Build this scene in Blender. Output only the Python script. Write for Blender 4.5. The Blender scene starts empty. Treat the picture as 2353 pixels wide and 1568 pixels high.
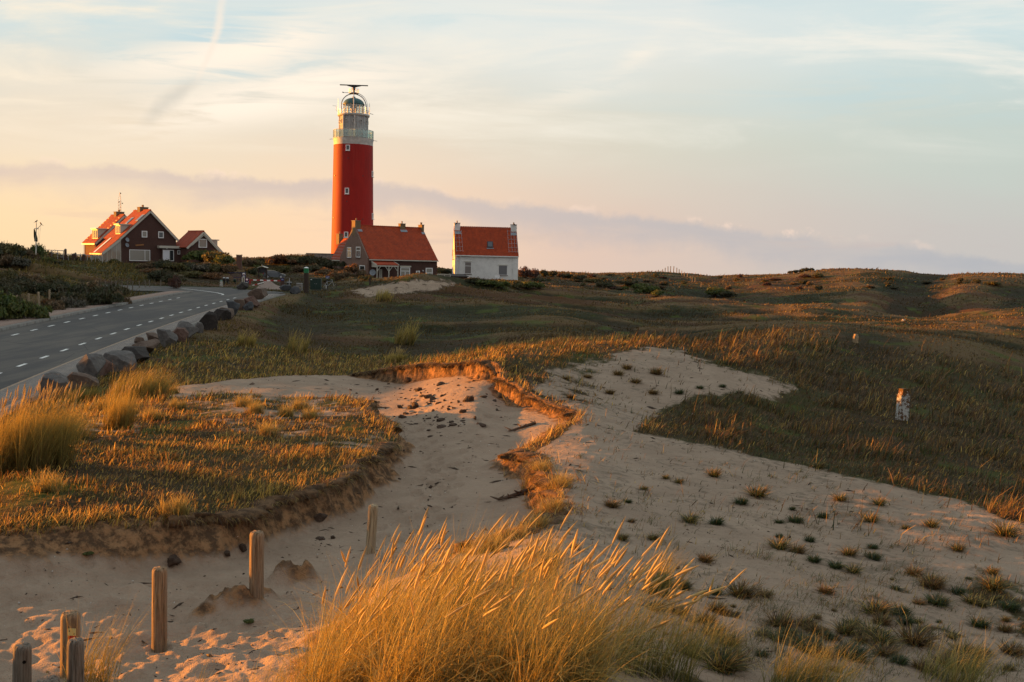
import bpy, math, random
import numpy as np
from mathutils import Vector, Matrix, Euler

random.seed(7)
RNG = np.random.default_rng(11)
SC = bpy.context.scene
COL = SC.collection
R = math.radians

# ------------------------------------------------------------------ camera
F_PX, CX, CY = 2288.0, 1176.5, 784.0          # focal length and centre of a 2353 x 1568 frame
PITCH, ROLL = math.atan(184 / F_PX), R(1.3)
CAM_ROT = np.array(Matrix.Rotation(R(90) - PITCH, 3, 'X') @ Matrix.Rotation(ROLL, 3, 'Z'))
cam_data = bpy.data.cameras.new("camera")
cam = bpy.data.objects.new("camera", cam_data)
COL.objects.link(cam)
cam.rotation_euler = Matrix(CAM_ROT.tolist()).to_euler()
cam_data.sensor_width = 36.0
cam_data.lens = 36.0 * F_PX / 2353.0
cam_data.clip_start = 0.1
cam_data.clip_end = 20000.0
SC.camera = cam
SC.render.resolution_x, SC.render.resolution_y = 1024, 682


def ray(px, py):
    d = CAM_ROT @ np.array([(px - CX) / F_PX, -(py - CY) / F_PX, -1.0])
    return d / d[1]


def P(px, py, Y=None, z=None):
    """Point of the place seen at (px, py) at depth Y metres (or at height z)."""
    r = ray(px, py)
    if Y is None:
        Y = z / r[2]
    return r * Y


def proj(X, Y, Z):
    p = np.stack([np.asarray(X, float), np.asarray(Y, float), np.asarray(Z, float)], -1) @ CAM_ROT
    w = np.maximum(-p[..., 2], 1e-6)
    return CX + F_PX * p[..., 0] / w, CY - F_PX * p[..., 1] / w


# ------------------------------------------------------------------ sun and sky
SUN_AZ, SUN_EL = R(21.0), R(4.3)               # azimuth counted from the left (-X) towards the far side (+Y)
S_DIR = Vector((-math.cos(SUN_AZ) * math.cos(SUN_EL), math.sin(SUN_AZ) * math.cos(SUN_EL), math.sin(SUN_EL)))
sun_data = bpy.data.lights.new("sun", 'SUN')
sun_data.energy = 5.0
sun_data.color = (1.0, 0.35, 0.036)
sun_data.angle = R(0.5)
sun = bpy.data.objects.new("sun", sun_data)
sun.rotation_euler = S_DIR.to_track_quat('Z', 'Y').to_euler()
COL.objects.link(sun)

SC.view_settings.view_transform = 'Standard'
SC.view_settings.look = 'None'
SC.view_settings.exposure = 1.65
SC.view_settings.gamma = 1.0
SC.view_settings.use_curve_mapping = False
SC.cycles.max_bounces = 6
SC.cycles.transparent_max_bounces = 8

world = bpy.data.worlds.new("World")
SC.world = world
world.use_nodes = True


class NT:
    """Small helper to write node trees as expressions."""

    def __init__(self, tree):
        self.t = tree
        self.n = tree.nodes
        self.l = tree.links

    def node(self, kind, **kw):
        nd = self.n.new(kind)
        for k, v in kw.items():
            setattr(nd, k, v)
        return nd

    def put(self, sock, v):
        if isinstance(v, bpy.types.NodeSocket):
            self.l.new(v, sock)
        elif v is not None:
            if hasattr(sock, 'default_value'):
                try:
                    n = len(sock.default_value)
                    v = tuple(v) if hasattr(v, '__len__') else (v,) * n
                    if n == 4 and len(v) == 3:
                        v = v + (1.0,)
                except TypeError:
                    pass
                sock.default_value = v

    def math(self, op, a, b=None, c=None, clamp=False):
        nd = self.node('ShaderNodeMath', operation=op, use_clamp=clamp)
        for i, v in enumerate((a, b, c)):
            if v is not None:
                self.put(nd.inputs[i], v)
        return nd.outputs[0]

    def add(self, a, b): return self.math('ADD', a, b)
    def sub(self, a, b): return self.math('SUBTRACT', a, b)
    def mul(self, a, b): return self.math('MULTIPLY', a, b)

    def smooth(self, x, a, b, lo=0.0, hi=1.0):
        nd = self.node('ShaderNodeMapRange', interpolation_type='SMOOTHSTEP')
        self.put(nd.inputs[0], x)
        for i, v in enumerate((a, b, lo, hi)):
            self.put(nd.inputs[i + 1], v)
        return nd.outputs[0]

    def lin(self, x, a, b, lo=0.0, hi=1.0):
        nd = self.node('ShaderNodeMapRange')
        self.put(nd.inputs[0], x)
        for i, v in enumerate((a, b, lo, hi)):
            self.put(nd.inputs[i + 1], v)
        return nd.outputs[0]

    def vec(self, x, y, z=0.0):
        nd = self.node('ShaderNodeCombineXYZ')
        for i, v in enumerate((x, y, z)):
            self.put(nd.inputs[i], v)
        return nd.outputs[0]

    def xyz(self, v):
        nd = self.node('ShaderNodeSeparateXYZ')
        self.put(nd.inputs[0], v)
        return nd.outputs[0], nd.outputs[1], nd.outputs[2]

    def mapping(self, v, loc=(0, 0, 0), rot=(0, 0, 0), scale=(1, 1, 1)):
        nd = self.node('ShaderNodeMapping')
        self.put(nd.inputs['Vector'], v)
        self.put(nd.inputs['Location'], loc)
        self.put(nd.inputs['Rotation'], rot)
        self.put(nd.inputs['Scale'], scale)
        return nd.outputs[0]

    def noise(self, v, scale=1.0, detail=4.0, rough=0.55, dist=0.0, out=0):
        nd = self.node('ShaderNodeTexNoise')
        if v is not None:
            self.put(nd.inputs['Vector'], v)
        self.put(nd.inputs['Scale'], scale)
        self.put(nd.inputs['Detail'], detail)
        self.put(nd.inputs['Roughness'], rough)
        self.put(nd.inputs['Distortion'], dist)
        return nd.outputs[out]

    def voronoi(self, v, scale=1.0, feature='F1', out=0, rand=1.0):
        nd = self.node('ShaderNodeTexVoronoi', feature=feature)
        if v is not None:
            self.put(nd.inputs['Vector'], v)
        self.put(nd.inputs['Scale'], scale)
        self.put(nd.inputs['Randomness'], rand)
        return nd.outputs[out]

    def mix(self, f, a, b, mode='MIX'):
        nd = self.node('ShaderNodeMix', data_type='RGBA', blend_type=mode)
        self.put(nd.inputs[0], f)
        self.put(nd.inputs[6], a)
        self.put(nd.inputs[7], b)
        return nd.outputs[2]

    def ramp(self, f, stops):
        nd = self.node('ShaderNodeValToRGB')
        el = nd.color_ramp.elements
        while len(el) > 1:
            el.remove(el[-1])
        for i, (p, c) in enumerate(stops):
            e = el[0] if i == 0 else el.new(p)
            e.position = p
            e.color = tuple(c) + (1.0,) if len(c) == 3 else c
        self.put(nd.inputs[0], f)
        return nd.outputs[0]


def build_sky():
    w = NT(world.node_tree)
    w.n.clear()
    out = w.node('ShaderNodeOutputWorld')
    bg = w.node('ShaderNodeBackground')
    w.l.new(bg.outputs[0], out.inputs[0])
    sky = w.node('ShaderNodeTexSky', sky_type='NISHITA')
    sky.sun_disc = False
    sky.sun_elevation = SUN_EL
    sky.sun_rotation = -(R(90) - SUN_AZ)
    sky.air_density, sky.dust_density, sky.ozone_density = 1.0, 1.0, 1.0
    sky_col = w.mix(1.0, sky.outputs[0], (0.10, 0.10, 0.10, 1), 'MULTIPLY')
    tc = w.node('ShaderNodeTexCoord')
    x, y, z = w.xyz(tc.outputs['Generated'])
    ysafe = w.math('MAXIMUM', y, 0.12)
    u = w.math('DIVIDE', x, ysafe)                      # tangent of the bearing, 0 = straight on
    v = w.math('DIVIDE', z, ysafe)                      # tangent of the height above the horizon
    uc = w.math('MINIMUM', w.math('MAXIMUM', u, -2.5), 2.5)
    vc = w.math('MINIMUM', v, 3.0)
    uv = w.vec(uc, vc, 0.0)
    # thin high overcast: warm and glowing low down towards the sun, pale blue-green higher up and to the right
    lr = w.smooth(uc, -0.62, 0.55)
    low = w.ramp(lr, [(0.0, (1.02, 0.74, 0.44)), (0.35, (1.0, 0.71, 0.49)), (0.62, (0.80, 0.60, 0.49)), (1.0, (0.58, 0.56, 0.54))])
    mid = w.ramp(lr, [(0.0, (0.90, 0.75, 0.58)), (0.4, (0.84, 0.73, 0.59)), (0.7, (0.72, 0.69, 0.58)), (1.0, (0.57, 0.64, 0.59))])
    high = w.ramp(lr, [(0.0, (0.66, 0.75, 0.74)), (0.45, (0.80, 0.83, 0.79)), (0.75, (0.79, 0.82, 0.79)), (1.0, (0.63, 0.76, 0.77))])
    wob = w.mul(w.sub(w.noise(w.mapping(uv, scale=(1.2, 4.0, 1)), 2.0, 4), 0.5), 0.10)
    vv = w.add(vc, wob)
    c = w.mix(w.smooth(vv, 0.02, 0.14), low, mid)
    c = w.mix(w.smooth(vv, 0.11, 0.24), c, high)
    # clear sky higher up and behind
    c = w.mix(w.smooth(vc, 0.45, 2.0, 0.0, 0.75), c, (0.46, 0.56, 0.66, 1))
    # streaks of cirrus, climbing to the right
    st = w.mapping(uv, loc=(0.3, 0.1, 0), rot=(0, 0, R(-16)), scale=(1.3, 8.5, 1))
    n1 = w.noise(st, 2.6, 7, 0.6, 0.6)
    n2 = w.noise(w.mapping(uv, loc=(4, 1, 0), rot=(0, 0, R(-10)), scale=(0.9, 3.5, 1)), 2.2, 4, 0.5, 0.4)
    fade = w.smooth(vc, 0.075, 0.16)
    streak = w.mul(w.mul(w.smooth(n1, 0.45, 0.72), fade), w.smooth(n2, 0.34, 0.58))
    warm = w.mix(w.smooth(uc, -0.5, 0.3), (1.06, 0.90, 0.70, 1), (0.93, 0.89, 0.80, 1))
    c = w.mix(w.mul(streak, 0.9), c, warm)
    gap = w.mul(w.mul(w.smooth(n1, 0.52, 0.34), w.smooth(vc, 0.12, 0.20)), w.smooth(n2, 0.62, 0.36))
    c = w.mix(w.mul(gap, 0.75), c, (0.50, 0.70, 0.76, 1))

    def blob(cu, cv, ang, ru, rv, tex, lo=0.35, hi=0.75):
        m = w.mapping(w.vec(w.sub(uc, cu), w.sub(vc, cv), 0.0), rot=(0, 0, -ang), scale=(1, 1, 1))
        a, b, _ = w.xyz(m)
        q = w.add(w.math('POWER', w.math('DIVIDE', a, ru), 2.0), w.math('POWER', w.math('DIVIDE', b, rv), 2.0))
        e = w.math('EXPONENT', w.mul(q, -1.0))
        return w.mul(e, w.smooth(tex, lo, hi))

    fine = w.noise(w.mapping(uv, rot=(0, 0, R(-14)), scale=(3.0, 26.0, 1)), 2.2, 7, 0.62, 0.8)
    for cu, cv, ang, ru, rv, k in ((-0.252, 0.206, 14, 0.075, 0.016, 1.0), (-0.315, 0.192, 9, 0.11, 0.019, 0.8),
                                   (-0.205, 0.168, 12, 0.095, 0.020, 1.0), (-0.27, 0.150, 11, 0.12, 0.020, 0.95),
                                   (0.12, 0.205, 38, 0.028, 0.010, 0.45), (0.055, 0.165, 16, 0.07, 0.012, 0.35)):
        c = w.mix(w.mul(blob(cu, cv, R(ang), ru, rv, fine, 0.30, 0.56), k), c, (1.08, 0.94, 0.78, 1))
    c = w.mix(w.mul(blob(-0.29, 0.222, R(15), 0.075, 0.017, fine, 0.62, 0.35), 0.8), c, (0.52, 0.70, 0.76, 1))
    c = w.mix(w.mul(blob(-0.26, 0.182, R(10), 0.09, 0.010, fine, 0.62, 0.35), 0.7), c, (0.56, 0.70, 0.73, 1))
    # old contrail blown into a curl
    cn = w.sub(w.noise(uv, 26.0, 4, 0.6), 0.5)
    cn2 = w.sub(w.noise(uv, 9.0, 2, 0.5), 0.5)
    up = w.sub(vc, 0.162)
    line = w.add(w.add(-0.326, w.mul(up, 0.42)), w.mul(w.math('SINE', w.mul(up, 42.0)), 0.006))
    d = w.math('ABSOLUTE', w.sub(uc, w.add(line, w.add(w.mul(cn, 0.010), w.mul(cn2, 0.014)))))
    trail = w.mul(w.smooth(d, 0.0065, 0.0), w.mul(w.smooth(vc, 0.158, 0.19), w.smooth(vc, 0.275, 0.22, 0.25, 0.9)))
    c = w.mix(w.mul(trail, 0.8), c, (1.0, 0.86, 0.72, 1))
    line2 = w.add(-0.345, w.mul(w.sub(vc, 0.15), 0.95))
    d2 = w.math('ABSOLUTE', w.sub(uc, w.add(line2, w.mul(cn, 0.02))))
    smudge = w.mul(w.smooth(d2, 0.018, 0.0), w.mul(w.smooth(vc, 0.115, 0.145), w.smooth(vc, 0.178, 0.160)))
    c = w.mix(w.mul(smudge, 0.42), c, (0.55, 0.53, 0.48, 1))
    # long low bank of mauve cloud, sinking to the right
    edge = w.noise(w.mapping(uv, scale=(1, 1.2, 1)), 9.0, 7, 0.62)
    puff = w.noise(uv, 30.0, 5, 0.6)
    top = w.sub(w.sub(0.0775, w.mul(w.add(uc, 0.3), 0.025)), w.mul(w.math('MAXIMUM', w.add(uc, 0.2), 0.0), 0.068))
    rel = w.sub(w.sub(vc, top), w.add(w.mul(w.sub(edge, 0.5), 0.046), w.mul(w.sub(puff, 0.5), 0.012)))
    bank = w.mul(w.smooth(rel, 0.006, -0.004), w.smooth(rel, w.add(-0.040, w.mul(w.sub(edge, 0.5), 0.05)), -0.006))
    bank_col = w.mix(lr, (0.68, 0.54, 0.50, 1), (0.46, 0.48, 0.52, 1))
    brk = w.smooth(w.noise(w.mapping(uv, loc=(3, 2, 0), scale=(1.0, 5.0, 1)), 3.2, 5, 0.6), 0.30, 0.56, 0.35, 1.0)
    c = w.mix(w.mul(w.mul(bank, brk), w.lin(uc, -0.5, 0.5, 0.66, 0.86)), c, bank_col)
    rimb = w.mul(w.mul(w.smooth(rel, 0.010, 0.004), w.smooth(rel, -0.003, 0.004)), w.smooth(puff, 0.48, 0.60))
    rimb = w.mul(rimb, w.smooth(w.noise(w.mapping(uv, loc=(7, 0, 0), scale=(1, 0, 1)), 6.0, 2), 0.46, 0.56))
    c = w.mix(w.mul(rimb, 0.5), c, (1.0, 0.76, 0.62, 1))
    rel2 = w.sub(w.noise(w.mapping(uv, loc=(2, 5, 0), scale=(2.2, 16, 1)), 2.0, 5, 0.55), 0.5)
    lowb = w.mul(w.smooth(rel2, 0.03, 0.18), w.mul(w.smooth(vc, 0.055, 0.035), w.smooth(vc, 0.004, 0.014)))
    c = w.mix(w.mul(lowb, 0.6), c, w.mix(lr, (0.86, 0.62, 0.44, 1), (0.58, 0.50, 0.49, 1)))
    # the eastern half behind the viewer is greyer
    c = w.mix(w.smooth(y, 0.12, -0.6), c, (0.56, 0.55, 0.55, 1))
    c = w.mix(0.90, sky_col, c)
    w.put(bg.inputs[0], c)
    w.put(bg.inputs[1], 0.342)


build_sky()

# ------------------------------------------------------------------ naming and mesh helpers
def tag(o, label=None, cat=None, group=None, kind=None):
    if label: o['label'] = label
    if cat: o['category'] = cat
    if group: o['group'] = group
    if kind: o['kind'] = kind
    return o


def empty(name, loc=(0, 0, 0), rz=0.0, label=None, cat=None, group=None):
    o = bpy.data.objects.new(name, None)
    o.empty_display_size = 0.2
    o.location = loc
    o.rotation_euler = (0, 0, rz)
    COL.objects.link(o)
    return tag(o, label, cat, group)


def link_mesh(name, me, mat=None, parent=None, smooth=False):
    if mat is not None:
        for m in (mat if isinstance(mat, (list, tuple)) else (mat,)):
            me.materials.append(m)
    o = bpy.data.objects.new(name, me)
    COL.objects.link(o)
    if parent is not None:
        o.parent = parent
    if smooth:
        me.polygons.foreach_set('use_smooth', np.ones(len(me.polygons), dtype=bool))
    return o


def copy_tree(o, parent=None):
    c = o.copy()
    COL.objects.link(c)
    c.parent = parent
    for ch in list(o.children):
        copy_tree(ch, c)
    return c


def np_mesh(name, verts, quads=None, tris=None, attrs=None):
    """Mesh from numpy arrays; attrs: name -> (N,3) colour or (N,) float, per vertex."""
    me = bpy.data.meshes.new(name)
    verts = np.asarray(verts, np.float32)
    me.vertices.add(len(verts))
    me.vertices.foreach_set('co', verts.ravel())
    idx, start, pos = [], [], 0
    for arr, k in ((quads, 4), (tris, 3)):
        if arr is None or len(arr) == 0:
            continue
        arr = np.asarray(arr, np.int32)
        idx.append(arr.ravel())
        start.append(pos + np.arange(len(arr), dtype=np.int32) * k)
        pos += arr.size
    idx = np.concatenate(idx)
    start = np.concatenate(start)
    me.loops.add(len(idx))
    me.loops.foreach_set('vertex_index', idx)
    me.polygons.add(len(start))
    me.polygons.foreach_set('loop_start', start)
    for k, a in (attrs or {}).items():
        a = np.asarray(a, np.float32)
        if a.ndim == 2:
            at = me.attributes.new(k, 'FLOAT_COLOR', 'POINT')
            at.data.foreach_set('color', np.concatenate([a, np.ones((len(a), 1), np.float32)], 1).ravel())
        else:
            at = me.attributes.new(k, 'FLOAT', 'POINT')
            at.data.foreach_set('value', a)
    me.update(calc_edges=True)
    return me


class MB:
    """Collects boxes, prisms, tubes and lathes; build() links them as ONE mesh object."""

    def __init__(self, M=None):
        self.v, self.f, self.M = [], [], M

    def _add(self, vs, fs):
        b = len(self.v)
        self.v += [tuple(p) for p in vs]
        self.f += [tuple(b + i for i in f) for f in fs]
        return self

    def box(self, c, s, rz=0.0, bev=0.0):
        x, y, z = (k / 2 for k in s)
        pts = [Vector((i * x, j * y, k * z)) for i in (-1, 1) for j in (-1, 1) for k in (-1, 1)]
        m = Matrix.Rotation(rz, 3, 'Z')
        return self._add([m @ p + Vector(c) for p in pts],
                         [(0, 1, 3, 2), (4, 6, 7, 5), (0, 4, 5, 1), (2, 3, 7, 6), (0, 2, 6, 4), (1, 5, 7, 3)])

    def bar(self, a, b, w, h, up=(0, 0, 1)):
        a, b, up = Vector(a), Vector(b), Vector(up)
        d = (b - a).normalized()
        s = d.cross(up)
        if s.length < 1e-5:
            s = d.cross(Vector((1, 0, 0)))
        s.normalize()
        t = s.cross(d).normalized()
        vs = [p + s * (i * w / 2) + t * (j * h / 2) for p in (a, b) for i, j in ((-1, -1), (1, -1), (1, 1), (-1, 1))]
        return self._add(vs, [(3, 2, 1, 0), (4, 5, 6, 7), (0, 1, 5, 4), (1, 2, 6, 5), (2, 3, 7, 6), (3, 0, 4, 7)])

    def tube(self, pts, r, n=8, cap=True):
        pts = [Vector(p) for p in pts]
        rs = list(r) if hasattr(r, '__len__') else [r] * len(pts)
        rings = []
        ref = None
        for i, p in enumerate(pts):
            d = (pts[min(i + 1, len(pts) - 1)] - pts[max(i - 1, 0)]).normalized()
            if ref is None:
                ref = d.orthogonal().normalized()
            s = (ref - d * ref.dot(d))
            s = s.normalized() if s.length > 1e-6 else d.orthogonal().normalized()
            ref = s
            t = d.cross(s)
            rings.append([p + (s * math.cos(2 * math.pi * k / n) + t * math.sin(2 * math.pi * k / n)) * rs[i] for k in range(n)])
        vs = [q for rg in rings for q in rg]
        fs = [(i * n + k, i * n + (k + 1) % n, (i + 1) * n + (k + 1) % n, (i + 1) * n + k)
              for i in range(len(pts) - 1) for k in range(n)]
        if cap:
            fs += [tuple(range(n - 1, -1, -1)), tuple((len(pts) - 1) * n + k for k in range(n))]
        return self._add(vs, fs)

    def lathe(self, prof, n=32, c=(0, 0, 0), a0=0.0, a1=2 * math.pi, cap=True):
        full = abs(a1 - a0 - 2 * math.pi) < 1e-6
        m = n if full else n + 1
        vs, fs = [], []
        for r_, z in prof:
            for k in range(m):
                a = a0 + (a1 - a0) * k / n
                vs.append((c[0] + r_ * math.cos(a), c[1] + r_ * math.sin(a), c[2] + z))
        for i in range(len(prof) - 1):
            for k in range(n):
                k2 = (k + 1) % m
                fs.append((i * m + k, i * m + k2, (i + 1) * m + k2, (i + 1) * m + k))
        if cap and full:
            if prof[0][0] > 1e-5: fs.append(tuple(range(n - 1, -1, -1)))
            if prof[-1][0] > 1e-5: fs.append(tuple((len(prof) - 1) * m + k for k in range(n)))
        return self._add(vs, fs)

    def poly(self, pts):
        return self._add(pts, [tuple(range(len(pts)))])

    def slab(self, pts, n, t):
        """A flat polygon given thickness t along n."""
        n = Vector(n).normalized() * t
        k = len(pts)
        vs = [Vector(p) for p in pts] + [Vector(p) + n for p in pts]
        fs = [tuple(range(k - 1, -1, -1)), tuple(range(k, 2 * k))] + [(i, (i + 1) % k, k + (i + 1) % k, k + i) for i in range(k)]
        return self._add(vs, fs)

    def build(self, name, mat, parent=None, smooth=False):
        me = bpy.data.meshes.new(name)
        me.from_pydata(self.v, [], self.f)
        me.update()
        o = link_mesh(name, me, mat, parent)
        if smooth:
            me.polygons.foreach_set('use_smooth', np.ones(len(me.polygons), dtype=bool))
            md = None
            try:
                me.set_sharp_from_angle(angle=R(40))
            except Exception:
                pass
        return o


# ------------------------------------------------------------------ numpy noise
def _hash(ix, iy, seed):
    h = (ix.astype(np.int64) * 374761393 + iy.astype(np.int64) * 668265263 + seed * 1442695041) & 0xFFFFFFFF
    h = ((h ^ (h >> 13)) * 1274126177) & 0xFFFFFFFF
    h = (h ^ (h >> 16)) & 0xFFFFFFFF
    return h.astype(np.float64) / 4294967295.0


def vnoise(x, y, seed=0):
    ix, iy = np.floor(x), np.floor(y)
    fx, fy = x - ix, y - iy
    out = 0
    a = []
    for dx, dy in ((0, 0), (1, 0), (0, 1), (1, 1)):
        g = _hash(ix + dx, iy + dy, seed) * 2 * math.pi
        a.append(np.cos(g) * (fx - dx) + np.sin(g) * (fy - dy))
    u = fx * fx * fx * (fx * (fx * 6 - 15) + 10)
    v = fy * fy * fy * (fy * (fy * 6 - 15) + 10)
    return ((a[0] * (1 - u) + a[1] * u) * (1 - v) + (a[2] * (1 - u) + a[3] * u) * v) * 1.5


def fbm(x, y, scale, octaves=4, seed=0, gain=0.5):
    x, y = np.asarray(x, float) / scale, np.asarray(y, float) / scale
    s, amp, tot = 0.0, 1.0, 0.0
    for i in range(octaves):
        s = s + amp * vnoise(x, y, seed + i * 17)
        tot += amp
        amp *= gain
        x, y = x * 2.03 + 5.1, y * 2.03 - 3.7
    return s / tot


def sstep(x, a, b):
    t = np.clip((np.asarray(x, float) - a) / (b - a), 0, 1)
    return t * t * (3 - 2 * t)


def poly_sdf(X, Y, poly):
    """Signed distance to a closed polygon (negative inside) and the index position of the nearest edge."""
    poly = np.asarray(poly, float)
    n = len(poly)
    best = np.full(X.shape, 1e18)
    tpos = np.zeros(X.shape)
    inside = np.zeros(X.shape, bool)
    for i in range(n):
        x0, y0 = poly[i]
        x1, y1 = poly[(i + 1) % n]
        ex, ey = x1 - x0, y1 - y0
        t = np.clip(((X - x0) * ex + (Y - y0) * ey) / max(ex * ex + ey * ey, 1e-12), 0, 1)
        d = (X - x0 - t * ex) ** 2 + (Y - y0 - t * ey) ** 2
        m = d < best
        best = np.where(m, d, best)
        tpos = np.where(m, i + t, tpos)
        if abs(ey) > 1e-12:
            c = ((y0 > Y) != (y1 > Y)) & (X < ex * (Y - y0) / ey + x0)
            inside ^= c
    d = np.sqrt(best)
    return np.where(inside, -d, d), tpos


def in_poly(X, Y, poly, soft):
    s, _ = poly_sdf(X, Y, poly)
    return sstep(-s, -soft, soft)

# ------------------------------------------------------------------ terrain
# Heights are interpolated (thin plate spline over bearing and log distance) from points measured on the dunes, plus unseen ones added to cast shade.
ROAD_A = [(33.76, -16.89), (36.3, -17.26), (38.73, -17.58), (41.15, -17.9), (43.84, -18.32), (46.36, -18.67), (48.75, -18.98),
          (51.1, -19.26), (53.37, -19.54), (55.69, -19.82), (60.31, -20.43), (64.32, -20.83), (69.4, -21.22), (74.52, -21.68), (77.2, -21.85)]
RA = np.polyfit([a for a, b in ROAD_A], [b for a, b in ROAD_A], 2)


def road_a(Y): return np.polyval(RA, np.minimum(Y, 84.0))
def road_z(Y): return -4.4 + 0.0125 * np.asarray(Y, float)
def road_l(Y): return road_a(Y) - 5.25            # left edge of the asphalt (kerb)
def road_r(Y): return road_a(Y) + 1.30            # right edge of the asphalt


def road_far(Y):
    """left and right asphalt edges including the junction at the far end"""
    Y = np.asarray(Y, float)
    l, r = road_l(Y), road_r(Y)
    k = sstep(Y, 85.5, 90.5)
    l = l * (1 - k) + (-62.0) * k
    r = r + sstep(Y, 80, 86) * 0.6 - sstep(Y, 89, 95.5) * 6.5
    return l, r


UP, LOW = [], []


def cu(px, py, z=None, Y=None, to=None):
    p = P(px, py, Y, z)
    (UP if to is None else to).append((math.atan2(p[0], p[1]), math.hypot(p[0], p[1]), p[2]))


def cpol(th, r, z, to=None):
    (UP if to is None else to).append((R(th), r, z))


for th in (-100, -60, -25, 0, 25, 60, 100):
    cpol(th, 0.8, -1.62)
    cpol(th, 2.5, -1.75)
# near right: blown sand; hidden ridge behind the clump is raised to shade it
for a in ((1400, 1568, -2.47), (1700, 1568, -2.74), (2000, 1568, -2.98), (2353, 1568, -3.14), (1200, 1330, -2.70), (1130, 1300, -2.84), (1080, 1410, -2.56), (1500, 1420, -2.86), (2000, 1400, -3.22),
          (2353, 1400, -3.38), (1400, 1270, -3.05), (1700, 1250, -3.28), (2000, 1250, -3.42), (2353, 1270, -3.5), (1400, 1120, -3.2),
          (1700, 1110, -3.42), (2000, 1140, -3.52), (2353, 1208, -3.52), (1360, 1010, -3.2), (1500, 990, -3.36), (1700, 1035, -3.5),
          (1500, 935, -3.56), (1700, 985, -3.66), (2000, 1045, -3.86), (2353, 1150, -3.95), (2353, 1000, -4.5), (2073, 947, -3.95),
          (1800, 935, -3.82), (2200, 885, -4.2), (2353, 850, -4.25), (1600, 792, -3.15), (1750, 777, -3.05), (1880, 777, -3.15),
          (1965, 792, -3.4), (2100, 802, -3.45), (2250, 817, -3.7), (1850, 850, -3.62), (2000, 860, -3.95),
          # second sand hill
          (1500, 800, -2.85), (1400, 826, -2.93), (1600, 836, -3.08), (1800, 890, -3.5), (1500, 880, -3.28), (1350, 880, -3.2),
          (1700, 925, -3.6), (1300, 840, -2.95),
          # lip of the meadow behind the hollow: it runs from far left to near right
          (385, 902, -3.72), (480, 884, -3.78), (620, 869, -3.84), (740, 865, -3.93), (806, 863, -3.94),
          # plateau left of the hollow
          (0, 1225, -3.15), (200, 1207, -3.15), (400, 1190, -3.17), (700, 1132, -3.25), (850, 1062, -3.32), (930, 1012, -3.45),
          (200, 1100, -3.18), (450, 1080, -3.22), (650, 1050, -3.28), (100, 1000, -3.3), (400, 985, -3.42), (650, 965, -3.42),
          (850, 950, -3.30), (560, 918, -3.40), (330, 950, -3.52),
          # rim right of the hollow
          (1290, 1130, -3.08), (1285, 1215, -3.06), (1160, 1245, -3.1), (1210, 1062, -3.28), (1330, 957, -3.15), (1240, 930, -3.2), (1165, 860, -2.95), (1190, 880, -3.0),
          # mound under the big grass clump and beside the camera
          (1000, 1568, -2.55), (800, 1568, -2.85), (690, 1568, -3.3), (500, 1568, -3.5), (250, 1568, -3.5), (0, 1568, -3.55),
          # meadow
          (600, 842, -4.0), (450, 862, -3.95), (300, 900, -3.9), (640, 760, -4.35), (640, 712, -4.05), (700, 692, -3.85), (800, 800, -4.75), (560, 800, -4.0),
          (800, 742, -4.55), (800, 702, -4.1), (740, 832, -4.15)):
    cu(*a)
# middle distance
for px, py, Y in ((880, 849, 32), (940, 842, 31), (1000, 837, 29.6), (1080, 838, 27.7), (1150, 839, 26.1), (1000, 824, 36), (1250, 842, 27.2), (1000, 812, 52), (1000, 760, 68), (1000, 722, 83), (1150, 713, 86), (1000, 736, 76), (1350, 742, 74), (1350, 775, 58),
                  (1500, 778, 70), (1700, 765, 78), (1900, 762, 84), (2353, 800, 60), (2100, 790, 66), (1350, 692, 120), (1600, 692, 131), (1900, 713, 110), (2353, 719, 120),
                  (1550, 730, 96), (1250, 705, 96), (2100, 745, 95), (1600, 715, 150), (2100, 740, 150), (1900, 735, 140),
                  (1500, 682, 160), (1750, 664, 190), (2000, 694, 155), (2353, 702, 155), (1250, 628, 230), (1400, 630, 258), (1540, 628, 260),
                  (1650, 631, 262), (1850, 628, 232), (1950, 632, 260), (2020, 629, 205), (2110, 635, 215), (2250, 633, 205), (2353, 637, 200),
                  (1300, 652, 190), (1600, 655, 205), (2020, 648, 188), (2200, 664, 168), (2290, 648, 185), (2150, 650, 195),
                  (950, 650, 112), (1050, 652, 116), (870, 657, 112), (780, 668, 104), (1130, 665, 118), (1000, 690, 95), (900, 700, 90), (700, 680, 92), (1200, 690, 108),
                  (950, 668, 135), (870, 646, 160), (1000, 645, 162), (1110, 642, 180), (1190, 643, 180), (1250, 655, 165), (1300, 670, 140),
                  (600, 662, 104), (560, 655, 106), (510, 655, 106), (450, 648, 118), (600, 640, 135), (700, 660, 120), (780, 640, 140), (620, 625, 170), (545, 615, 150),
                  (700, 598, 192), (745, 597, 196), (810, 598, 200), (660, 606, 185), (560, 605, 185),
                  (450, 612, 160), (330, 612, 160), (300, 603, 178), (420, 603, 178), (500, 603, 178), (220, 603, 160), (150, 599, 150), (60, 592, 130), (-40, 570, 110),
                  (0, 590, 100), (100, 606, 118), (200, 612, 130), (0, 640, 76), (150, 640, 88), (300, 640, 110), (400, 640, 118), (420, 652, 102), (100, 690, 62), (0, 700, 56), (250, 688, 76),
                  (200, 662, 80), (330, 665, 94), (-150, 680, 60), (-150, 620, 80)):
    cu(px, py, None, Y)
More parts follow.
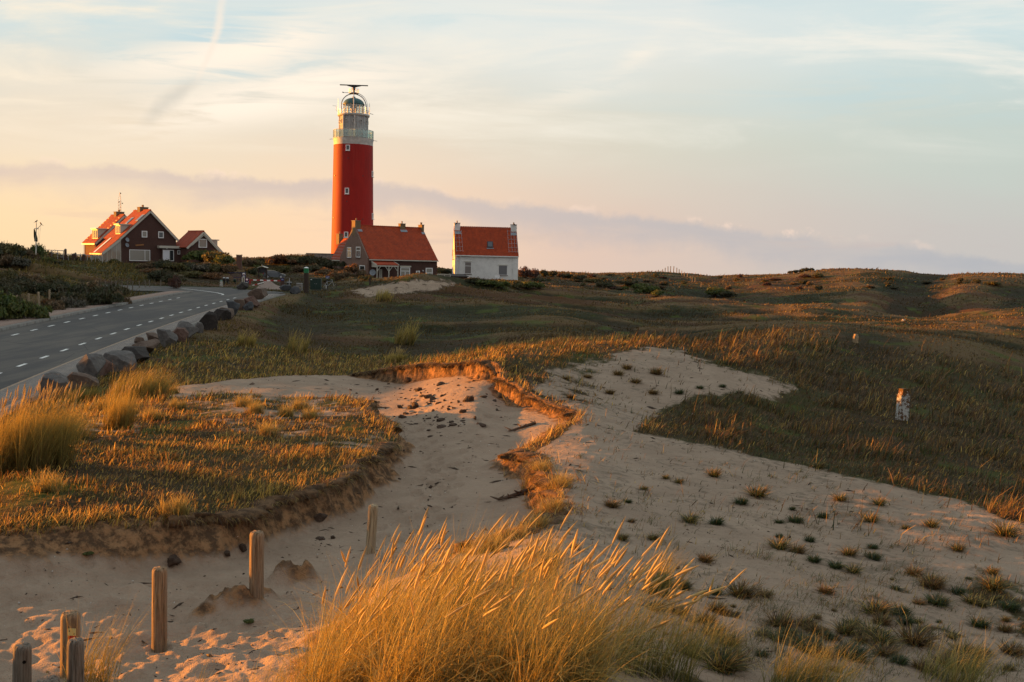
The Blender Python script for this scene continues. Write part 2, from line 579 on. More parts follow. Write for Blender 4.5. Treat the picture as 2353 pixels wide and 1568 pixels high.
# out of frame on the left: unseen dune ridge raised to shade the road and middle distance; on the right and behind: rolling dunes
for th, r, z in ((-33.5, 125, 2.6), (-38, 130, 4.6), (-43, 138, 6.0), (-49, 142, 6.2), (-56, 150, 6.0), (-34, 70, -1.9), (-38, 60, -2.0), (-42, 66, -1.0), (-45, 80, -0.2), (-50, 60, -1.4), (-60, 60, -1.9), (-60, 100, 0.0),
                 (-60, 30, -3.6), (-75, 30, -3.3), (-75, 60, -2.4), (-90, 20, -2.9), (-90, 60, -2.0), (-75, 120, -0.5), (-100, 120, -1), (-45, 200, 0.5), (-70, 220, -1),
                 (-48, 16, -2.5), (-54, 14.5, -2.42), (-62, 12.5, -2.45), (-40, 11, -3.4), (-100, 10, -2.6), (-45, 26, -3.9), (-40, 40, -3.95),  # first three: unseen rise added to shade the near left sand
                 (35, 20, -4.0), (50, 12, -3.2), (50, 30, -4.4), (80, 20, -3.5), (100, 60, -4.5), (60, 100, -5), (40, 100, -5), (40, 200, -3.5), (70, 250, -5), (100, 200, -5),
                 (0, 8, -3.0), (-100, 400, -4), (100, 400, -6), (-35, 300, 0.0)):
    cpol(th, r, z)
# everything falls away behind the skyline (no far ridges)
for th in (-100, -60, -35, -20, -10, 0, 10, 20, 30, 60, 100):
    cpol(th, 420, -11)
    cpol(th, 1000, -42)
    cpol(th, 4000, -210)
    cpol(th, 9000, -480)
# road bed
for Y in (18, 26, 34, 42, 50, 60, 70, 80, 88):
    for k in (-7.2, -2.0, 1.2, 3.2):
        x = road_a(Y) + k
        UP.append((math.atan2(x, Y), math.hypot(x, Y), float(road_z(Y)) + (0.02 if k in (-7.2, 3.2) else 0)))
# floor of the hollow
for a in ((365, 1520, -3.62), (590, 1420, -3.6), (100, 1568, -3.6), (0, 1400, -3.64), (0, 1300, -3.42), (200, 1330, -3.56), (400, 1310, -3.68), (700, 1237, -3.72),
          (850, 1110, -3.74), (1000, 1200, -3.7), (1130, 1190, -3.58), (1220, 1210, -3.45), (1000, 1100, -3.72), (1110, 1070, -3.6), (1180, 1110, -3.55), (1180, 1000, -3.58), (1000, 1010, -3.66),
          (950, 960, -3.74), (1100, 930, -3.38), (900, 905, -3.86), (900, 890, -3.93), (1000, 880, -3.5), (1075, 873, -3.25), (1145, 868, -3.1), (1150, 905, -3.38), (1190, 915, -3.4), (830, 893, -3.9),
          (700, 893, -3.82), (600, 897, -3.76), (480, 908, -3.74), (400, 922, -3.74),
          (1280, 987, -3.42), (1210, 940, -3.42), (850, 1568, -3.3)):
    cu(*a, to=LOW)
for a in ((1600, 1100, -3.5), (1600, 900, -3.5), (0, 900, -3.8), (250, 1050, -3.7), (1400, 1300, -3.3), (1700, 1450, -3.0)):
    cu(*a, to=LOW)
for th, r, z in ((-60, 12, -3.6), (-60, 6, -3.5), (0, 3, -2.6), (-90, 8, -3.4), (60, 8, -3.2), (60, 30, -3.6), (-60, 40, -3.8), (0, 60, -3.5)):
    cpol(th, r, z, to=LOW)


class TPS:
    def __init__(self, pts, lam=1e-4):
        p = np.asarray(pts)
        self.c = self.key(p[:, 0], p[:, 1])
        q = p[:, 2] / (p[:, 1] + 4.0)
        n = len(p)
        d = np.sqrt(((self.c[:, None] - self.c[None]) ** 2).sum(-1))
        K = self.phi(d) + lam * np.eye(n)
        T = np.c_[np.ones(n), self.c]
        A = np.block([[K, T], [T.T, np.zeros((3, 3))]])
        self.w = np.linalg.solve(A, np.r_[q, np.zeros(3)])

    @staticmethod
    def phi(d): return d * d * np.log(np.maximum(d, 1e-9))

    @staticmethod
    def key(th, r): return np.c_[4.5 * th, 1.15 * np.log(r)]

    def __call__(self, th, r):
        th, r = np.broadcast_arrays(th, r)
        sh = th.shape
        k = self.key(th.ravel(), r.ravel())
        out = np.empty(len(k))
        for i in range(0, len(k), 20000):
            kk = k[i:i + 20000]
            d = np.sqrt(((kk[:, None] - self.c[None]) ** 2).sum(-1))
            out[i:i + 20000] = self.phi(d) @ self.w[:-3] + self.w[-3] + kk @ self.w[-2:]
        return out.reshape(sh) * (r + 4.0)


T_UP, T_LOW = TPS(UP), TPS(LOW)

# outline of the hollow in plan: (px bearing, depth, softness of the edge there)
PIT_PX = [(px, float(P(px, py, None, z)[1]), w_) for px, py, z, w_ in ((-420, 1245, -3.15, .8), (0, 1225, -3.15, .6), (200, 1207, -3.15, .5), (400, 1190, -3.17, .42), (560, 1164, -3.2, .40),
          (700, 1132, -3.25, .36), (780, 1100, -3.28, .34), (850, 1062, -3.32, .34))] + [ (900, 17.5, .4),
          (925, 19.0, .5), (900, 20.2, .35), (868, 20.8, .16), (858, 22.4, .16), (800, 24.0, .3), (700, 24.8, .45), (560, 25.0, .5), (430, 24.8, .5), (340, 24.8, .6),
          (320, 26.0, .6), (400, 28.0, .4), (500, 29.5, .4), (620, 31.2, .35), (740, 32.8, .16), (812, 33.5, .10), (836, 32.6, .10), (880, 32.0, .10), (930, 31.1, .10), (1000, 29.6, .10),
          (1080, 27.7, .10), (1148, 26.0, .09),
          (1158, 25.2, .07), (1170, 24.5, .08), (1200, 23.9, .09), (1226, 23.0, .10), (1244, 22.2, .12), (1290, 21.6, .2), (1335, 20.9, .3), (1325, 19.8, .5),
          (1270, 18.8, .7), (1212, 17.8, .6), (1192, 16.8, .3), (1216, 15.8, .2), (1258, 14.9, .18), (1284, 13.8, .2), (1288, 12.6, .22), (1278, 11.7, .25), (1205, 11.3, .25),
          (1140, 10.9, .25), (1050, 10.3, .3), (930, 9.6, .5), (840, 9.0, .6), (770, 8.2, .6), (720, 7.0, .6), (640, 6.0, .8), (200, 5.2, 1.0), (-400, 4.2, 1.0), (-1500, 4.5, 1.0), (-1600, 9.5, .8)]
PIT = [((px - CX) / F_PX * Y, Y) for px, Y, w_ in PIT_PX]
PIT_W = np.array([w_ for _, _, w_ in PIT_PX])


def pit_field(X, Y):
    sd = np.full(X.shape, 9.0)
    wd = np.full(X.shape, 0.3)
    m = (Y < 37) & (Y > 2) & (np.abs(X) < 14)
    if m.any():
        s, t = poly_sdf(X[m], Y[m], PIT)
        i = np.floor(t).astype(int) % len(PIT)
        fr = t - np.floor(t)
        wd[m] = PIT_W[i] * (1 - fr) + PIT_W[(i + 1) % len(PIT)] * fr
        rag = fbm(X[m], Y[m], 1.5, 5, 5, 0.6) * 0.50 + fbm(X[m], Y[m], 0.26, 3, 9) * 0.12
        sd[m] = s + rag
    return sd, wd


def dimples(X, Y):
    """footprints and scuffs trodden into the floor of the hollow, and a few little mounds"""
    out = np.zeros(X.shape)
    rng = np.random.default_rng(88)
    walks = []
    for _ in range(16):
        px, py = rng.uniform(0, 1000), rng.uniform(1290, 1560)
        a = rng.uniform(-0.5, 0.6)
        p = P(px, py, None, -3.62)
        for k in range(11):
            walks.append((p[0] + math.cos(a) * 0.42 * k + rng.normal(0, 0.06), p[1] + math.sin(a) * 0.42 * k + (0.10 if k % 2 else -0.10), a, 0.016))
    for (ax, ay), (bx, by) in (((900, 1330), (1010, 1010)), ((980, 1230), (1120, 960)), ((1010, 1120), (950, 900)), ((860, 1230), (1080, 1040))):
        p, q = P(ax, ay, None, -3.68), P(bx, by, None, -3.68)
        d = math.hypot(q[0] - p[0], q[1] - p[1])
        a = math.atan2(q[1] - p[1], q[0] - p[0])
        for k in range(int(d / 0.5)):
            t = k * 0.5 / d
            walks.append((p[0] + (q[0] - p[0]) * t - math.sin(a) * (0.1 if k % 2 else -0.1), p[1] + (q[1] - p[1]) * t + math.cos(a) * (0.1 if k % 2 else -0.1), a, 0.05))
    for _ in range(170):
        p = P(rng.uniform(-50, 700), rng.uniform(1330, 1568), None, -3.6)
        walks.append((p[0], p[1], rng.uniform(0, 3.1), rng.uniform(0.006, 0.02)))
    for x, y, a, dep in walks:
        m = (np.abs(X - x) < 0.45) & (np.abs(Y - y) < 0.45)
        if m.any():
            u, v = (X[m] - x) * math.cos(a) + (Y[m] - y) * math.sin(a), -(X[m] - x) * math.sin(a) + (Y[m] - y) * math.cos(a)
            q = (u / 0.15) ** 2 + (v / 0.085) ** 2
            out[m] += -dep * np.exp(-q) + dep * 0.45 * np.exp(-((np.sqrt(q) - 1.45) / 0.35) ** 2)
    for x, y, rad, h in MOUNDS:
        q = ((X - x) / rad) ** 2 + ((Y - y) / (rad * 0.6)) ** 2
        m = q < 7
        out[m] += h * np.exp(-q[m]) * (1 + 0.9 * fbm(X[m], Y[m], 0.22, 4, 301))
    # wheel ruts across the near sand
    for off, ph in ((0.0, 0.0), (0.9, 1.0)):
        p, q = P(-60, 1385, None, -3.62), P(470, 1440, None, -3.62)
        ex, ey = q[0] - p[0], q[1] - p[1]
        L = math.hypot(ex, ey)
        t = ((X - p[0]) * ex + (Y - p[1]) * ey) / L
        d = ((X - p[0]) * -ey + (Y - p[1]) * ex) / L - off - 0.25 * np.sin(t * 0.6 + ph)
        m = (t > -1) & (t < L) & (np.abs(d) < 0.4)
        tread = 0.5 + 0.5 * np.sin(t[m] * 40 + d[m] * 14)
        out[m] += (-0.035 * np.exp(-(d[m] / 0.12) ** 2) * (0.5 + tread * 0.6) + 0.03 * np.exp(-((np.abs(d[m]) - 0.22) / 0.08) ** 2)) * sstep(fbm(X[m], Y[m], 0.7, 3, 303), -0.3, 0.1)
    return out


MOUNDS = []
for _px, _py, _z, _rad, _h in ((690, 1335, -3.6, 0.22, 0.20), (650, 1330, -3.6, 0.15, 0.14), (560, 1392, -3.58, 0.26, 0.17), (500, 1388, -3.58, 0.20, 0.12), (470, 1400, -3.58, 0.16, 0.08), (610, 1372, -3.6, 0.14, 0.10)):
    _p = P(_px, _py, None, _z)
    MOUNDS.append((_p[0], _p[1], _rad, _h))


def img_mask(px, py, Y, poly, soft, y0, y1):
    m = (Y > y0) & (Y < y1)
    out = np.zeros(px.shape)
    if m.any():
        out[m] = in_poly(px[m], py[m], poly, soft)
    return out


def surface(th, r):
    """height, bare sand, exposed soil, moss for points given by bearing and distance"""
    th, r = np.broadcast_arrays(th, r)
    thc = np.clip(th, -1.75, 1.75)
    back = sstep(np.abs(th), 1.75, 3.0)
    X, Y = r * np.sin(th), r * np.cos(th)
    zu = T_UP(thc, r)
    zback = np.where(r < 20, -1.7 - 0.09 * r, -3.5)
    zu = zu * (1 - back) + zback * back
    # dune relief: small hummocks near, larger swells with distance
    amp = 0.03 + 0.05 * sstep(r, 15, 40) + 0.22 * sstep(r, 45, 140) + 0.3 * sstep(r, 150, 300)
    hum = fbm(X, Y, 0.9, 3, 21) * 0.034 * (r < 60) + fbm(X, Y, 0.3, 3, 23) * 0.020 * (r < 24) + fbm(X, Y, 7.0, 4, 3) * amp + fbm(X, Y, 28.0, 3, 31) * 0.5 * sstep(r, 60, 150)
    farl = sstep(r, 75, 110) * sstep(np.degrees(th), 2, 8) * sstep(r, 330, 240)
    hum = hum + farl * (fbm(X, Y, 34.0, 4, 77) * 1.3 - 0.1)
    ridge = (0.34 - np.abs(fbm(X * 0.8, Y, 24.0, 4, 177))) * 2.7 * sstep(r, 44, 66) * sstep(np.degrees(th), -14, -6) * sstep(r, 175, 120)
    hum = hum + ridge
    # road corridor is level
    l, rr = road_l(Y), road_r(Y)
    d_out = np.maximum(l - 1.9 - X, X - (rr + 1.6))
    inroad = (1 - sstep(d_out, 0.0, 2.2)) * sstep(Y, 10, 16) * (1 - sstep(Y, 90, 97))
    lf, rf = road_far(Y)
    dj = np.maximum(np.maximum(lf - 1.0 - X, X - rf - 1.0), np.maximum(86 - Y, Y - 98.0))
    inroad = np.maximum(inroad, 1 - sstep(dj, 0.0, 2.5))
    zu = zu + hum * (1 - inroad)
    zu = zu * (1 - inroad) + (road_z(Y) - 0.05) * inroad
    zu = np.where((d_out < 0.05) & (Y > 12) & (Y < 95), np.minimum(zu, road_z(Y) - 0.04), zu)
    # the hollow
    sd, wd = pit_field(X, Y)
    near = (sd < 2.5)
    z = zu.copy()
    zl = np.full(X.shape, -3.6)
    if near.any():
        zl[near] = T_LOW(th[near], r[near])
        zl[near] += fbm(X[near], Y[near], 1.6, 3, 41) * 0.05 + fbm(X[near], Y[near], 0.35, 3, 43) * 0.018
        trod = sstep(Y[near], 13.5, 11.5) * sstep(X[near], 0.5, -0.5)
        zl[near] += dimples(X[near], Y[near])
        zl[near] += trod * (fbm(X[near] * 1.0 + Y[near] * 0.4, Y[near], 0.34, 3, 51) * 0.028 + fbm(X[near], Y[near], 0.12, 2, 52) * 0.02)
    k = sstep(sd, -wd, wd * 0.35)
    steep = k * (1 - k) * 4
    z = np.where(near, zl + np.maximum(zu - zl, -0.3) * k, zu)
    z = z + np.where(wd < 0.4, steep * (fbm(X, Y, 0.45, 4, 61) * 0.09), 0)
    # small wind ridges and pats of sand on the right-hand dune
    pxp, pyp = proj(X, Y, z)
    big = [(1150, 1255), (1296, 1140), (1215, 1050), (1345, 962), (1400, 975), (1480, 1000), (1600, 1020), (1800, 1060), (2000, 1105), (2200, 1150), (2353, 1205), (2800, 1330),
           (2900, 2200), (300, 2200), (420, 1600), (600, 1480), (720, 1390), (900, 1310)]
    s_right = img_mask(pxp, pyp, Y, big, 16, 3.0, 23)
    hill = [(1195, 872), (1290, 838), (1420, 812), (1500, 800), (1570, 808), (1640, 840), (1740, 862), (1830, 893), (1790, 915), (1700, 905), (1640, 905), (1570, 922), (1510, 950), (1460, 990), (1400, 1000), (1335, 970), (1270, 930), (1220, 890)]
    s_hill = img_mask(pxp, pyp, Y, hill, 26, 16.5, 40) * (0.62 + 0.38 * sstep(pxp, 1330, 1480))
    knoll = [(800, 668), (880, 652), (940, 643), (1010, 640), (1060, 650), (1010, 668), (930, 676), (840, 684)]
    s_knoll = img_mask(pxp, pyp, Y, knoll, 9, 85, 122) * 0.75
    s_left = img_mask(pxp, pyp, Y, [(300, 935), (430, 893), (620, 872), (820, 866), (850, 960), (700, 1010), (560, 1030), (880, 985), (930, 1020), (900, 1060), (600, 1010), (420, 960)], 18, 17, 30) * 0.42
    s_left2 = img_mask(pxp, pyp, Y, [(160, 960), (330, 930), (330, 1010), (180, 1020)], 16, 15, 30) * 0.4
    n = fbm(X, Y, 1.1, 4, 71) * 0.5 + fbm(X, Y, 0.3, 2, 72) * 0.25
    sand = np.maximum.reduce([s_right, s_hill, s_knoll, s_left, s_left2])
    sand = np.clip(sand * 0.95 + n * 1.5 * np.minimum(1, 2.2 * sand * (1.15 - sand)) * (1 - s_right * 0.35), 0, 1)
    pit = sstep(sd, 0.05, -0.12)
    patch = sstep(fbm(X, Y, 9.0, 4, 81), 0.36, 0.52) * sstep(r, 45, 70) * 0.55 * (1 - sstep(r, 150, 190))
    sand = np.maximum(np.maximum(sand, pit), patch)
    verge = (1 - sstep(np.abs(X - (road_l(Y) - 1.0)) - 0.9, 0, 0.5)) * (Y > 15) * (Y < 95)
    sand = np.maximum(sand, verge * 0.9)
    slot = sstep(sd, -0.42, -0.08) * sstep(sd, 0.22, 0.05) * (wd < 0.9)
    soil = np.clip(slot, 0, 1)
    for x, y, rad, h in MOUNDS:
        soil = np.maximum(soil, 0.85 * np.exp(-0.8 * (((X - x) / rad) ** 2 + ((Y - y) / (rad * 0.6)) ** 2)))
    moss = sstep(fbm(X, Y, 2.6, 4, 91), 0.22, 0.42) * (1 - pit) * sstep(sand, 0.75, 0.2)
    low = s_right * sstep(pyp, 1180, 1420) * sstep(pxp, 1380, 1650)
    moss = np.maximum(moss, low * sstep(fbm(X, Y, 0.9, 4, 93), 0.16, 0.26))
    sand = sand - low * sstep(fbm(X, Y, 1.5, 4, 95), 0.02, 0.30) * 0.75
    return z, sand, soil, moss, inroad, sd


def grid_axes():
    th = [np.radians(np.linspace(-28.8, 28.8, 620))]
    th.append(np.radians(np.linspace(-100, -28.8, 150)[:-1]))
    th.append(np.radians(np.linspace(28.8, 100, 90)[1:]))
    th.append(np.radians(np.linspace(-180, -100, 24)[:-1]))
    th.append(np.radians(np.linspace(100, 180, 24)[1:]))
    th = np.unique(np.concatenate(th))
    segs = [(0.5, 8.0, 120), (8, 31, 370), (31, 100, 190), (100, 270, 130), (270, 9000, 50)]
    r = np.concatenate([np.exp(np.linspace(math.log(a), math.log(b), n, endpoint=False)) for a, b, n in segs] + [[9000.0]])
    return th, r


G_TH, G_R = grid_axes()
_TH, _RR = np.meshgrid(G_TH, G_R)
G_Z, G_SAND, G_SOIL, G_MOSS, G_ROAD, G_SD = surface(_TH, _RR)
LOG_R = np.log(G_R)


def _box(a, k, axis):
    pad = [(k, k) if i == axis else (0, 0) for i in range(2)]
    c = np.cumsum(np.pad(a, pad, mode='edge'), axis)
    c = np.insert(c, 0, 0, axis)
    n = 2 * k + 1
    sl = lambda lo, hi: tuple(slice(lo, hi) if i == axis else slice(None) for i in range(2))
    return (c[sl(n, None)] - c[sl(0, -n)]) / n


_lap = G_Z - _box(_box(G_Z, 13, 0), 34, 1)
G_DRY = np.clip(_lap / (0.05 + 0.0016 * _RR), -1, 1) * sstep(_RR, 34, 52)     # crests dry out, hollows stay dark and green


def sample(arr, X, Y):
    X, Y = np.asarray(X, float), np.asarray(Y, float)
    th, lr = np.arctan2(X, Y), np.log(np.maximum(np.hypot(X, Y), 0.51))
    j = np.clip(np.searchsorted(G_TH, th) - 1, 0, len(G_TH) - 2)
    i = np.clip(np.searchsorted(LOG_R, lr) - 1, 0, len(G_R) - 2)
    a = (th - G_TH[j]) / (G_TH[j + 1] - G_TH[j])
    b = np.clip((lr - LOG_R[i]) / (LOG_R[i + 1] - LOG_R[i]), 0, 1)
    return (arr[i, j] * (1 - a) + arr[i, j + 1] * a) * (1 - b) + (arr[i + 1, j] * (1 - a) + arr[i + 1, j + 1] * a) * b


def gz(X, Y):
    return float(sample(G_Z, X, Y))


def ground_hit(px, py, y0=3.0, y1=320.0, pick=0):
    """first point of the ground met by the sight line through (px, py)"""
    rr = ray(px, py)
    Ys = np.exp(np.linspace(math.log(y0), math.log(y1), 1400))
    d = rr[2] * Ys - sample(G_Z, rr[0] * Ys, Ys)
    k = np.where((d[:-1] > 0) & (d[1:] <= 0))[0]
    if len(k) == 0:
        return None
    k = k[0]
    t = d[k] / (d[k] - d[k + 1])
    Y = Ys[k] + t * (Ys[k + 1] - Ys[k])
    return Vector((rr[0] * Y, Y, gz(rr[0] * Y, Y)))


def on_ground(px, Y, dz=0.0):
    """point of the ground on the bearing of column px (read near the horizon) at depth Y"""
    X = (px - CX) / F_PX * Y
    return Vector((X, Y, gz(X, Y) + dz))


def base_at(px, py, Y):
    """point on the ground below the point seen at (px, py), depth Y"""
    p = P(px, py, Y)
    return Vector((p[0], Y, gz(p[0], Y)))


# ------------------------------------------------------------------ materials
def new_mat(name):
    m = bpy.data.materials.new(name)
    m.use_nodes = True
    t = NT(m.node_tree)
    t.n.clear()
    t.out = t.node('ShaderNodeOutputMaterial')
    return m, t


def principled(t, base, rough=0.8, spec=0.3, metal=0.0, bump=None, bump_d=0.02, bump_s=0.6, **kw):
    b = t.node('ShaderNodeBsdfPrincipled')
    t.put(b.inputs['Base Color'], base)
    t.put(b.inputs['Roughness'], rough)
    t.put(b.inputs['Specular IOR Level'], spec)
    t.put(b.inputs['Metallic'], metal)
    for k, v in kw.items():
        t.put(b.inputs[k], v)
    if bump is not None:
        bm = t.node('ShaderNodeBump')
        t.put(bm.inputs['Strength'], bump_s)
        t.put(bm.inputs['Distance'], bump_d)
        t.put(bm.inputs['Height'], bump)
        t.l.new(bm.outputs[0], b.inputs['Normal'])
    t.l.new(b.outputs[0], t.out.inputs[0])
    return b


def ground_mat():
    m, t = new_mat('dune_ground')
    pos = t.node('ShaderNodeNewGeometry').outputs['Position']

    def at(n):
        return t.node('ShaderNodeAttribute', attribute_name=n).outputs['Fac']

    sand, soil, moss, pit, dry = at('sand'), at('soil'), at('moss'), at('pit'), at('dry')
    n_big = t.noise(pos, 0.22, 5, 0.6)
    n_mid = t.noise(pos, 1.3, 6, 0.6)
    n_fine = t.noise(pos, 14.0, 4, 0.65)
    n_grain = t.noise(pos, 90.0, 2, 0.6)
    s = t.mix(t.smooth(n_mid, 0.35, 0.7), (0.29, 0.212, 0.150, 1), (0.355, 0.265, 0.19, 1))
    s = t.mix(t.mul(t.smooth(n_fine, 0.50, 0.75), 0.5), s, (0.30, 0.225, 0.165, 1))
    s = t.mix(t.mul(t.smooth(n_grain, 0.6, 0.75), 0.25), s, (0.26, 0.20, 0.15, 1))
    shell = t.voronoi(pos, 34.0, 'F1', 0)
    s = t.mix(t.mul(t.smooth(shell, 0.06, 0.03), t.smooth(n_mid, 0.5, 0.62)), s, (0.72, 0.68, 0.62, 1))
    # litter and lichen on old sand
    lit = t.mul(t.smooth(t.add(t.noise(pos, 5.0, 6, 0.7), t.mul(t.sub(t.noise(pos, 0.55, 4, 0.6), 0.5), 0.5)), 0.50, 0.66), t.sub(1.0, pit))
    s = t.mix(t.mul(lit, 0.68), s, (0.15, 0.115, 0.08, 1))
    turf = t.mix(t.smooth(n_big, 0.40, 0.60), (0.042, 0.027, 0.011, 1), (0.046, 0.044, 0.012, 1))
    turf = t.mix(t.smooth(n_mid, 0.48, 0.68), turf, (0.078, 0.050, 0.024, 1))
    turf = t.mix(t.mul(t.smooth(n_fine, 0.5, 0.75), 0.6), turf, (0.026, 0.020, 0.010, 1))
    n_huge = t.noise(t.mapping(pos, scale=(0.6, 1.0, 1)), 0.075, 5, 0.62)
    far = t.smooth(t.xyz(pos)[1], 38.0, 60.0)
    turf = t.mix(t.mul(t.mul(t.smooth(n_huge, 0.52, 0.57), far), 0.9), turf, (0.075, 0.036, 0.015, 1))
    turf = t.mix(t.mul(t.mul(t.smooth(n_huge, 0.47, 0.42), far), 0.9), turf, (0.024, 0.027, 0.009, 1))
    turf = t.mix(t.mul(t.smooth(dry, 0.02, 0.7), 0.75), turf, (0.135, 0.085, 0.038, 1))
    n_huge = t.noise(t.mapping(pos, scale=(0.6, 1.0, 1)), 0.075, 5, 0.62)
    far = t.smooth(t.xyz(pos)[1], 38.0, 60.0)
    turf = t.mix(t.mul(t.mul(t.smooth(n_huge, 0.52, 0.57), far), 0.9), turf, (0.075, 0.036, 0.015, 1))
    turf = t.mix(t.mul(t.mul(t.smooth(n_huge, 0.47, 0.42), far), 0.9), turf, (0.024, 0.027, 0.009, 1))
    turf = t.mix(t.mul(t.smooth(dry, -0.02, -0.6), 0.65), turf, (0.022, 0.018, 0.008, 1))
    turf = t.mix(t.mul(moss, 0.7), turf, (0.060, 0.078, 0.010, 1))
    soilc = t.mix(t.smooth(t.noise(pos, 7.0, 6, 0.7), 0.4, 0.62), (0.095, 0.058, 0.033, 1), (0.31, 0.175, 0.085, 1))
    sf = t.smooth(t.add(sand, t.mul(t.sub(n_fine, 0.5), 0.5)), 0.32, 0.60)
    c = t.mix(sf, turf, s)
    c = t.mix(t.smooth(t.add(soil, t.mul(t.sub(n_fine, 0.5), 0.6)), 0.30, 0.75), c, soilc)
    ripple = t.node('ShaderNodeTexWave', wave_type='BANDS', bands_direction='DIAGONAL')
    t.put(ripple.inputs['Vector'], pos)
    t.put(ripple.inputs['Scale'], 2.4)
    t.put(ripple.inputs['Distortion'], 7.0)
    t.put(ripple.inputs['Detail'], 3.0)
    lump = t.mul(t.mul(t.noise(pos, 0.42, 4, 0.6), far), t.sub(1.0, sf))
    h = t.add(t.mul(lump, 9.0), t.add(t.mul(n_fine, 0.9), t.add(t.mul(n_grain, 0.22), t.add(t.mul(n_mid, 1.1), t.mul(ripple.outputs[1], 0.10)))))
    principled(t, c, 0.95, 0.12, bump=h, bump_d=0.060, bump_s=0.85)
    return m


def build_ground():
    nr, nt = G_Z.shape
    X, Y = _RR * np.sin(_TH), _RR * np.cos(_TH)
    v = np.stack([X, Y, G_Z], -1).reshape(-1, 3)
    i = np.arange(nr - 1)[:, None] * nt + np.arange(nt - 1)[None]
    q = np.stack([i, i + nt, i + nt + 1, i + 1], -1).reshape(-1, 4)[:, ::-1]
    c0 = len(v)
    v = np.concatenate([v, [[0, 0, G_Z[0].mean()]]])
    tri = np.stack([np.full(nt - 1, c0), np.arange(nt - 1), np.arange(1, nt)], -1)[:, ::-1]
    app = lambda a: np.append(a.ravel(), 0.0)
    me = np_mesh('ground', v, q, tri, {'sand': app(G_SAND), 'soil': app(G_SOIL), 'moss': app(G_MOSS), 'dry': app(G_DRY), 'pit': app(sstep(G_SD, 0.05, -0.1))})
    o = link_mesh('ground', me, ground_mat(), smooth=True)
    if me.polygons[len(me.polygons) // 2].normal.z < 0:
        me.flip_normals()
    tag(o, 'rolling coastal dunes of sand, moss and dry turf', None, None, 'structure')
    return o


GROUND = build_ground()


def build_ledge():
    """crumbling sods that overhang the broken rims"""
    mat, t = new_mat('torn_turf')
    pos = t.node('ShaderNodeNewGeometry').outputs['Position']
    n, f = t.noise(pos, 5.0, 6, 0.7), t.noise(pos, 22.0, 5, 0.7)
    c = t.mix(t.smooth(n, 0.38, 0.62), (0.055, 0.034, 0.020, 1), (0.16, 0.095, 0.050, 1))
    c = t.mix(t.mul(t.smooth(f, 0.55, 0.72), 0.7), c, (0.26, 0.165, 0.09, 1))
    principled(t, c, 0.95, 0.1, bump=t.add(n, f), bump_d=0.03, bump_s=0.9)
    pts, nrm, wid = [], [], []
    n_ = len(PIT)
    for i in range(n_):
        a, b = np.array(PIT[i]), np.array(PIT[(i + 1) % n_])
        if max(abs(a[0]), abs(b[0])) > 9 or min(a[1], b[1]) < 10.3:
            continue
        L = np.hypot(*(b - a))
        k = max(1, int(L / 0.05))
        d = (b - a) / L
        for j in range(k):
            tt = j / k
            pts.append(a + (b - a) * tt); nrm.append((-d[1], d[0])); wid.append(PIT_W[i] * (1 - tt) + PIT_W[(i + 1) % n_] * tt)
    pts, nrm, wid = np.array(pts), np.array(nrm), np.array(wid)
    test, _ = poly_sdf(pts[:, 0] + nrm[:, 0] * 0.05, pts[:, 1] + nrm[:, 1] * 0.05, PIT)
    nrm = np.where((test < 0)[:, None], -nrm, nrm)                  # outwards
    ds = np.linspace(-0.8, 0.8, 65)
    XX, YY = pts[:, :1] + nrm[:, :1] * ds, pts[:, 1:] + nrm[:, 1:] * ds
    sd, _ = pit_field(XX, YY)
    k = np.argmax(sd > 0, 1)
    off = ds[k]
    ok = (wid < 0.43) & (k > 2) & (k < 62)
    base = pts + nrm * off[:, None]
    jn = fbm(base[:, 0], base[:, 1], 0.5, 4, 211)
    j = np.clip(0.06 + jn * 0.34, -0.12, 0.20)
    z0 = sample(G_Z, base[:, 0] + nrm[:, 0] * 0.34, base[:, 1] + nrm[:, 1] * 0.34)
    th = 0.075 + 0.05 * fbm(base[:, 0], base[:, 1], 0.3, 3, 213)
    cols = []
    for dd, dz in ((0.24, -0.03), (0.17, 0.004), (0.10, 0.018), (-0.5, 0.012), (-1.0, -0.02), (-0.95, -1.0), (-0.2, -1.35), (0.25, -1.6)):
        o = np.where(dd > 0, dd, dd * j) if dd >= 0.1 else dd * j
        bump = 0.018 * fbm(base[:, 0] + dd, base[:, 1] - dd, 0.16, 2, 217)
        zz = z0 + (dz if dz > -0.5 else dz * th) + bump
        cols.append(np.c_[base + nrm * np.asarray(o)[:, None] if np.ndim(o) else base + nrm * o, zz])
    V = np.stack(cols, 1)
    m = V.shape[1]
    idx = np.arange(len(pts))
    step = np.hypot(*(np.roll(base, -1, 0) - base).T)
    good = ok & np.roll(ok, -1) & (step < 0.35)
    good[-1] = False
    Q = []
    for a in range(m - 1):
        i0 = idx[good]
        Q.append(np.stack([i0 * m + a, (i0 + 1) * m + a, (i0 + 1) * m + a + 1, i0 * m + a + 1], -1))
    o = link_mesh('turf_edge', np_mesh('turf_edge', V.reshape(-1, 3), np.concatenate(Q)), mat, None, True)
    o['kind'] = 'structure'
    return base[ok], nrm[ok], j[ok], z0[ok]


RIM = build_ledge()


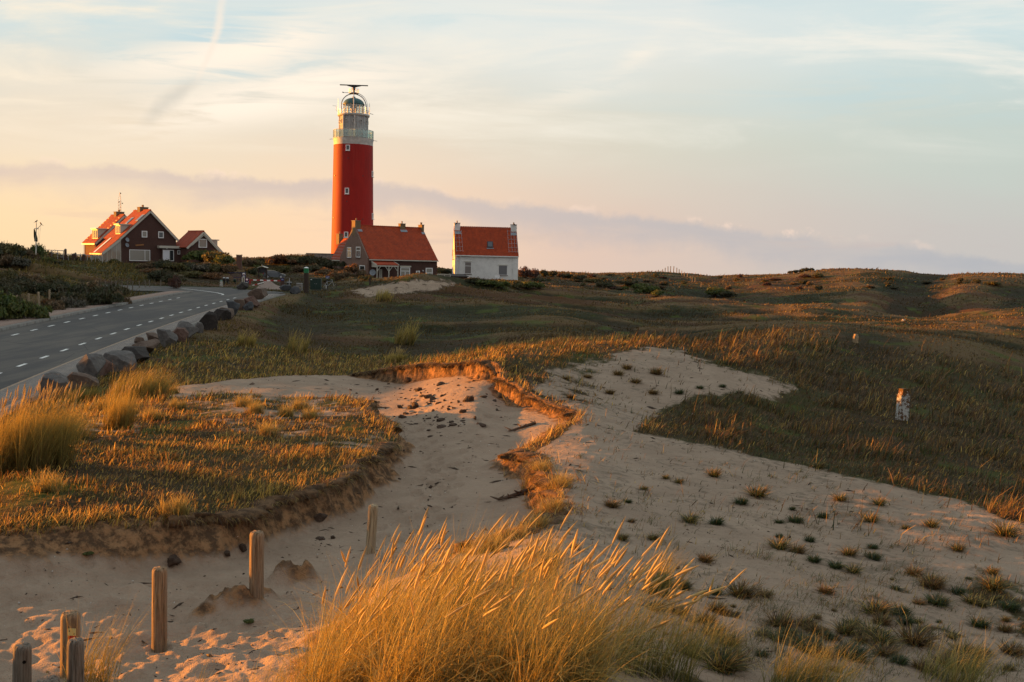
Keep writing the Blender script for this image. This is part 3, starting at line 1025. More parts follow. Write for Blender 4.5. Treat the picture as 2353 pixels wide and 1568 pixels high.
# ------------------------------------------------------------------ road
def asphalt_mat():
    m, t = new_mat('asphalt')
    pos = t.node('ShaderNodeNewGeometry').outputs['Position']
    g = t.noise(pos, 60.0, 3, 0.7)
    big = t.noise(t.mapping(pos, rot=(0, 0, R(8)), scale=(1.0, 0.16, 1)), 0.9, 5, 0.6)
    c = t.mix(t.smooth(big, 0.40, 0.62), (0.064, 0.060, 0.058, 1), (0.106, 0.093, 0.081, 1))
    c = t.mix(t.mul(t.smooth(g, 0.45, 0.7), 0.5), c, (0.05, 0.05, 0.052, 1))
    pat = t.noise(t.mapping(pos, rot=(0, 0, R(8)), scale=(0.8, 0.25, 1)), 0.35, 2, 0.4)
    c = t.mix(t.mul(t.smooth(pat, 0.56, 0.575), 0.35), c, (0.045, 0.044, 0.046, 1))
    crk = t.voronoi(t.mapping(pos, scale=(0.35, 0.16, 1)), 1.0, 'DISTANCE_TO_EDGE', 0)
    c = t.mix(t.mul(t.smooth(crk, 0.008, 0.003), 0.6), c, (0.03, 0.03, 0.032, 1))
    principled(t, c, 0.82, 0.18, bump=g, bump_d=0.006, bump_s=0.4)
    return m


def paint_mat():
    m, t = new_mat('road_paint')
    pos = t.node('ShaderNodeNewGeometry').outputs['Position']
    c = t.mix(t.smooth(t.noise(pos, 14, 5, 0.7), 0.35, 0.6), (0.42, 0.42, 0.40, 1), (0.80, 0.80, 0.76, 1))
    principled(t, c, 0.6, 0.3)
    return m


def paver_mat(c1, c2, mortar, scale=5.0, name='pavers'):
    m, t = new_mat(name)
    pos = t.node('ShaderNodeNewGeometry').outputs['Position']
    b = t.node('ShaderNodeTexBrick')
    t.put(b.inputs['Vector'], t.mapping(pos, rot=(0, 0, R(7) + R(90))))
    t.put(b.inputs['Color1'], c1)
    t.put(b.inputs['Color2'], c2)
    t.put(b.inputs['Mortar'], mortar)
    t.put(b.inputs['Scale'], scale)
    t.put(b.inputs['Mortar Size'], 0.03)
    n = t.noise(pos, 3.0, 5, 0.65)
    c = t.mix(t.mul(t.smooth(n, 0.5, 0.72), 0.6), b.outputs[0], (0.32, 0.25, 0.19, 1))
    principled(t, c, 0.85, 0.25, bump=b.outputs[1], bump_d=-0.01, bump_s=0.5)
    return m


def strip(name, Ys, xl, xr, dz, mat, thick=0.0):
    Ys = np.asarray(Ys, float)
    xl, xr = np.broadcast_to(xl, Ys.shape), np.broadcast_to(xr, Ys.shape)
    z = road_z(Ys) + dz
    cols = [np.stack([xl, Ys, z], -1), np.stack([xr, Ys, z], -1)]
    if thick:
        cols = [np.stack([xl, Ys, z - thick], -1)] + cols + [np.stack([xr, Ys, z - thick], -1)]
    k = len(cols)
    v = np.stack(cols, 1).reshape(-1, 3)
    n = len(Ys)
    i = (np.arange(n - 1)[:, None] * k + np.arange(k - 1)[None]).ravel()
    q = np.stack([i, i + 1, i + k + 1, i + k], -1)
    o = link_mesh(name, np_mesh(name, v, q), mat)
    o['kind'] = 'structure'
    return o


def simple_sand():
    m, t = new_mat('blown_sand')
    pos = t.node('ShaderNodeNewGeometry').outputs['Position']
    principled(t, t.mix(t.smooth(t.noise(pos, 6.0, 5, 0.6), 0.35, 0.65), (0.26, 0.195, 0.14, 1), (0.36, 0.275, 0.20, 1)), 0.95, 0.1)
    return m


M_PAINT = paint_mat()


def build_road():
    Ys = np.concatenate([np.arange(6, 86, 0.8), np.arange(86, 96.2, 0.3)])
    l, r = road_far(Ys)
    tag(strip('road', Ys, l, r, 0.0, asphalt_mat()), 'grey two-way asphalt road curving towards the houses')
    Y2 = np.arange(6, 86.5, 0.8)
    wig = fbm(Y2, Y2 * 0, 3.0, 3, 7) * 0.10
    pm = paver_mat((0.20, 0.18, 0.165), (0.25, 0.22, 0.20), (0.10, 0.085, 0.07), 4.4)
    sandm = simple_sand()
    cm = paver_mat((0.17, 0.16, 0.145), (0.20, 0.185, 0.165), (0.14, 0.125, 0.11), 0.9, 'kerb_stone')
    strip('sand_strip', Y2, road_r(Y2) - 0.05, road_r(Y2) + 0.22 + wig, 0.008, sandm)
    strip('paved_strip', Y2, road_r(Y2) + 0.10, road_r(Y2) + 1.15, 0.030, pm, 0.2)
    strip('kerb', Y2, road_r(Y2) + 1.155, road_r(Y2) + 1.40, 0.060, cm, 0.25)
    strip('kerb', Y2, road_l(Y2) - 0.40, road_l(Y2) + 0.0, 0.12, cm, 0.3)
    sm = paver_mat((0.27, 0.18, 0.14), (0.31, 0.215, 0.17), (0.19, 0.13, 0.10), 5.0, 'footpath')
    strip('footpath', Y2, road_l(Y2) - 1.85, road_l(Y2) - 0.405, 0.10, sm, 0.25)
    mb = MB()
    # two rows of short dashes that mark the cycle lanes, one solid edge line round the bend
    dash, step = 0.85, 2.47

    def ribbon(pts, w):
        for a, b in zip(pts[:-1], pts[1:]):
            d = (Vector(b) - Vector(a)).normalized()
            s = Vector((d.y, -d.x, 0)) * (w / 2)
            mb.poly([Vector(a) - s, Vector(a) + s, Vector(b) + s, Vector(b) - s][::-1])

    for off, Y0 in ((0.0, 14.0), (-4.03, 14.9)):
        Y = Y0
        while Y < 80 - (2 if off else 0):
            pts = [(road_a(y) + off, y, road_z(y) + 0.006) for y in (Y, Y + dash)]
            ribbon(pts, 0.13)
            Y += step
    cur = [P(px, py, z=None, Y=Y) for px, py, Y in ((413, 663, 92.6), (445, 665.2, 90.6), (478, 669, 88.0), (500, 673, 85.9), (511, 676, 84.2), (513.5, 678, 83.2), (508, 679, 82.7))]
    ribbon([(p[0], p[1], float(road_z(p[1])) + 0.006) for p in cur], 0.16)
    o = mb.build('road_markings', M_PAINT)
    o['kind'] = 'structure'


build_road()


# ------------------------------------------------------------------ building materials
def simple_mat(name, col, rough=0.7, spec=0.3, metal=0.0, var=0.12, scale=6.0, bump_d=0.0):
    m, t = new_mat(name)
    pos = t.node('ShaderNodeTexCoord').outputs['Object']
    n = t.noise(pos, scale, 5, 0.6)
    lo = tuple(max(0.0, k * (1 - var)) for k in col)
    hi = tuple(min(1.0, k * (1 + var)) for k in col)
    c = t.mix(t.smooth(n, 0.3, 0.7), lo, hi)
    principled(t, c, rough, spec, metal, bump=n if bump_d else None, bump_d=bump_d)
    return m


def brick_mat(name, c1, c2, mortar, rot=0.0):
    m, t = new_mat(name)
    pos = t.node('ShaderNodeTexCoord').outputs['Object']
    x, y, z = t.xyz(pos)
    b = t.node('ShaderNodeTexBrick')
    t.put(b.inputs['Vector'], t.vec(t.add(x, y), z, 0.0))
    for k, v in (('Color1', c1), ('Color2', c2), ('Mortar', mortar), ('Scale', 4.2), ('Mortar Size', 0.025), ('Bias', 0.0)):
        t.put(b.inputs[k], v)
    n = t.noise(pos, 0.9, 5, 0.65)
    c = t.mix(t.mul(t.smooth(n, 0.4, 0.75), 0.45), b.outputs[0], tuple(k * 0.55 for k in c1))
    principled(t, c, 0.9, 0.2, bump=b.outputs[1], bump_d=-0.01)
    return m


def tile_mat(name='roof_tiles', c1=(0.40, 0.052, 0.009), c2=(0.27, 0.036, 0.008)):
    m, t = new_mat(name)
    pos = t.node('ShaderNodeTexCoord').outputs['Object']
    x, y, z = t.xyz(pos)
    row = t.math('FRACT', t.mul(z, 4.3))
    colw = t.math('SINE', t.mul(y, 24.0))
    n = t.noise(pos, 1.1, 5, 0.65)
    cell = t.node('ShaderNodeTexWhiteNoise', noise_dimensions='2D')
    t.put(cell.inputs[0], t.vec(t.math('FLOOR', t.mul(y, 3.82)), t.math('FLOOR', t.mul(z, 4.3)), 0.0))
    c = t.mix(t.smooth(n, 0.35, 0.7), c1, c2)
    c = t.mix(t.mul(cell.outputs[0], 0.40), c, tuple(k * 0.45 for k in c1))
    c = t.mix(t.mul(t.smooth(t.noise(pos, 3.0, 5, 0.7), 0.58, 0.72), 0.4), c, (0.10, 0.075, 0.03, 1))
    c = t.mix(t.mul(t.smooth(row, 0.86, 0.97), 0.7), c, (0.05, 0.014, 0.008, 1))
    h = t.add(t.mul(row, -0.5), t.mul(colw, 0.3))
    principled(t, c, 0.75, 0.25, bump=h, bump_d=0.07, bump_s=0.9)
    return m


def glass_mat(name='window_glass', col=(0.03, 0.035, 0.04), rough=0.06):
    m, t = new_mat(name)
    principled(t, col, rough, 0.8)
    return m


M_BRICK = brick_mat('dark_brick', (0.105, 0.047, 0.035), (0.075, 0.034, 0.028), (0.09, 0.07, 0.06))
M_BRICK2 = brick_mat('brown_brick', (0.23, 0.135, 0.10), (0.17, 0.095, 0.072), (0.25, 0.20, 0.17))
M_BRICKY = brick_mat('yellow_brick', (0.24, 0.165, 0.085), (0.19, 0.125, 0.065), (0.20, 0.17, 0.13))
M_BRICK_LIT = brick_mat('sunlit_brick', (0.20, 0.085, 0.045), (0.15, 0.062, 0.036), (0.16, 0.11, 0.08))  # brick made brighter and oranger to paint sunlight on one wall
M_TILE = tile_mat()
M_CREAM = simple_mat('cream_paint', (0.52, 0.49, 0.41), 0.5, 0.3, var=0.05)
M_WHITE = simple_mat('white_paint', (0.76, 0.76, 0.74), 0.5, 0.3, var=0.04)
M_WBRICK = brick_mat('white_painted_brick', (0.82, 0.82, 0.79), (0.78, 0.78, 0.75), (0.70, 0.70, 0.68))
M_GLASS = glass_mat()
M_BLIND = glass_mat('window_with_blind', (0.27, 0.25, 0.21), 0.25)
M_DOORW = simple_mat('door_white', (0.74, 0.76, 0.80), 0.45, 0.4, var=0.03)
M_LEAD = simple_mat('lead', (0.22, 0.25, 0.28), 0.55, 0.4, var=0.2)
M_DARK = simple_mat('dark_metal', (0.025, 0.025, 0.028), 0.5, 0.4, var=0.2)
M_STEEL = simple_mat('galvanised_steel', (0.42, 0.43, 0.44), 0.4, 0.5, 0.6, var=0.15)
M_CONC = simple_mat('concrete', (0.22, 0.20, 0.18), 0.9, 0.2, var=0.3, scale=2.0, bump_d=0.03)
M_POT = simple_mat('clay_pot', (0.34, 0.20, 0.10), 0.7, 0.3)


class Frame:
    """Local frame of a building: x across, y along the ridge, origin on the ground under the near gable."""

    def __init__(self, O, rz):
        self.O, self.rz = Vector(O), rz
        self.ax = np.array([math.cos(rz), math.sin(rz), 0.0])
        self.ay = np.array([-math.sin(rz), math.cos(rz), 0.0])

    def hit(self, px, py, axis, val):
        r = ray(px, py)
        a = self.ax if axis == 'x' else self.ay
        t = (val + np.dot(a, self.O)) / np.dot(a, r)
        d = r * t - np.array(self.O)
        return Vector((np.dot(self.ax, d), np.dot(self.ay, d), d[2]))

    def world(self, p):
        return self.O + Vector(self.ax) * p[0] + Vector(self.ay) * p[1] + Vector((0, 0, p[2]))


class Face:
    """A wall plane of a building: (u, n, z) -> local point, n outwards."""

    def __init__(self, fr, which, val):
        self.fr, self.w, self.val = fr, which, val

    def pt(self, u, n, z):
        return Vector({'gable': (u, self.val - n, z), 'front': (self.val + n, u, z), 'back': (self.val - n, u, z)}[self.w])

    def uz(self, px, py):
        h = self.fr.hit(px, py, 'y' if self.w == 'gable' else 'x', self.val)
        return (h.x if self.w == 'gable' else h.y), h.z

    def rect(self, x0, y0, x1, y1):
        cy, cx = (y0 + y1) / 2, (x0 + x1) / 2
        u0, u1 = self.uz(x0, cy)[0], self.uz(x1, cy)[0]
        za, zb = self.uz(cx, y0)[1], self.uz(cx, y1)[1]
        return min(u0, u1), max(u0, u1), zb, za

    def box(self, mb, u0, u1, n0, n1, z0, z1):
        a, b = self.pt(u0, n0, z0), self.pt(u1, n1, z1)
        return mb.box((a + b) / 2, [abs(k) for k in (b - a)])


def window(face, parent, rect, bars=(), cols=(), fw=0.08, pane=None, name='window', frame=None, sill=True, label=None):
    """frame part with a pane (and sill) as sub-parts; rect in local u0,u1,z0,z1"""
    u0, u1, z0, z1 = rect
    mb = MB()
    face.box(mb, u0, u0 + fw, 0.002, 0.06, z0, z1)
    face.box(mb, u1 - fw, u1, 0.002, 0.06, z0, z1)
    face.box(mb, u0 + fw, u1 - fw, 0.002, 0.058, z1 - fw, z1)
    face.box(mb, u0 + fw, u1 - fw, 0.002, 0.058, z0, z0 + fw)
    for k in bars:
        z = z0 + (z1 - z0) * k
        face.box(mb, u0 + fw, u1 - fw, 0.002, 0.052, z - fw * 0.4, z + fw * 0.4)
    for c in cols:
        k, top = c if isinstance(c, tuple) else (c, 1.0)
        u = u0 + (u1 - u0) * k
        face.box(mb, u - fw * 0.4, u + fw * 0.4, 0.002, 0.049, z0 + fw, z0 + (z1 - z0) * top - fw)
    f = mb.build(name, frame or M_WHITE, parent)
    p = MB()
    face.box(p, u0 + 0.01, u1 - 0.01, -0.03, 0.022, z0 + 0.01, z1 - 0.01)
    p.build('pane', pane or M_GLASS, f)
    if sill:
        s = MB()
        face.box(s, u0 - 0.08, u1 + 0.08, 0.003, 0.12, z0 - 0.11, z0 - 0.004)
        s.build('sill', M_BRICK if name == 'window' else M_CREAM, f)
    if label:
        f['label'] = label
    return f


def gable_walls(name, x0, x1, y0, y1, zb, el, er, xr, zr, mat, parent):
    """pentagon prism; el/er eaves heights on the x0/x1 side, ridge at xr, zr"""
    mb = MB()
    prof = [(x0, zb), (x1, zb), (x1, er), (xr, zr), (x0, el)]
    vs = [(x, y0, z) for x, z in prof] + [(x, y1, z) for x, z in prof]
    n = 5
    fs = [(0, 1, 2, 3, 4), (9, 8, 7, 6, 5)] + [(i, 5 + i, 5 + (i + 1) % n, (i + 1) % n) for i in range(n)]
    mb._add(vs, fs)
    return mb.build(name, mat, parent)


def slope_slab(mb, xa, za, xb, zb, y0, y1, t=0.16, lift=0.02):
    """roof slab from eave (xa, za) to ridge (xb, zb)"""
    d = Vector((xb - xa, 0, zb - za))
    n = Vector((-d.z, 0, d.x)).normalized()
    if n.z < 0: n = -n
    o = n * lift
    q = [Vector((xa, y0, za)) + o, Vector((xb, y0, zb)) + o, Vector((xb, y1, zb)) + o, Vector((xa, y1, za)) + o]
    mb.slab(q, n, t)


def roof(parent, x0, x1, y0, y1, el, er, xr, zr, oh=0.25, og=0.18, mat=None, t=0.16, name='roof'):
    mb = MB()
    sl, sr = (zr - el) / (xr - x0), (zr - er) / (x1 - xr)
    slope_slab(mb, x0 - oh, el - sl * oh, xr, zr, y0 - og, y1 + og, t)
    slope_slab(mb, x1 + oh, er - sr * oh, xr, zr, y0 - og + 0.003, y1 + og - 0.003, t - 0.004)
    n = int((y1 - y0) / 0.4)
    for i in range(n + 1):                                          # ridge tiles
        y = y0 - og + (y1 - y0 + 2 * og - 0.3) * i / n
        mb.tube([(xr, y, zr + t), (xr, y + 0.36, zr + t + 0.015)], [0.13, 0.15], 8)
    return mb.build(name, mat or M_TILE, parent)


def verge(parent, pts, w, t, y, mat=None, name='bargeboard'):
    mb = MB()
    for a, b in zip(pts[:-1], pts[1:]):
        mb.bar((a[0], y, a[1]), (b[0], y, b[1]), t, w, up=(0, 0, 1))
    return mb.build(name, mat or M_CREAM, parent)


def chimney(parent, x0, x1, y0, y1, z0, z1, mat, pots=1, lead=True, cap=0.08, potmat=None):
    mb = MB()
    mb.box(((x0 + x1) / 2, (y0 + y1) / 2, (z0 + z1) / 2), (x1 - x0, y1 - y0, z1 - z0))
    o = mb.build('chimney', mat, parent)
    c = MB().box(((x0 + x1) / 2, (y0 + y1) / 2, z1 + cap / 2 + 0.002), (x1 - x0 + 0.14, y1 - y0 + 0.14, cap))
    c.build('chimney_cap', M_CONC, o)
    for k in range(pots):
        y = y0 + (y1 - y0) * (k + 1) / (pots + 1)
        p = MB().lathe([(0.13, 0), (0.11, 0.1), (0.10, 0.28), (0.14, 0.34), (0.14, 0.38), (0.05, 0.40)], 10, ((x0 + x1) / 2, y, z1 + cap + 0.002))
        p.build('chimney_pot', potmat or M_POT, o, True)
    return o


def downpipe(parent, p, z0, z1, mat=None):
    MB().tube([(p[0], p[1], z0), (p[0], p[1], z1)], 0.05, 8).build('downpipe', mat or M_CREAM, parent, True)


def dish(parent, c, rad, nrm, mat, name='satellite_dish'):
    n = Vector(nrm).normalized()
    q = n.to_track_quat('Z', 'Y').to_matrix()
    mb = MB().lathe([(0.02, 0), (rad * 0.55, rad * 0.08), (rad, rad * 0.25), (rad, rad * 0.27), (rad * 0.55, rad * 0.11), (0.0, 0.03)], 24)
    mb.v = [tuple(q @ Vector(v) + Vector(c)) for v in mb.v]
    a = q @ Vector((0, -rad, rad * 0.2)) + Vector(c)
    b = q @ Vector((0, -rad * 0.1, rad * 0.85)) + Vector(c)
    mb.tube([a, b], 0.018, 6)
    mb.tube([b - n * 0.05, b + n * 0.05], 0.05, 8)
    return mb.build(name, mat, parent, True)


# ------------------------------------------------------------------ lighthouse
def paint_red():
    m, t = new_mat('lighthouse_red')
    pos = t.node('ShaderNodeTexCoord').outputs['Object']
    n = t.noise(t.mapping(pos, scale=(1, 1, 0.25)), 0.7, 6, 0.65)
    f = t.noise(pos, 5.0, 4, 0.7)
    c = t.mix(t.smooth(n, 0.3, 0.72), (0.36, 0.017, 0.011), (0.27, 0.014, 0.010))
    stk = t.noise(t.mapping(pos, scale=(1.6, 1.6, 0.07)), 1.1, 5, 0.7)
    c = t.mix(t.mul(t.smooth(stk, 0.54, 0.70), 0.45), c, (0.20, 0.022, 0.018, 1))
    c = t.mix(t.mul(t.smooth(stk, 0.42, 0.30), 0.25), c, (0.42, 0.060, 0.045, 1))
    c = t.mix(t.mul(t.smooth(f, 0.5, 0.75), 0.35), c, (0.37, 0.026, 0.018, 1))
    principled(t, c, 0.7, 0.25, bump=f, bump_d=0.03, bump_s=0.5)
    return m


def build_lighthouse():
    Y = 200.0
    g = P(809.5, 588, Y)
    zg = gz(g[0], g[1])
    k = Y / F_PX
    root = empty('lighthouse', (g[0], g[1], zg), 0, 'tall round red lighthouse with white lantern gallery, domed lamp room and radar', 'lighthouse')

    def z(py): return P(811, py, Y)[2] - zg

    toc = math.atan2(-g[1], -g[0])                        # bearing of the viewer as seen from the tower

    def ang(u): return toc + math.asin(max(-1, min(1, u)))  # u: -1 left edge .. 1 right edge

    r_top, r_bot = 44.3 * k, 48.3 * k
    zt, zb = z(335.5), z(585)
    prof = [(r_bot + 0.15, -3.0)]
    for i in range(13):
        f = i / 12
        prof.append((r_bot + (r_top - r_bot) * (f ** 0.85), zb + (zt - zb) * f))
    MB().lathe(prof, 96).build('tower', paint_red(), root, True)
    M_LW = simple_mat('lighthouse_white', (0.50, 0.48, 0.44), 0.6, 0.3, var=0.18, scale=1.5)
    zd = z(320.5)
    MB().lathe([(r_top + 0.005, zt + 0.004), (r_top + 0.005, z(327)), (r_top + 0.10, z(323.5)), (45.3 * k, zd - 0.12), (45.8 * k, zd - 0.1), (45.8 * k, zd), (20 * k, zd + 0.002)], 96).build('gallery_band', M_LW, root, True)
    # gallery railing: glass panels between posts
    rg = 45.0 * k
    zr = z(301.5)
    mb, gl = MB(), MB()
    npost = 26
    for i in range(npost):
        a = 2 * math.pi * i / npost
        p = Vector((rg * math.cos(a), rg * math.sin(a), 0))
        mb.tube([p + Vector((0, 0, zd)), p + Vector((0, 0, zr))], 0.045, 6)
        b = 2 * math.pi * (i + 1) / npost
        q = Vector((rg * math.cos(b), rg * math.sin(b), 0))
        mb.tube([p + Vector((0, 0, zr)), q + Vector((0, 0, zr))], 0.05, 6)
        mb.tube([p + Vector((0, 0, zd + 0.12)), q + Vector((0, 0, zd + 0.12))], 0.03, 6)
        d = (q - p).normalized() * 0.05
        gl.slab([p + d + Vector((0, 0, zd + 0.15)), q - d + Vector((0, 0, zd + 0.15)), q - d + Vector((0, 0, zr - 0.06)), p + d + Vector((0, 0, zr - 0.06))], (math.cos((a + b) / 2), math.sin((a + b) / 2), 0), 0.012)
    gal = mb.build('gallery_railing', M_LW, root)
    m, t = new_mat('gallery_glass')
    tr, dfs, gls = t.node('ShaderNodeBsdfTransparent'), t.node('ShaderNodeBsdfDiffuse'), t.node('ShaderNodeBsdfGlossy')
    tl = t.node('ShaderNodeBsdfTranslucent')
    t.put(tr.inputs[0], (0.80, 0.90, 0.86, 1))
    t.put(dfs.inputs[0], (0.62, 0.72, 0.68, 1))
    t.put(tl.inputs[0], (0.62, 0.72, 0.66, 1))
    t.put(gls.inputs['Roughness'], 0.1)
    m1, m2, m3 = (t.node('ShaderNodeMixShader') for _ in range(3))
    t.put(m1.inputs[0], 0.5); t.l.new(dfs.outputs[0], m1.inputs[1]); t.l.new(tl.outputs[0], m1.inputs[2])
    t.put(m2.inputs[0], 0.24); t.l.new(tr.outputs[0], m2.inputs[1]); t.l.new(m1.outputs[0], m2.inputs[2])
    t.put(m3.inputs[0], 0.12); t.l.new(m2.outputs[0], m3.inputs[1]); t.l.new(gls.outputs[0], m3.inputs[2])
    t.l.new(m3.outputs[0], t.out.inputs[0])
    gl.build('glass_panel', m, gal)
    # watch room: white panelled drum with small windows
    rd = 33.0 * k
    z0, z1 = zd, z(269.5)
    nd = 12
    M_DRUM = simple_mat('watch_room_white', (0.40, 0.40, 0.39), 0.6, 0.3, var=0.15, scale=1.2)
    off = ang(0.0) + math.pi / nd
    MB().lathe([(rd, z0), (rd, z1)], nd, a0=off, a1=off + 2 * math.pi).build('watch_room', M_DRUM, root)
    mb = MB()
    for i in range(nd):
        a = off + 2 * math.pi * i / nd
        mb.bar((rd * math.cos(a), rd * math.sin(a), z0), (rd * math.cos(a), rd * math.sin(a), z1), 0.16, 0.16, up=(math.cos(a), math.sin(a), 0))
        a2 = off + 2 * math.pi * (i + 1) / nd
        ri = rd + 0.02
        for zz in (z(282.5), z(289.5), z(298.5)):
            mb.bar((ri * math.cos(a), ri * math.sin(a), zz), (ri * math.cos(a2), ri * math.sin(a2), zz), 0.10, 0.10)
        for fz in (0.33, 0.67):
            p = Vector((math.cos(a), math.sin(a), 0)) * (1 - fz) + Vector((math.cos(a2), math.sin(a2), 0)) * fz
            p *= ri
            mb.bar((p.x, p.y, z0), (p.x, p.y, z1), 0.08, 0.08, up=(p.x, p.y, 0))
    mb.build('panel_ribs', M_DRUM, root)
    ap = rd * math.cos(math.pi / nd)

    def drum_window(i, py0, py1, w, name='window'):
        a = ang(0.0) + 2 * math.pi * i / nd
        c = Vector((math.cos(a), math.sin(a), 0))
        s = Vector((-math.sin(a), math.cos(a), 0))
        za, zb_ = z(py1), z(py0)
        f = MB()
        for sx in (-1, 1):
            f.bar(c * (ap + 0.06) + s * sx * (w / 2) + Vector((0, 0, za)), c * (ap + 0.06) + s * sx * (w / 2) + Vector((0, 0, zb_)), 0.1, 0.16, up=c)
        for zz in (za, zb_):
            f.bar(c * (ap + 0.057) - s * (w / 2 - 0.05) + Vector((0, 0, zz)), c * (ap + 0.057) + s * (w / 2 - 0.05) + Vector((0, 0, zz)), 0.16, 0.1)
        fo = f.build(name, M_LW, root)
        MB().slab([c * (ap + 0.01) + s * x + Vector((0, 0, q)) for x, q in ((-w / 2, za), (w / 2, za), (w / 2, zb_), (-w / 2, zb_))], c, 0.03).build('pane', M_GLASS, fo)

    for i in (-2, -1, 0, 1, 2, 3, 5, 7, 9):
        drum_window(i, 278.0, 285.5, 0.42)
    for i in (-1, 1, 0):
        drum_window(i, 307.0, 316.5, 1.15)
    for u in (-0.64, 0.06):
        a = ang(u)
        c = Vector((math.cos(a), math.sin(a), 0)) * (rd + 0.18)
        MB().tube([c + Vector((0, 0, z0)), c + Vector((0, 0, z1))], 0.16, 10).build('drain_pipe', M_LW, root, True)
    # upper gallery
    ru = 36.0 * k
    zu = z(264.5)
    MB().lathe([(rd * 0.97, z1 - 0.001), (rd + 0.1, z1), (ru, z1 + 0.15), (ru, zu - 0.05), (ru - 0.1, zu), (4.0 * k, zu + 0.002)], 72).build('upper_gallery', M_LW, root, True)
    mb = MB()
    nr = 24
    zr2 = z(255.0)
    ring = [(ru * 0.96 * math.cos(2 * math.pi * i / nr), ru * 0.96 * math.sin(2 * math.pi * i / nr)) for i in range(nr + 1)]
    for i in range(nr):
        mb.tube([(ring[i][0], ring[i][1], zu), (ring[i][0], ring[i][1], zr2)], 0.035, 5)
        for zz in (zr2, (zr2 + zu) / 2):
            mb.tube([(ring[i][0], ring[i][1], zz), (ring[i + 1][0], ring[i + 1][1], zz)], 0.035, 5)
    ur = mb.build('upper_railing', M_STEEL, root)
    MB().tube([(0, 0, 0), (0.001, 0, 0.3)], 0.2, 8)
    # lantern room
    rl = 23.0 * k
    zl0, zl1 = z(262.0), z(241.0)
    MB().lathe([(rl, zu), (rl, zl0), (rl - 0.1, zl0 + 0.01)], 48).build('lantern_base', M_LW, root, True)
    mb, gl = MB(), MB()
    n = 16
    for i in range(n):
        a, b = 2 * math.pi * i / n, 2 * math.pi * (i + 1) / n
        p, q = Vector((rl * math.cos(a), rl * math.sin(a), 0)), Vector((rl * math.cos(b), rl * math.sin(b), 0))
        mb.bar(p + Vector((0, 0, zl0)), p + Vector((0, 0, zl1)), 0.09, 0.09, up=p)
        mb.bar(p + Vector((0, 0, (zl0 + zl1) / 2)), q + Vector((0, 0, (zl0 + zl1) / 2)), 0.05, 0.05)
        mid = (p + q).normalized()
        gl.slab([p + Vector((0, 0, zl0)), q + Vector((0, 0, zl0)), q + Vector((0, 0, zl1)), p + Vector((0, 0, zl1))], -mid, 0.02)
    lf = mb.build('lantern_frame', M_CREAM, root)
    m, t = new_mat('lantern_glass')
    tr, gls, mx = t.node('ShaderNodeBsdfTransparent'), t.node('ShaderNodeBsdfGlossy'), t.node('ShaderNodeMixShader')
    t.put(tr.inputs[0], (0.93, 0.95, 0.92, 1)); t.put(gls.inputs['Roughness'], 0.05)
    t.put(mx.inputs[0], 0.10); t.l.new(tr.outputs[0], mx.inputs[1]); t.l.new(gls.outputs[0], mx.inputs[2]); t.l.new(mx.outputs[0], t.out.inputs[0])
    gl.build('lantern_pane', m, lf)
    MB().lathe([(0.25, zu), (0.3, zl0 + 0.2), (0.62, zl0 + 0.5), (0.78, zl0 + 1.05), (0.62, zl0 + 1.55), (0.25, zl0 + 1.8)], 24).build('lens', simple_mat('lens_glass', (0.06, 0.055, 0.035), 0.15, 0.8), root, True)
    # dome
    M_DOME = simple_mat('weathered_copper', (0.035, 0.10, 0.105), 0.5, 0.45, var=0.3, scale=1.2)
    zd1 = z(225.5)
    prof = [(rl + 0.12, zl1 - 0.06), (rl + 0.16, zl1 + 0.08), (rl + 0.06, zl1 + 0.12)]
    for i in range(1, 10):
        a = i / 9 * math.pi / 2 * 0.94
        prof.append(((rl + 0.02) * math.cos(a), zl1 + 0.12 + (zd1 - zl1 - 0.12) * math.sin(a)))
    prof += [(0.32, zd1), (0.32, z(223.2)), (0.22, z(222.4)), (0.0, z(222.3))]
    MB().lathe(prof, 48).build('dome', M_DOME, root, True)
    # arched frame that carries the radar platform
    ra = 27.6 * k
    zs, za = z(243.0), z(216.0)
    mb = MB()
    for a0 in (ang(-0.999) + math.pi / 2 * 0, ang(0.0)):
        pts = [(ra * math.cos(a0), ra * math.sin(a0), zu)]
        for i in range(19):
            b = math.pi * i / 18
            pts.append((ra * math.cos(b) * math.cos(a0), ra * math.cos(b) * math.sin(a0), zs + (za - zs) * math.sin(b)))
        pts.append((-ra * math.cos(a0), -ra * math.sin(a0), zu))
        mb.tube(pts, 0.10, 8)
    mb.build('radar_frame', M_STEEL, root, True)
    lad = MB()                                                      # ladder over the right arch
    a0 = ang(0.999)
    c = Vector((math.cos(a0), math.sin(a0), 0))
    s = Vector((-math.sin(a0), math.cos(a0), 0))
    pr = []
    for i in range(12):
        b = math.pi / 2 * (i / 11) * 0.85
        pr.append(c * (ra + 0.28) * math.cos(b) + Vector((0, 0, zs + (za + 0.25 - zs) * math.sin(b))))
    for sx in (-0.2, 0.2):
        lad.tube([c * (ra + 0.28) + s * sx + Vector((0, 0, zu))] + [p + s * sx for p in pr], 0.035, 6)
    for p in pr:
        lad.tube([p - s * 0.2, p + s * 0.2], 0.03, 5)
    lad.build('ladder', M_STEEL, root)
    rp = 11.0 * k
    zp = z(214.0)
    mb = MB().lathe([(0.1, zp - 0.1), (rp, zp - 0.1), (rp, zp), (0.1, zp + 0.001)], 24)
    for i in range(12):
        a, b = 2 * math.pi * i / 12, 2 * math.pi * (i + 1) / 12
        mb.tube([(rp * math.cos(a), rp * math.sin(a), zp), (rp * math.cos(a), rp * math.sin(a), z(205.2))], 0.028, 5)
        for zz in (z(205.2), z(209.5)):
            mb.tube([(rp * math.cos(a), rp * math.sin(a), zz), (rp * math.cos(b), rp * math.sin(b), zz)], 0.028, 5)
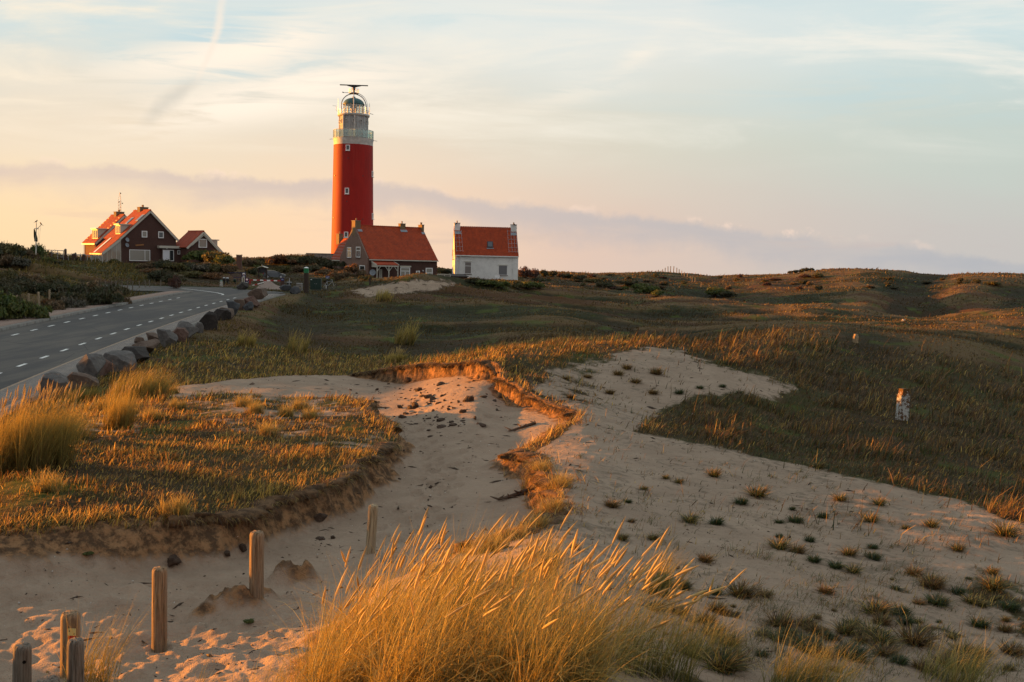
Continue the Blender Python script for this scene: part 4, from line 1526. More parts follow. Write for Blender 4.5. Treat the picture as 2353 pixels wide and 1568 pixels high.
    left = Vector((math.cos(ang(-0.999)), math.sin(ang(-0.999)), 0))
    mb.tube([left * rp + Vector((0, 0, zp)), left * (rp + 1.1) + Vector((0, 0, zp - 0.02))], 0.05, 6)
    mb.tube([left * (rp + 1.0) + Vector((0, 0, zp - 0.02)), left * (rp + 1.3) + Vector((0, 0, zp + 0.06))], 0.10, 6)
    pl = mb.build('radar_platform', M_STEEL, root)
    mb = MB().lathe([(0.16, zp), (0.16, z(207)), (0.30, z(206)), (0.34, z(203.5)), (0.30, z(201)), (0.12, z(200.3))], 16)
    mb.build('radar_pedestal', M_DARK, root, True)
    zr3 = z(196.6)
    L = 31.5 * k
    s = Vector((math.cos(ang(0.999)), math.sin(ang(0.999)), 0)).normalized()
    n = s.cross(Vector((0, 0, 1)))
    mb = MB().bar(-s * L + Vector((0, 0, zr3)), s * L + Vector((0, 0, zr3 + 0.05)), 0.28, 0.17)
    mb.slab([-s * L * 0.52 + Vector((0, 0, zr3 - 0.08)) - n * 0.06, s * L * 0.55 + Vector((0, 0, zr3 - 0.06)) - n * 0.06, s * L * 0.1 + Vector((0, 0, zr3 - 0.40)) - n * 0.06, -s * L * 0.1 + Vector((0, 0, zr3 - 0.40)) - n * 0.06], n, 0.12)
    mb.build('radar_antenna', M_DARK, root)
    mb = MB()                                                       # whip aerials and a yagi on the upper railing
    for u, h in ((-0.96, 2.9), (0.80, 2.0), (0.95, 2.3), (0.99, 2.3)):
        a = ang(u)
        c = Vector((math.cos(a), math.sin(a), 0)) * ru
        MB().tube([c + Vector((0, 0, zu)), c + Vector((0, 0, zu + h))], [0.045, 0.025], 5).build('aerial', M_STEEL, root)
    mb = MB()
    c = left * (ru + 0.25)
    mb.tube([left * ru + Vector((0, 0, zu + 0.6)), c + Vector((0, 0, zu + 0.6)), c + Vector((0, 0, zu + 1.6))], 0.04, 5)
    mb.tube([c + Vector((0, 0, zu + 1.55)), c + left * 0.7 + Vector((0, 0, zu + 1.6))], 0.03, 5)
    mb.build('aerial', M_STEEL, root)
    mb = MB()
    rt = Vector((math.cos(ang(0.999)), math.sin(ang(0.999)), 0))
    mb.tube([rt * ru + Vector((0, 0, zu + 0.4)), rt * (ru + 0.7) + Vector((0, 0, zu + 0.25))], 0.05, 6)
    mb.build('bracket', M_STEEL, root)
    for sg, dd in ((left, 0.7), (rt, 0.7)):
        MB().tube([sg * 45.5 * k + Vector((0, 0, zd - 0.1)), sg * (45.5 * k + dd) + Vector((0, 0, zd - 0.2))], 0.045, 5).build('bracket', M_STEEL, root)

    # windows of the tower
    def tower_window(u, py0, py1, w):
        za, zb_ = z(py1), z(py0)
        zc = (za + zb_) / 2
        f = (zc - zb) / (zt - zb)
        rr_ = r_bot + (r_top - r_bot) * f ** 0.85
        a = ang(u)
        c = Vector((math.cos(a), math.sin(a), 0))
        s = Vector((-math.sin(a), math.cos(a), 0))
        h = zb_ - za
        mb = MB()
        for sx in (-1, 1):
            mb.bar(c * (rr_ - 0.02) + s * sx * (w / 2 - 0.06) + Vector((0, 0, za)), c * (rr_ - 0.02) + s * sx * (w / 2 - 0.06) + Vector((0, 0, zb_)), 0.14, 0.26, up=c)
        for zz in (za + 0.06, zb_ - 0.06):
            mb.bar(c * (rr_ - 0.022) - s * (w / 2 - 0.13) + Vector((0, 0, zz)), c * (rr_ - 0.022) + s * (w / 2 - 0.13) + Vector((0, 0, zz)), 0.26, 0.14)
        mb.bar(c * (rr_ + 0.12) - s * (w / 2 + 0.05) + Vector((0, 0, za - 0.06)), c * (rr_ + 0.12) + s * (w / 2 + 0.05) + Vector((0, 0, za - 0.06)), 0.3, 0.09)
        fo = mb.build('window', M_WHITE, root)
        MB().slab([c * (rr_ - 0.06) + s * x + Vector((0, 0, q)) for x, q in ((-w / 2, za), (w / 2, za), (w / 2, zb_), (-w / 2, zb_))], c, 0.10).build('pane', M_GLASS, fo)

    for py in (338.5, 435.5, 533.5, 390):
        pass
    tower_window(-0.27, 338.3, 351.0, 9.2 * k)
    tower_window(-0.285, 435.5, 449.0, 9.2 * k)
    tower_window(-0.295, 534.5, 547.0, 9.2 * k)
    tower_window(0.955, 393.0, 406.5, 0.85)
    tower_window(0.955, 489.5, 503.0, 0.85)
    for u, py in ((-0.88, 407), (-0.9, 503), (-0.25, 368), (0.48, 407), (-0.28, 466), (0.47, 505)):
        f = (z(py) - zb) / (zt - zb)
        rr_ = r_bot + (r_top - r_bot) * f ** 0.85
        a = ang(u)
        c = Vector((math.cos(a), math.sin(a), 0))
        MB().tube([c * (rr_ - 0.05) + Vector((0, 0, z(py))), c * (rr_ + 0.1) + Vector((0, 0, z(py)))], 0.11, 8).build('wall_fixing', M_DARK, root)
    return root


build_lighthouse()


# ------------------------------------------------------------------ brick house in front of the lighthouse
def build_brick_house():
    Yc = 166.0
    g = P(812.8, 640, Yc)
    fr = Frame((g[0], g[1], gz(g[0], g[1])), R(-58))
    root = empty('brick_house', fr.O, fr.rz, 'brown brick house with steep orange tiled roof and timber porch below the lighthouse', 'house')
    b = fr.hit(844.3, 594.0, 'y', 0)
    a = fr.hit(781.2, 598.0, 'y', 0)
    x1, x0 = b.x, a.x
    er = b.z
    zr = fr.hit(812.8, 520.5, 'y', 0).z
    L = fr.hit(1004.5, 601.0, 'x', x1).y
    xr = (x0 + x1) / 2
    gable_walls('wall', x0, x1, 0.25, L, -3, er, er, xr, zr - 0.05, M_BRICK, root)
    # the near gable is paler brown brick and stands a little proud of the roof
    mb = MB()
    mb.slab([(x0, 0, -3), (x1, 0, -3), (x1, 0, er + 0.1), (xr, 0, zr + 0.22), (x0, 0, er + 0.1)], (0, 1, 0), 0.247)
    mb.build('gable_wall', M_BRICK2, root)
    rf = roof(root, x0, x1, 0.26, L, er, er, xr, zr, 0.25, 0.0)
    gutter = MB().bar((x1 + 0.32, 0.2, er - 0.22), (x1 + 0.32, L + 0.1, er - 0.22), 0.16, 0.16)
    gutter.build('gutter', M_CREAM, root)
    G, Fw = Face(fr, 'gable', 0), Face(fr, 'front', x1)
    for rct in ((797.9, 568.6, 807.4, 592.9), (818.5, 567.4, 828.3, 592.1)):
        window(G, root, G.rect(*rct), bars=(0.66,), cols=((0.5, 0.66),), fw=0.13)
    for rct in ((792.5, 611, 804.7, 634), (826.5, 610.1, 838.8, 634)):
        window(G, root, G.rect(*rct), bars=(0.55,), cols=((0.5, 0.55),), fw=0.13)
    # chimneys
    wx, wy = 0.75, 0.8
    z1 = fr.hit(815, 508, 'y', 0).z
    chimney(root, xr - wx, xr + wx * 0.9, -0.02, 0.95, zr - 1.5, z1, M_BRICKY, 1)
    y2 = fr.hit(917.5, 530, 'x', xr).y
    zz = fr.hit(920, 515.0, 'x', xr).z
    chimney(rf, xr - 0.4, xr + 0.45, y2, y2 + 0.95, zr - 0.7, zz, M_BRICKY, 1)
    y3 = fr.hit(965, 530, 'x', xr).y
    zz = fr.hit(970, 518.0, 'x', xr).z
    chimney(rf, xr - 0.7, xr + 0.75, y3, min(y3 + 1.0, L), zr - 1.2, zz, M_BRICKY, 2)
    sl = (zr - er) / (x1 - xr)
    for ya, yb, xa in ((0.3, 1.1, xr + wx * 0.9), (y2 - 0.15, y2 + 1.1, xr + 0.45), (y3 - 0.2, min(y3 + 1.1, L), xr + 0.75)):
        p = [Vector((xa, ya, zr - sl * (xa - xr))), Vector((xa, yb, zr - sl * (xa - xr))), Vector((xa + 0.42, yb, zr - sl * (xa + 0.42 - xr))), Vector((xa + 0.42, ya, zr - sl * (xa + 0.42 - xr)))]
        n = Vector((sl, 0, 1)).normalized()
        MB().slab([q + n * 0.185 for q in p], n, 0.03).build('lead_flashing', M_LEAD, root)
    # front: porch, doors, windows
    u0, u1 = Fw.uz(853, 615)[0], Fw.uz(903.5, 615)[0]
    zt, zbm = Fw.uz(870, 602.0)[1], Fw.uz(870, 613.0)[1] + 0.25
    dep = 2.1
    pr = MB()
    pa = [Vector((x1 + 0.02, u0, zt)), Vector((x1 + 0.02, u1, zt)), Vector((x1 + dep, u1, zbm)), Vector((x1 + dep, u0, zbm))]
    n = (pa[1] - pa[0]).cross(pa[2] - pa[1])
    n = n if n.z > 0 else -n
    pr.slab(pa, n, 0.1)
    porch = pr.build('porch_roof', M_TILE, root)
    mb = MB()
    for u in (u0 - 0.03, u1 + 0.03):
        mb.bar((x1 + 0.02, u, zt + 0.03), (x1 + dep + 0.05, u, zbm + 0.02), 0.06, 0.26)
    mb.bar((x1 + dep - 0.05, u0, zbm - 0.12), (x1 + dep - 0.05, u1, zbm - 0.12), 0.12, 0.18)
    mb.slab([(x1 + 0.02, u0 + 0.05, zt - 0.1), (x1 + dep - 0.1, u0 + 0.05, zbm - 0.1), (x1 + dep - 0.1, u0 + 0.05, zbm - 0.35), (x1 + 0.02, u0 + 0.05, zbm - 0.35)], (0, 1, 0), 0.05)
    mb.build('porch_fascia', M_CREAM, porch)
    for f in (0.03, 0.56, 0.97):
        u = u0 + (u1 - u0) * f
        mb = MB().bar((x1 + dep - 0.06, u, -1.5), (x1 + dep - 0.06, u, zbm - 0.21), 0.12, 0.12, up=(1, 0, 0))
        for sg in (-1, 1):
            if 0.0 < f + sg * 0.1 < 1.0:
                mb.bar((x1 + dep - 0.06, u, zbm - 1.0), (x1 + dep - 0.06, u + sg * 0.6, zbm - 0.24), 0.08, 0.08, up=(1, 0, 0))
        mb.build('porch_post', M_CREAM, porch)
    window(Fw, root, Fw.rect(870.5, 619, 877.5, 645), bars=(), cols=(0.55,), fw=0.14, name='door', sill=False, frame=M_CREAM)
    window(Fw, root, Fw.rect(919.5, 614.8, 941.8, 643), bars=(0.70,), cols=((0.5, 0.70),), fw=0.13, name='door', sill=False, frame=M_WHITE, pane=M_BLIND)
    hd = MB()
    u_a, u_b, z_a, z_b = Fw.rect(919.0, 611.2, 944.2, 614.4)
    Fw.box(hd, u_a, u_b, 0.003, 0.14, z_a, z_b)
    hd.build('door_header', M_CREAM, root)
    window(Fw, root, Fw.rect(955.8, 622.5, 964.3, 640.5), fw=0.14, pane=M_BLIND, frame=M_WHITE)
    window(Fw, root, Fw.rect(977.9, 615.9, 993.8, 645), bars=(0.60,), fw=0.14, name='door', sill=False, pane=M_BLIND, frame=M_WHITE)
    ul, zl = Fw.uz(971.3, 623.7)
    MB().lathe([(0.02, 0), (0.09, 0.03), (0.11, 0.12), (0.03, 0.2)], 10, Fw.pt(ul, 0.12, zl)).build('wall_lamp', M_WHITE, root, True)
    dish(root, fr.hit(856.5, 626.5, 'x', x1 + 2.4), 0.50, (0.9, -0.55, 0.15), M_LEAD)
    # lower wing on the far left with its own small chimney
    wx0 = fr.hit(764.5, 600, 'y', 0.3).x
    ez = fr.hit(772, 597.8, 'y', 0.3).z
    tz = fr.hit(787, 549, 'y', 2.2).z
    wing = MB()
    wing.box(((wx0 + x0) / 2, 2.3, (ez - 3) / 2), (x0 - wx0, 4.0, ez + 3))
    wg = wing.build('wing_wall', M_BRICK2, root)
    mb = MB()
    q = [Vector((wx0 - 0.2, 0.1, ez)), Vector((x0 + 1.2, 0.1, ez)), Vector((x0 + 1.2, 2.3, tz)), Vector((wx0 - 0.2, 2.3, tz))]
    mb.slab(q, (0, -(tz - ez), 2.2), 0.14)
    q = [Vector((wx0 - 0.2, 2.3, tz)), Vector((x0 + 1.2, 2.3, tz)), Vector((x0 + 1.2, 4.5, ez)), Vector((wx0 - 0.2, 4.5, ez))]
    mb.slab(q, (0, (tz - ez), 2.2), 0.136)
    wr = mb.build('wing_roof', M_TILE, root)
    gw = MB().slab([(wx0, 0.3, ez - 0.02), (wx0, 4.3, ez - 0.02), (wx0, 2.3, tz)], (1, 0, 0), 0.2)
    gw.build('wing_gable', M_BRICK2, wg)
    MB().bar((wx0 - 0.25, 0.0, ez - 0.05), (x0 - 0.02, 0.0, ez - 0.05), 0.14, 0.16).build('gutter', M_CREAM, root)
    downpipe(root, (wx0 + 0.55, 0.17, 0), -2, ez - 0.1)
    wz = fr.hit(782, 538.8, 'y', 2.0).z
    wc = fr.hit(777.2, 545, 'y', 2.0).x
    chimney(wr, wc, wc + 1.35, 1.6, 2.4, tz - 1.0, wz, M_BRICKY, 1)
    mb = MB()                                                       # roof ladders lying on the wing
    d = Vector((0, 2.2, tz - ez)).normalized()
    nn = Vector((0, -(tz - ez), 2.2)).normalized()
    for i in range(6):
        c = Vector((0, 0.1, ez)) + d * (0.3 + i * 0.6) + nn * 0.19
        mb.tube([(wx0, c.y, c.z), (x0 + 0.2, c.y, c.z)], 0.022, 5)
    mb.build('roof_ladder', M_STEEL, wr)


# ------------------------------------------------------------------ white house
def build_white_house():
    Yc = 180.0
    g = P(1044.5, 640, Yc)
    rz = R(-83.2)
    # origin under the near gable; the front wall runs along +y on the +x side
    ax = Vector((math.cos(rz), math.sin(rz), 0))
    w = 8.2
    c = Vector((g[0], g[1], 0)) - ax * (w / 2)
    fr = Frame((c.x, c.y, gz(g[0], g[1]) + 0.2), rz)
    root = empty('white_house', fr.O, fr.rz, 'white painted house with orange tiled roof, two end chimneys and one skylight', 'house')
    x0, x1 = -w / 2, w / 2
    e = fr.hit(1044.8, 585.0, 'x', x1)
    er = e.z
    L = fr.hit(1191.0, 587.5, 'x', x1).y
    zr = fr.hit(1100, 524.8, 'x', 0.0).z
    gable_walls('wall', x0, x1, 0, L, -3, er, er, 0, zr - 0.02, M_WBRICK, root)
    rf = roof(root, x0, x1, 0.0, L, er, er, 0, zr, 0.22, 0.05)
    MB().bar((x1 + 0.28, 0.0, er - 0.18), (x1 + 0.28, L, er - 0.18), 0.16, 0.18).build('gutter', M_WHITE, root)
    Fw, Gb = Face(fr, 'front', x1), Face(fr, 'gable', 0.0)
    window(Fw, root, Fw.rect(1067.3, 602.2, 1083.5, 629.7), bars=(0.66,), fw=0.10, frame=M_WHITE, pane=glass_mat('curtained_glass', (0.17, 0.15, 0.14), 0.2))
    window(Fw, root, Fw.rect(1145, 610, 1166, 633), fw=0.09, frame=M_WHITE, pane=glass_mat('frosted_glass', (0.13, 0.13, 0.14), 0.3))
    for rct in ((1066.6, 600.9, 1084.4, 602.0), (1144.4, 608.8, 1166.8, 609.9)):
        a, b, c_, d = Fw.rect(*rct)
        mb = MB()
        Fw.box(mb, a, b, 0.003, 0.16, c_, d)
        mb.build('window_hood', M_CREAM, root)
    for x, z0, z1 in ((-1.7, er - 0.9, er + 1.0), (1.5, er - 0.9, er + 1.0), (1.6, er - 3.6, er - 1.9)):
        window(Gb, root, (x - 0.45, x + 0.45, z0, z1), bars=(0.6,), fw=0.09, frame=M_WHITE, pane=M_BLIND)
    for px, wd in ((1046.5, 1.05), (1181.0, 1.0)):
        y = Fw.uz(px, 540)[0]
        y = fr.hit(px, 540, 'x', 0.1).y
        y = max(y, 0.02)
        z1 = fr.hit(px, 513.5 if px < 1100 else 517.5, 'x', 0.0).z
        ya = 0.0 if px < 1100 else L - wd
        chimney(root, -0.55, 0.65, ya - 0.01, ya + wd, zr - 1.4, z1, M_WBRICK, 1)
        sl = (zr - er) / (x1 - 0)
        n = Vector((sl, 0, 1)).normalized()
        xa = 0.65
        q = [Vector((xa + dx, yy, zr - sl * (xa + dx))) + n * 0.185 for dx, yy in ((0, ya + 0.05), (0, ya + wd + 0.12), (0.42, ya + wd + 0.12), (0.42, ya + 0.05))]
        if px > 1100:
            q = [Vector((xa + dx, yy, zr - sl * (xa + dx))) + n * 0.185 for dx, yy in ((0, ya - 0.12), (0, ya + wd - 0.05), (0.42, ya + wd - 0.05), (0.42, ya - 0.12))]
        MB().slab(q, n, 0.03).build('lead_flashing', M_LEAD, root)
    # skylight and roof ladders lie on the front slope
    sl = (zr - er) / x1
    n = Vector((sl, 0, 1)).normalized()

    def onroof(px, py):
        # intersect with the slope: step x until the height matches
        lo, hi = 0.0, x1
        for _ in range(40):
            m = (lo + hi) / 2
            h = fr.hit(px, py, 'x', m)
            if h.z > zr - sl * m: hi = m
            else: lo = m
        h = fr.hit(px, py, 'x', m)
        return Vector((m, h.y, zr - sl * m)) + n * 0.185

    c = [onroof(*p) for p in ((1119.2, 557), (1132.4, 557.3), (1132.8, 571.3), (1119.5, 571))]
    sk = MB().slab(c, n, 0.10).build('skylight', M_DARK, root)
    cc = sum(c, Vector()) / 4
    MB().slab([cc + (p - cc) * 0.74 + n * 0.102 for p in c], n, 0.02).build('pane', glass_mat('skylight_glass', (0.06, 0.06, 0.07), 0.1), sk)
    MB().slab([onroof(*p) for p in ((1118, 572), (1134.5, 572.3), (1134.5, 573.8), (1118, 573.5))], n, 0.05).build('flashing', M_LEAD, sk)
    for xs, ys in (((1045.5, 1053.5, 1059.5), (534, 540, 549.5, 559, 569, 578.7)), ((1165.5, 1173.0, 1179.5, 1185), (533.5, 543, 552.5, 562, 571.5, 581))):
        mb = MB()
        for i, x in enumerate(xs):
            mb.tube([onroof(x, ys[0] - 3) + n * 0.06, onroof(x + 4.0, ys[-1] + 2) + n * 0.06], 0.018, 5)
        for i, y in enumerate(ys):
            dx = 4.0 * i / (len(ys) - 1)
            mb.tube([onroof(xs[0] - 1.5 + dx, y) + n * 0.09, onroof(xs[-1] + 1.5 + dx, y + 0.2) + n * 0.09], 0.022, 5)
        mb.build('roof_ladder', M_STEEL, rf)
    downpipe(root, (x1 + 0.12, L - 0.9, 0), -2, er - 0.2, M_WHITE)
    downpipe(root, (x1 + 0.12, 0.9, 0), -2, er - 0.2, M_WHITE)
    d = dish(root, fr.hit(1142.8, 635, 'x', x1 + 1.2), 0.46, (1, -0.2, 0.2), M_WHITE)


# ------------------------------------------------------------------ houses on the left hill
def left_house(label, apex, Yc, rz, eave_r, wall_r, eave_l, wall_l, ridge_end, chim, dormer):
    g = P(apex[0], 600, Yc)
    fr = Frame((g[0], g[1], gz(g[0], g[1])), rz)
    root = empty('brick_house', fr.O, rz, label, 'house', None)
    zr = fr.hit(apex[0], apex[1], 'y', 0).z - 0.18
    ra, la = fr.hit(*eave_r, 'y', 0), fr.hit(*eave_l, 'y', 0)
    x1, x0 = fr.hit(wall_r, 560, 'y', 0).x, fr.hit(wall_l, 560, 'y', 0).x
    er = ra.z + (ra.x - x1) / ra.x * (zr - ra.z) * 0 + 0.15
    sl = (zr - la.z) / (0 - la.x)
    sr = (zr - ra.z) / ra.x
    el, er = zr + sl * x0, zr - sr * x1
    L = fr.hit(ridge_end, 488, 'x', 0).y
    gable_walls('wall', x0, x1, 0, L, -4, el, er, 0, zr, M_BRICK, root)
    rf = roof(root, x0, x1, 0, L, el, er, 0, zr, 0.3, 0.25)
    verge(root, [(x0 - 0.3, el - sl * 0.3 - 0.10), (0, zr - 0.12), (x1 + 0.3, er - sr * 0.3 - 0.10)], 0.34, 0.06, -0.29)
    if chim:
        c0, c1, top = chim
        ya = fr.hit(c0, 495, 'x', -0.3).y
        za = fr.hit(c0, top, 'x', 0).z
        yb = ya - 1.2
        chimney(rf, -0.45, 1.1, max(0.4, yb), ya, zr - 1.0, za, M_BRICKY, 2)
    return root, fr, x0, x1, el, er, zr, L, rf, sl, sr


def box_dormer(root, fr, x0, zr, sl, px, w, h0, name='dormer'):
    """flat-roofed box dormer on the -x slope"""
    xa = x0 * 0.93
    y = fr.hit(px, 545, 'x', xa).y
    zb = zr + sl * xa + 0.1
    zt = zb + h0
    xb = (zt - zr) / sl
    mb = MB()
    mb.box(((xa + xb) / 2, y, (zb + zt) / 2 - 0.3), (abs(xb - xa), w, zt - zb + 0.6))
    d = mb.build(name, M_CREAM, root)
    MB().box(((xa + xb) / 2 - 0.1, y, zt + 0.09), (abs(xb - xa) + 0.4, w + 0.3, 0.18)).build('dormer_roof', M_CREAM, d)
    f = Face(fr, 'back', xa)
    m2, gl = MB(), MB()
    for k in range(3):
        u = y - w / 2 + w * (k + 0.5) / 3
        f.box(gl, u - w * 0.12, u + w * 0.12, 0.002, 0.02, zb + 0.25, zt - 0.2)
        f.box(m2, u + w * 0.15, u + w * 0.19, 0.002, 0.05, zb + 0.1, zt - 0.1)
    gl.build('window', M_GLASS, d)
    m2.build('window_post', M_CREAM, d)
    return d


def build_left_houses():
    rz = R(43)
    root, fr, x0, x1, el, er, zr, L, rf, sl, sr = left_house(
        'dark brick gabled house with glazed side room, two gable windows and satellite dishes', (345.3, 482.6), 178, rz, (407.5, 552), 404.7, (277.2, 546.2), 278.0, 309.5, (317.3, 335.4, 477.5), None)
    G = Face(fr, 'gable', 0)
    window(G, root, G.rect(325.6, 530.9, 338.2, 545.9), fw=0.14, pane=M_BLIND)
    window(G, root, G.rect(363.5, 532.4, 375.9, 547.6), fw=0.14)
    window(G, root, G.rect(297, 574.3, 344.8, 600), cols=(0.75,), bars=(), fw=0.10, pane=M_BLIND)
    a, b, c, d = G.rect(311.3, 561.2, 330.0, 565.5)
    mb = MB()
    mb.bar((a, -0.06, c + 0.08), (b, -0.06, d - 0.10), 0.05, 0.26)
    mb.build('name_board', simple_mat('varnished_wood', (0.30, 0.13, 0.045), 0.6), root)
    for px, py in ((292, 551.5), (291.5, 563.5)):
        h = fr.hit(px, py, 'y', -0.45)
        ds = dish(root, h, 0.38, (0.35, -1, 0.25), M_LEAD)
        MB().bar((h.x + 0.1, -0.01, h.z), (h.x + 0.02, -0.4, h.z - 0.02), 0.05, 0.05).build('bracket', M_DARK, ds)
    # skylights
    n = Vector((-sl, 0, 1)).normalized()
    for px, py in ((305.5, 495.0), (323.5, 493.0)):
        y = fr.hit(px, py, 'x', -1.6).y
        x = -1.5 if px > 310 else -2.0
        q = [Vector((x + dx, y + dy, zr + sl * (x + dx))) + n * 0.185 for dx, dy in ((-0.75, -0.55), (0.55, -0.55), (0.55, 0.55), (-0.75, 0.55))]
        sk = MB().slab(q, n, 0.08).build('skylight', M_LEAD, rf)
        cc = sum(q, Vector()) / 4
        MB().slab([cc + (p - cc) * 0.8 + n * 0.082 for p in q], n, 0.02).build('pane', glass_mat('skylight_glass', (0.10, 0.10, 0.11), 0.08), sk)
    # glazed lean-to down the left side
    lx = fr.hit(235.0, 582, 'y', 0.0).x
    lz = fr.hit(235.0, 582.5, 'y', 0.0).z
    yl = L * 0.80
    mb = MB()
    slope_slab(mb, lx - 0.15, lz - 0.05, x0 - 0.28, el - sl * 0.3 + 0.02, -0.2, yl, 0.14, 0.0)
    lr = mb.build('veranda_roof', M_TILE, root)
    s2 = (el - lz) / (x0 - lx)
    n2 = Vector((-s2, 0, 1)).normalized()
    MB().slab([Vector((xx, yy, lz + s2 * (xx - lx))) + n2 * 0.2 for xx, yy in ((lx, 3.1), (x0 - 0.3, 3.1), (x0 - 0.3, 3.75), (lx, 3.75))], n2, 0.03).build('veranda_glazing', M_WHITE, lr)
    M_SUN = glass_mat('sunroom_glass', (0.30, 0.27, 0.23), 0.05)
    MB().slab([(lx + 0.02, 0.02, -3), (x0, 0.02, -3), (x0, 0.02, el - 0.25), (lx + 0.02, 0.02, lz)], (0, 1, 0), 0.06).build('sunroom_side_glass', M_SUN, root)
    mb = MB()
    mb.bar((lx - 0.1, -0.22, lz - 0.12), (x0 - 0.2, -0.22, el - 0.42), 0.06, 0.42)
    for f in (0.0, 0.25, 0.5, 0.75, 0.98):
        x = lx + (x0 - lx) * f
        mb.bar((x, -0.01, -3), (x, -0.01, lz + (el - lz) * f - 0.35), 0.09, 0.07, up=(0, 1, 0))
    mb.build('sunroom_frame', M_CREAM, root)
    mb = MB()
    gl = MB()
    npn = 7
    for i in range(npn + 1):
        y = yl * i / npn
        mb.bar((lx, y, -3), (lx, y, lz - 0.1), 0.16, 0.12, up=(0, 1, 0))
        if i < npn:
            gl.box((lx + 0.05, y + yl / npn / 2, lz / 2 - 1.6), (0.04, yl / npn - 0.16, lz + 3.0))
    mb.bar((lx - 0.12, -0.2, lz - 0.12), (lx - 0.12, yl, lz - 0.12), 0.2, 0.24)
    fo = mb.build('sunroom_front', M_CREAM, root)
    gl.build('pane', M_SUN, fo)
    box_dormer(root, fr, x0, zr, sl, 271.0, 1.9, 1.75)
    # back house, half hidden
    root2, fr2, a0, a1, bl, br, zr2, L2, rf2, s_l, s_r = left_house(
        'rear brick gabled house with box dormer, half hidden behind its neighbour', (286.0, 493.6), 188, rz, (330, 538), 328.0, (223.4, 554.5), 221.7, 257.0, (263.1, 279.4, 488.0), None)
    box_dormer(root2, fr2, a0, zr2, s_l, 218.0, 2.4, 1.9)
    Bk = Face(fr2, 'back', a0)
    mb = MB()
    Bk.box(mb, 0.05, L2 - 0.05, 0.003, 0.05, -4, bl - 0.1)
    mb.build('side_wall', M_BRICK_LIT, root2)  # sunlight on this wall is put into the brick colour
    MB().bar((a0 - 0.36, -0.2, bl - 0.40), (a0 - 0.36, L2 + 0.2, bl - 0.40), 0.24, 0.26).build('gutter', M_CREAM, root2)
    downpipe(root2, (a0 - 0.2, L2 - 0.2, 0), -2, bl - 0.4)
    downpipe(root2, (a0 - 0.15, 0.3, 0), -2, bl - 0.4)
    for rt, xx, zz, ss, LL in ((rf2, a0, zr2, s_l, L2),):
        n = Vector((-ss, 0, 1)).normalized()
        for i in range(9):
            x = xx * (0.12 + 0.88 * i / 9)
            for y in (0.55, LL - 0.3):
                c = Vector((x, y, zz + ss * x)) + n * 0.22
                MB().bar(c - Vector((0, 0.26, 0)), c + Vector((0, 0.26, 0)), 0.04, 0.05).build('lit_tile_edge', M_CREAM, rt)  # cream bars paint in the bright, lit tile edges
    # small garden house joined to the brick house by a flat-roofed entrance
    gg = P(467.0, 600, 181)
    f3 = Frame((gg[0], gg[1], gz(gg[0], gg[1])), rz)
    root3 = empty('garden_house', f3.O, rz, 'small gabled brick annexe with one large upstairs window', 'house')
    z3 = f3.hit(467, 531.6, 'y', 0).z - 0.15
    la, ra = f3.hit(430.5, 567.5, 'y', 0), f3.hit(511.0, 582.0, 'y', 0)
    x0b, x1b = la.x, f3.hit(508.0, 580, 'y', 0).x
    sL, sR = (z3 - la.z) / -la.x, (z3 - ra.z) / ra.x
    eL, eR = la.z, z3 - sR * x1b
    L3 = f3.hit(434.8, 535, 'x', 0).y
    gable_walls('wall', x0b, x1b, 0, L3, -4, eL, eR, 0, z3, M_BRICK, root3)
    r3 = roof(root3, x0b, x1b, 0, L3, eL, eR, 0, z3, 0.25, 0.25)
    verge(root3, [(x0b - 0.2, eL - sL * 0.2 - 0.1), (0, z3 - 0.12), (x1b + 0.3, eR - sR * 0.3 - 0.1)], 0.36, 0.06, -0.29)
    verge(root3, [(x0b * 0.75, eL * 0.75 + z3 * 0.25 - 0.42), (0, z3 - 0.55), (x1b, eR - 0.45)], 0.12, 0.05, -0.26)
    G3 = Face(f3, 'gable', 0)
    window(G3, root3, G3.rect(456.2, 549.4, 475.5, 569.5), fw=0.13, pane=M_BLIND)
    xm = x1b * 0.55
    MB().box((xm + 0.9, 3.0, z3 - sR * xm - 0.2), (1.9, 2.0, 1.3)).build('dormer', M_CREAM, root3)
    MB().box((xm + 1.0, 3.0, z3 - sR * xm + 0.56), (2.3, 2.3, 0.2)).build('dormer_roof', M_CREAM, root3)
    # entrance link belongs to the front brick house
    xa, xb = fr.hit(372.5, 575, 'y', -0.6).x, fr.hit(431.0, 575, 'y', -0.6).x
    zt, zb = fr.hit(400, 565.6, 'y', -0.8).z, fr.hit(400, 571.2, 'y', -0.8).z
    xl = fr.hit(357.5, 575, 'y', 0.2).x
    MB().box(((xa + xb) / 2, 1.2, (zb - 4) / 2), (xb - xa, 3.6, zb + 4)).build('entrance_wall', M_BRICK, root)
    MB().box(((xa + xb) / 2 - 0.2, 1.1, (zt + zb) / 2), (xb - xa + 0.9, 4.2, zt - zb)).build('entrance_roof', M_CREAM, root)
    E_ = Face(fr, 'gable', -0.6)
    a, b, c, d = E_.rect(374.0, 574.8, 399.3, 600)
    dr = window(E_, root, (a, b, c, d), cols=(0.61,), fw=0.10, name='door', sill=False)
    mb = MB()
    E_.box(mb, a + 0.1, a + (b - a) * 0.58, 0.023, 0.04, c, d - 0.1)
    mb.build('door_leaf', M_DOORW, dr)
    window(E_, root, E_.rect(407.6, 575.2, 413.9, 585), fw=0.12)
    h = fr.hit(383.5, 571.8, 'y', -0.75)
    MB().lathe([(0.0, -0.1), (0.1, -0.06), (0.12, 0.02), (0.0, 0.1)], 10, h).build('wall_lamp', M_WHITE, root, True)


build_brick_house()
build_white_house()
build_left_houses()


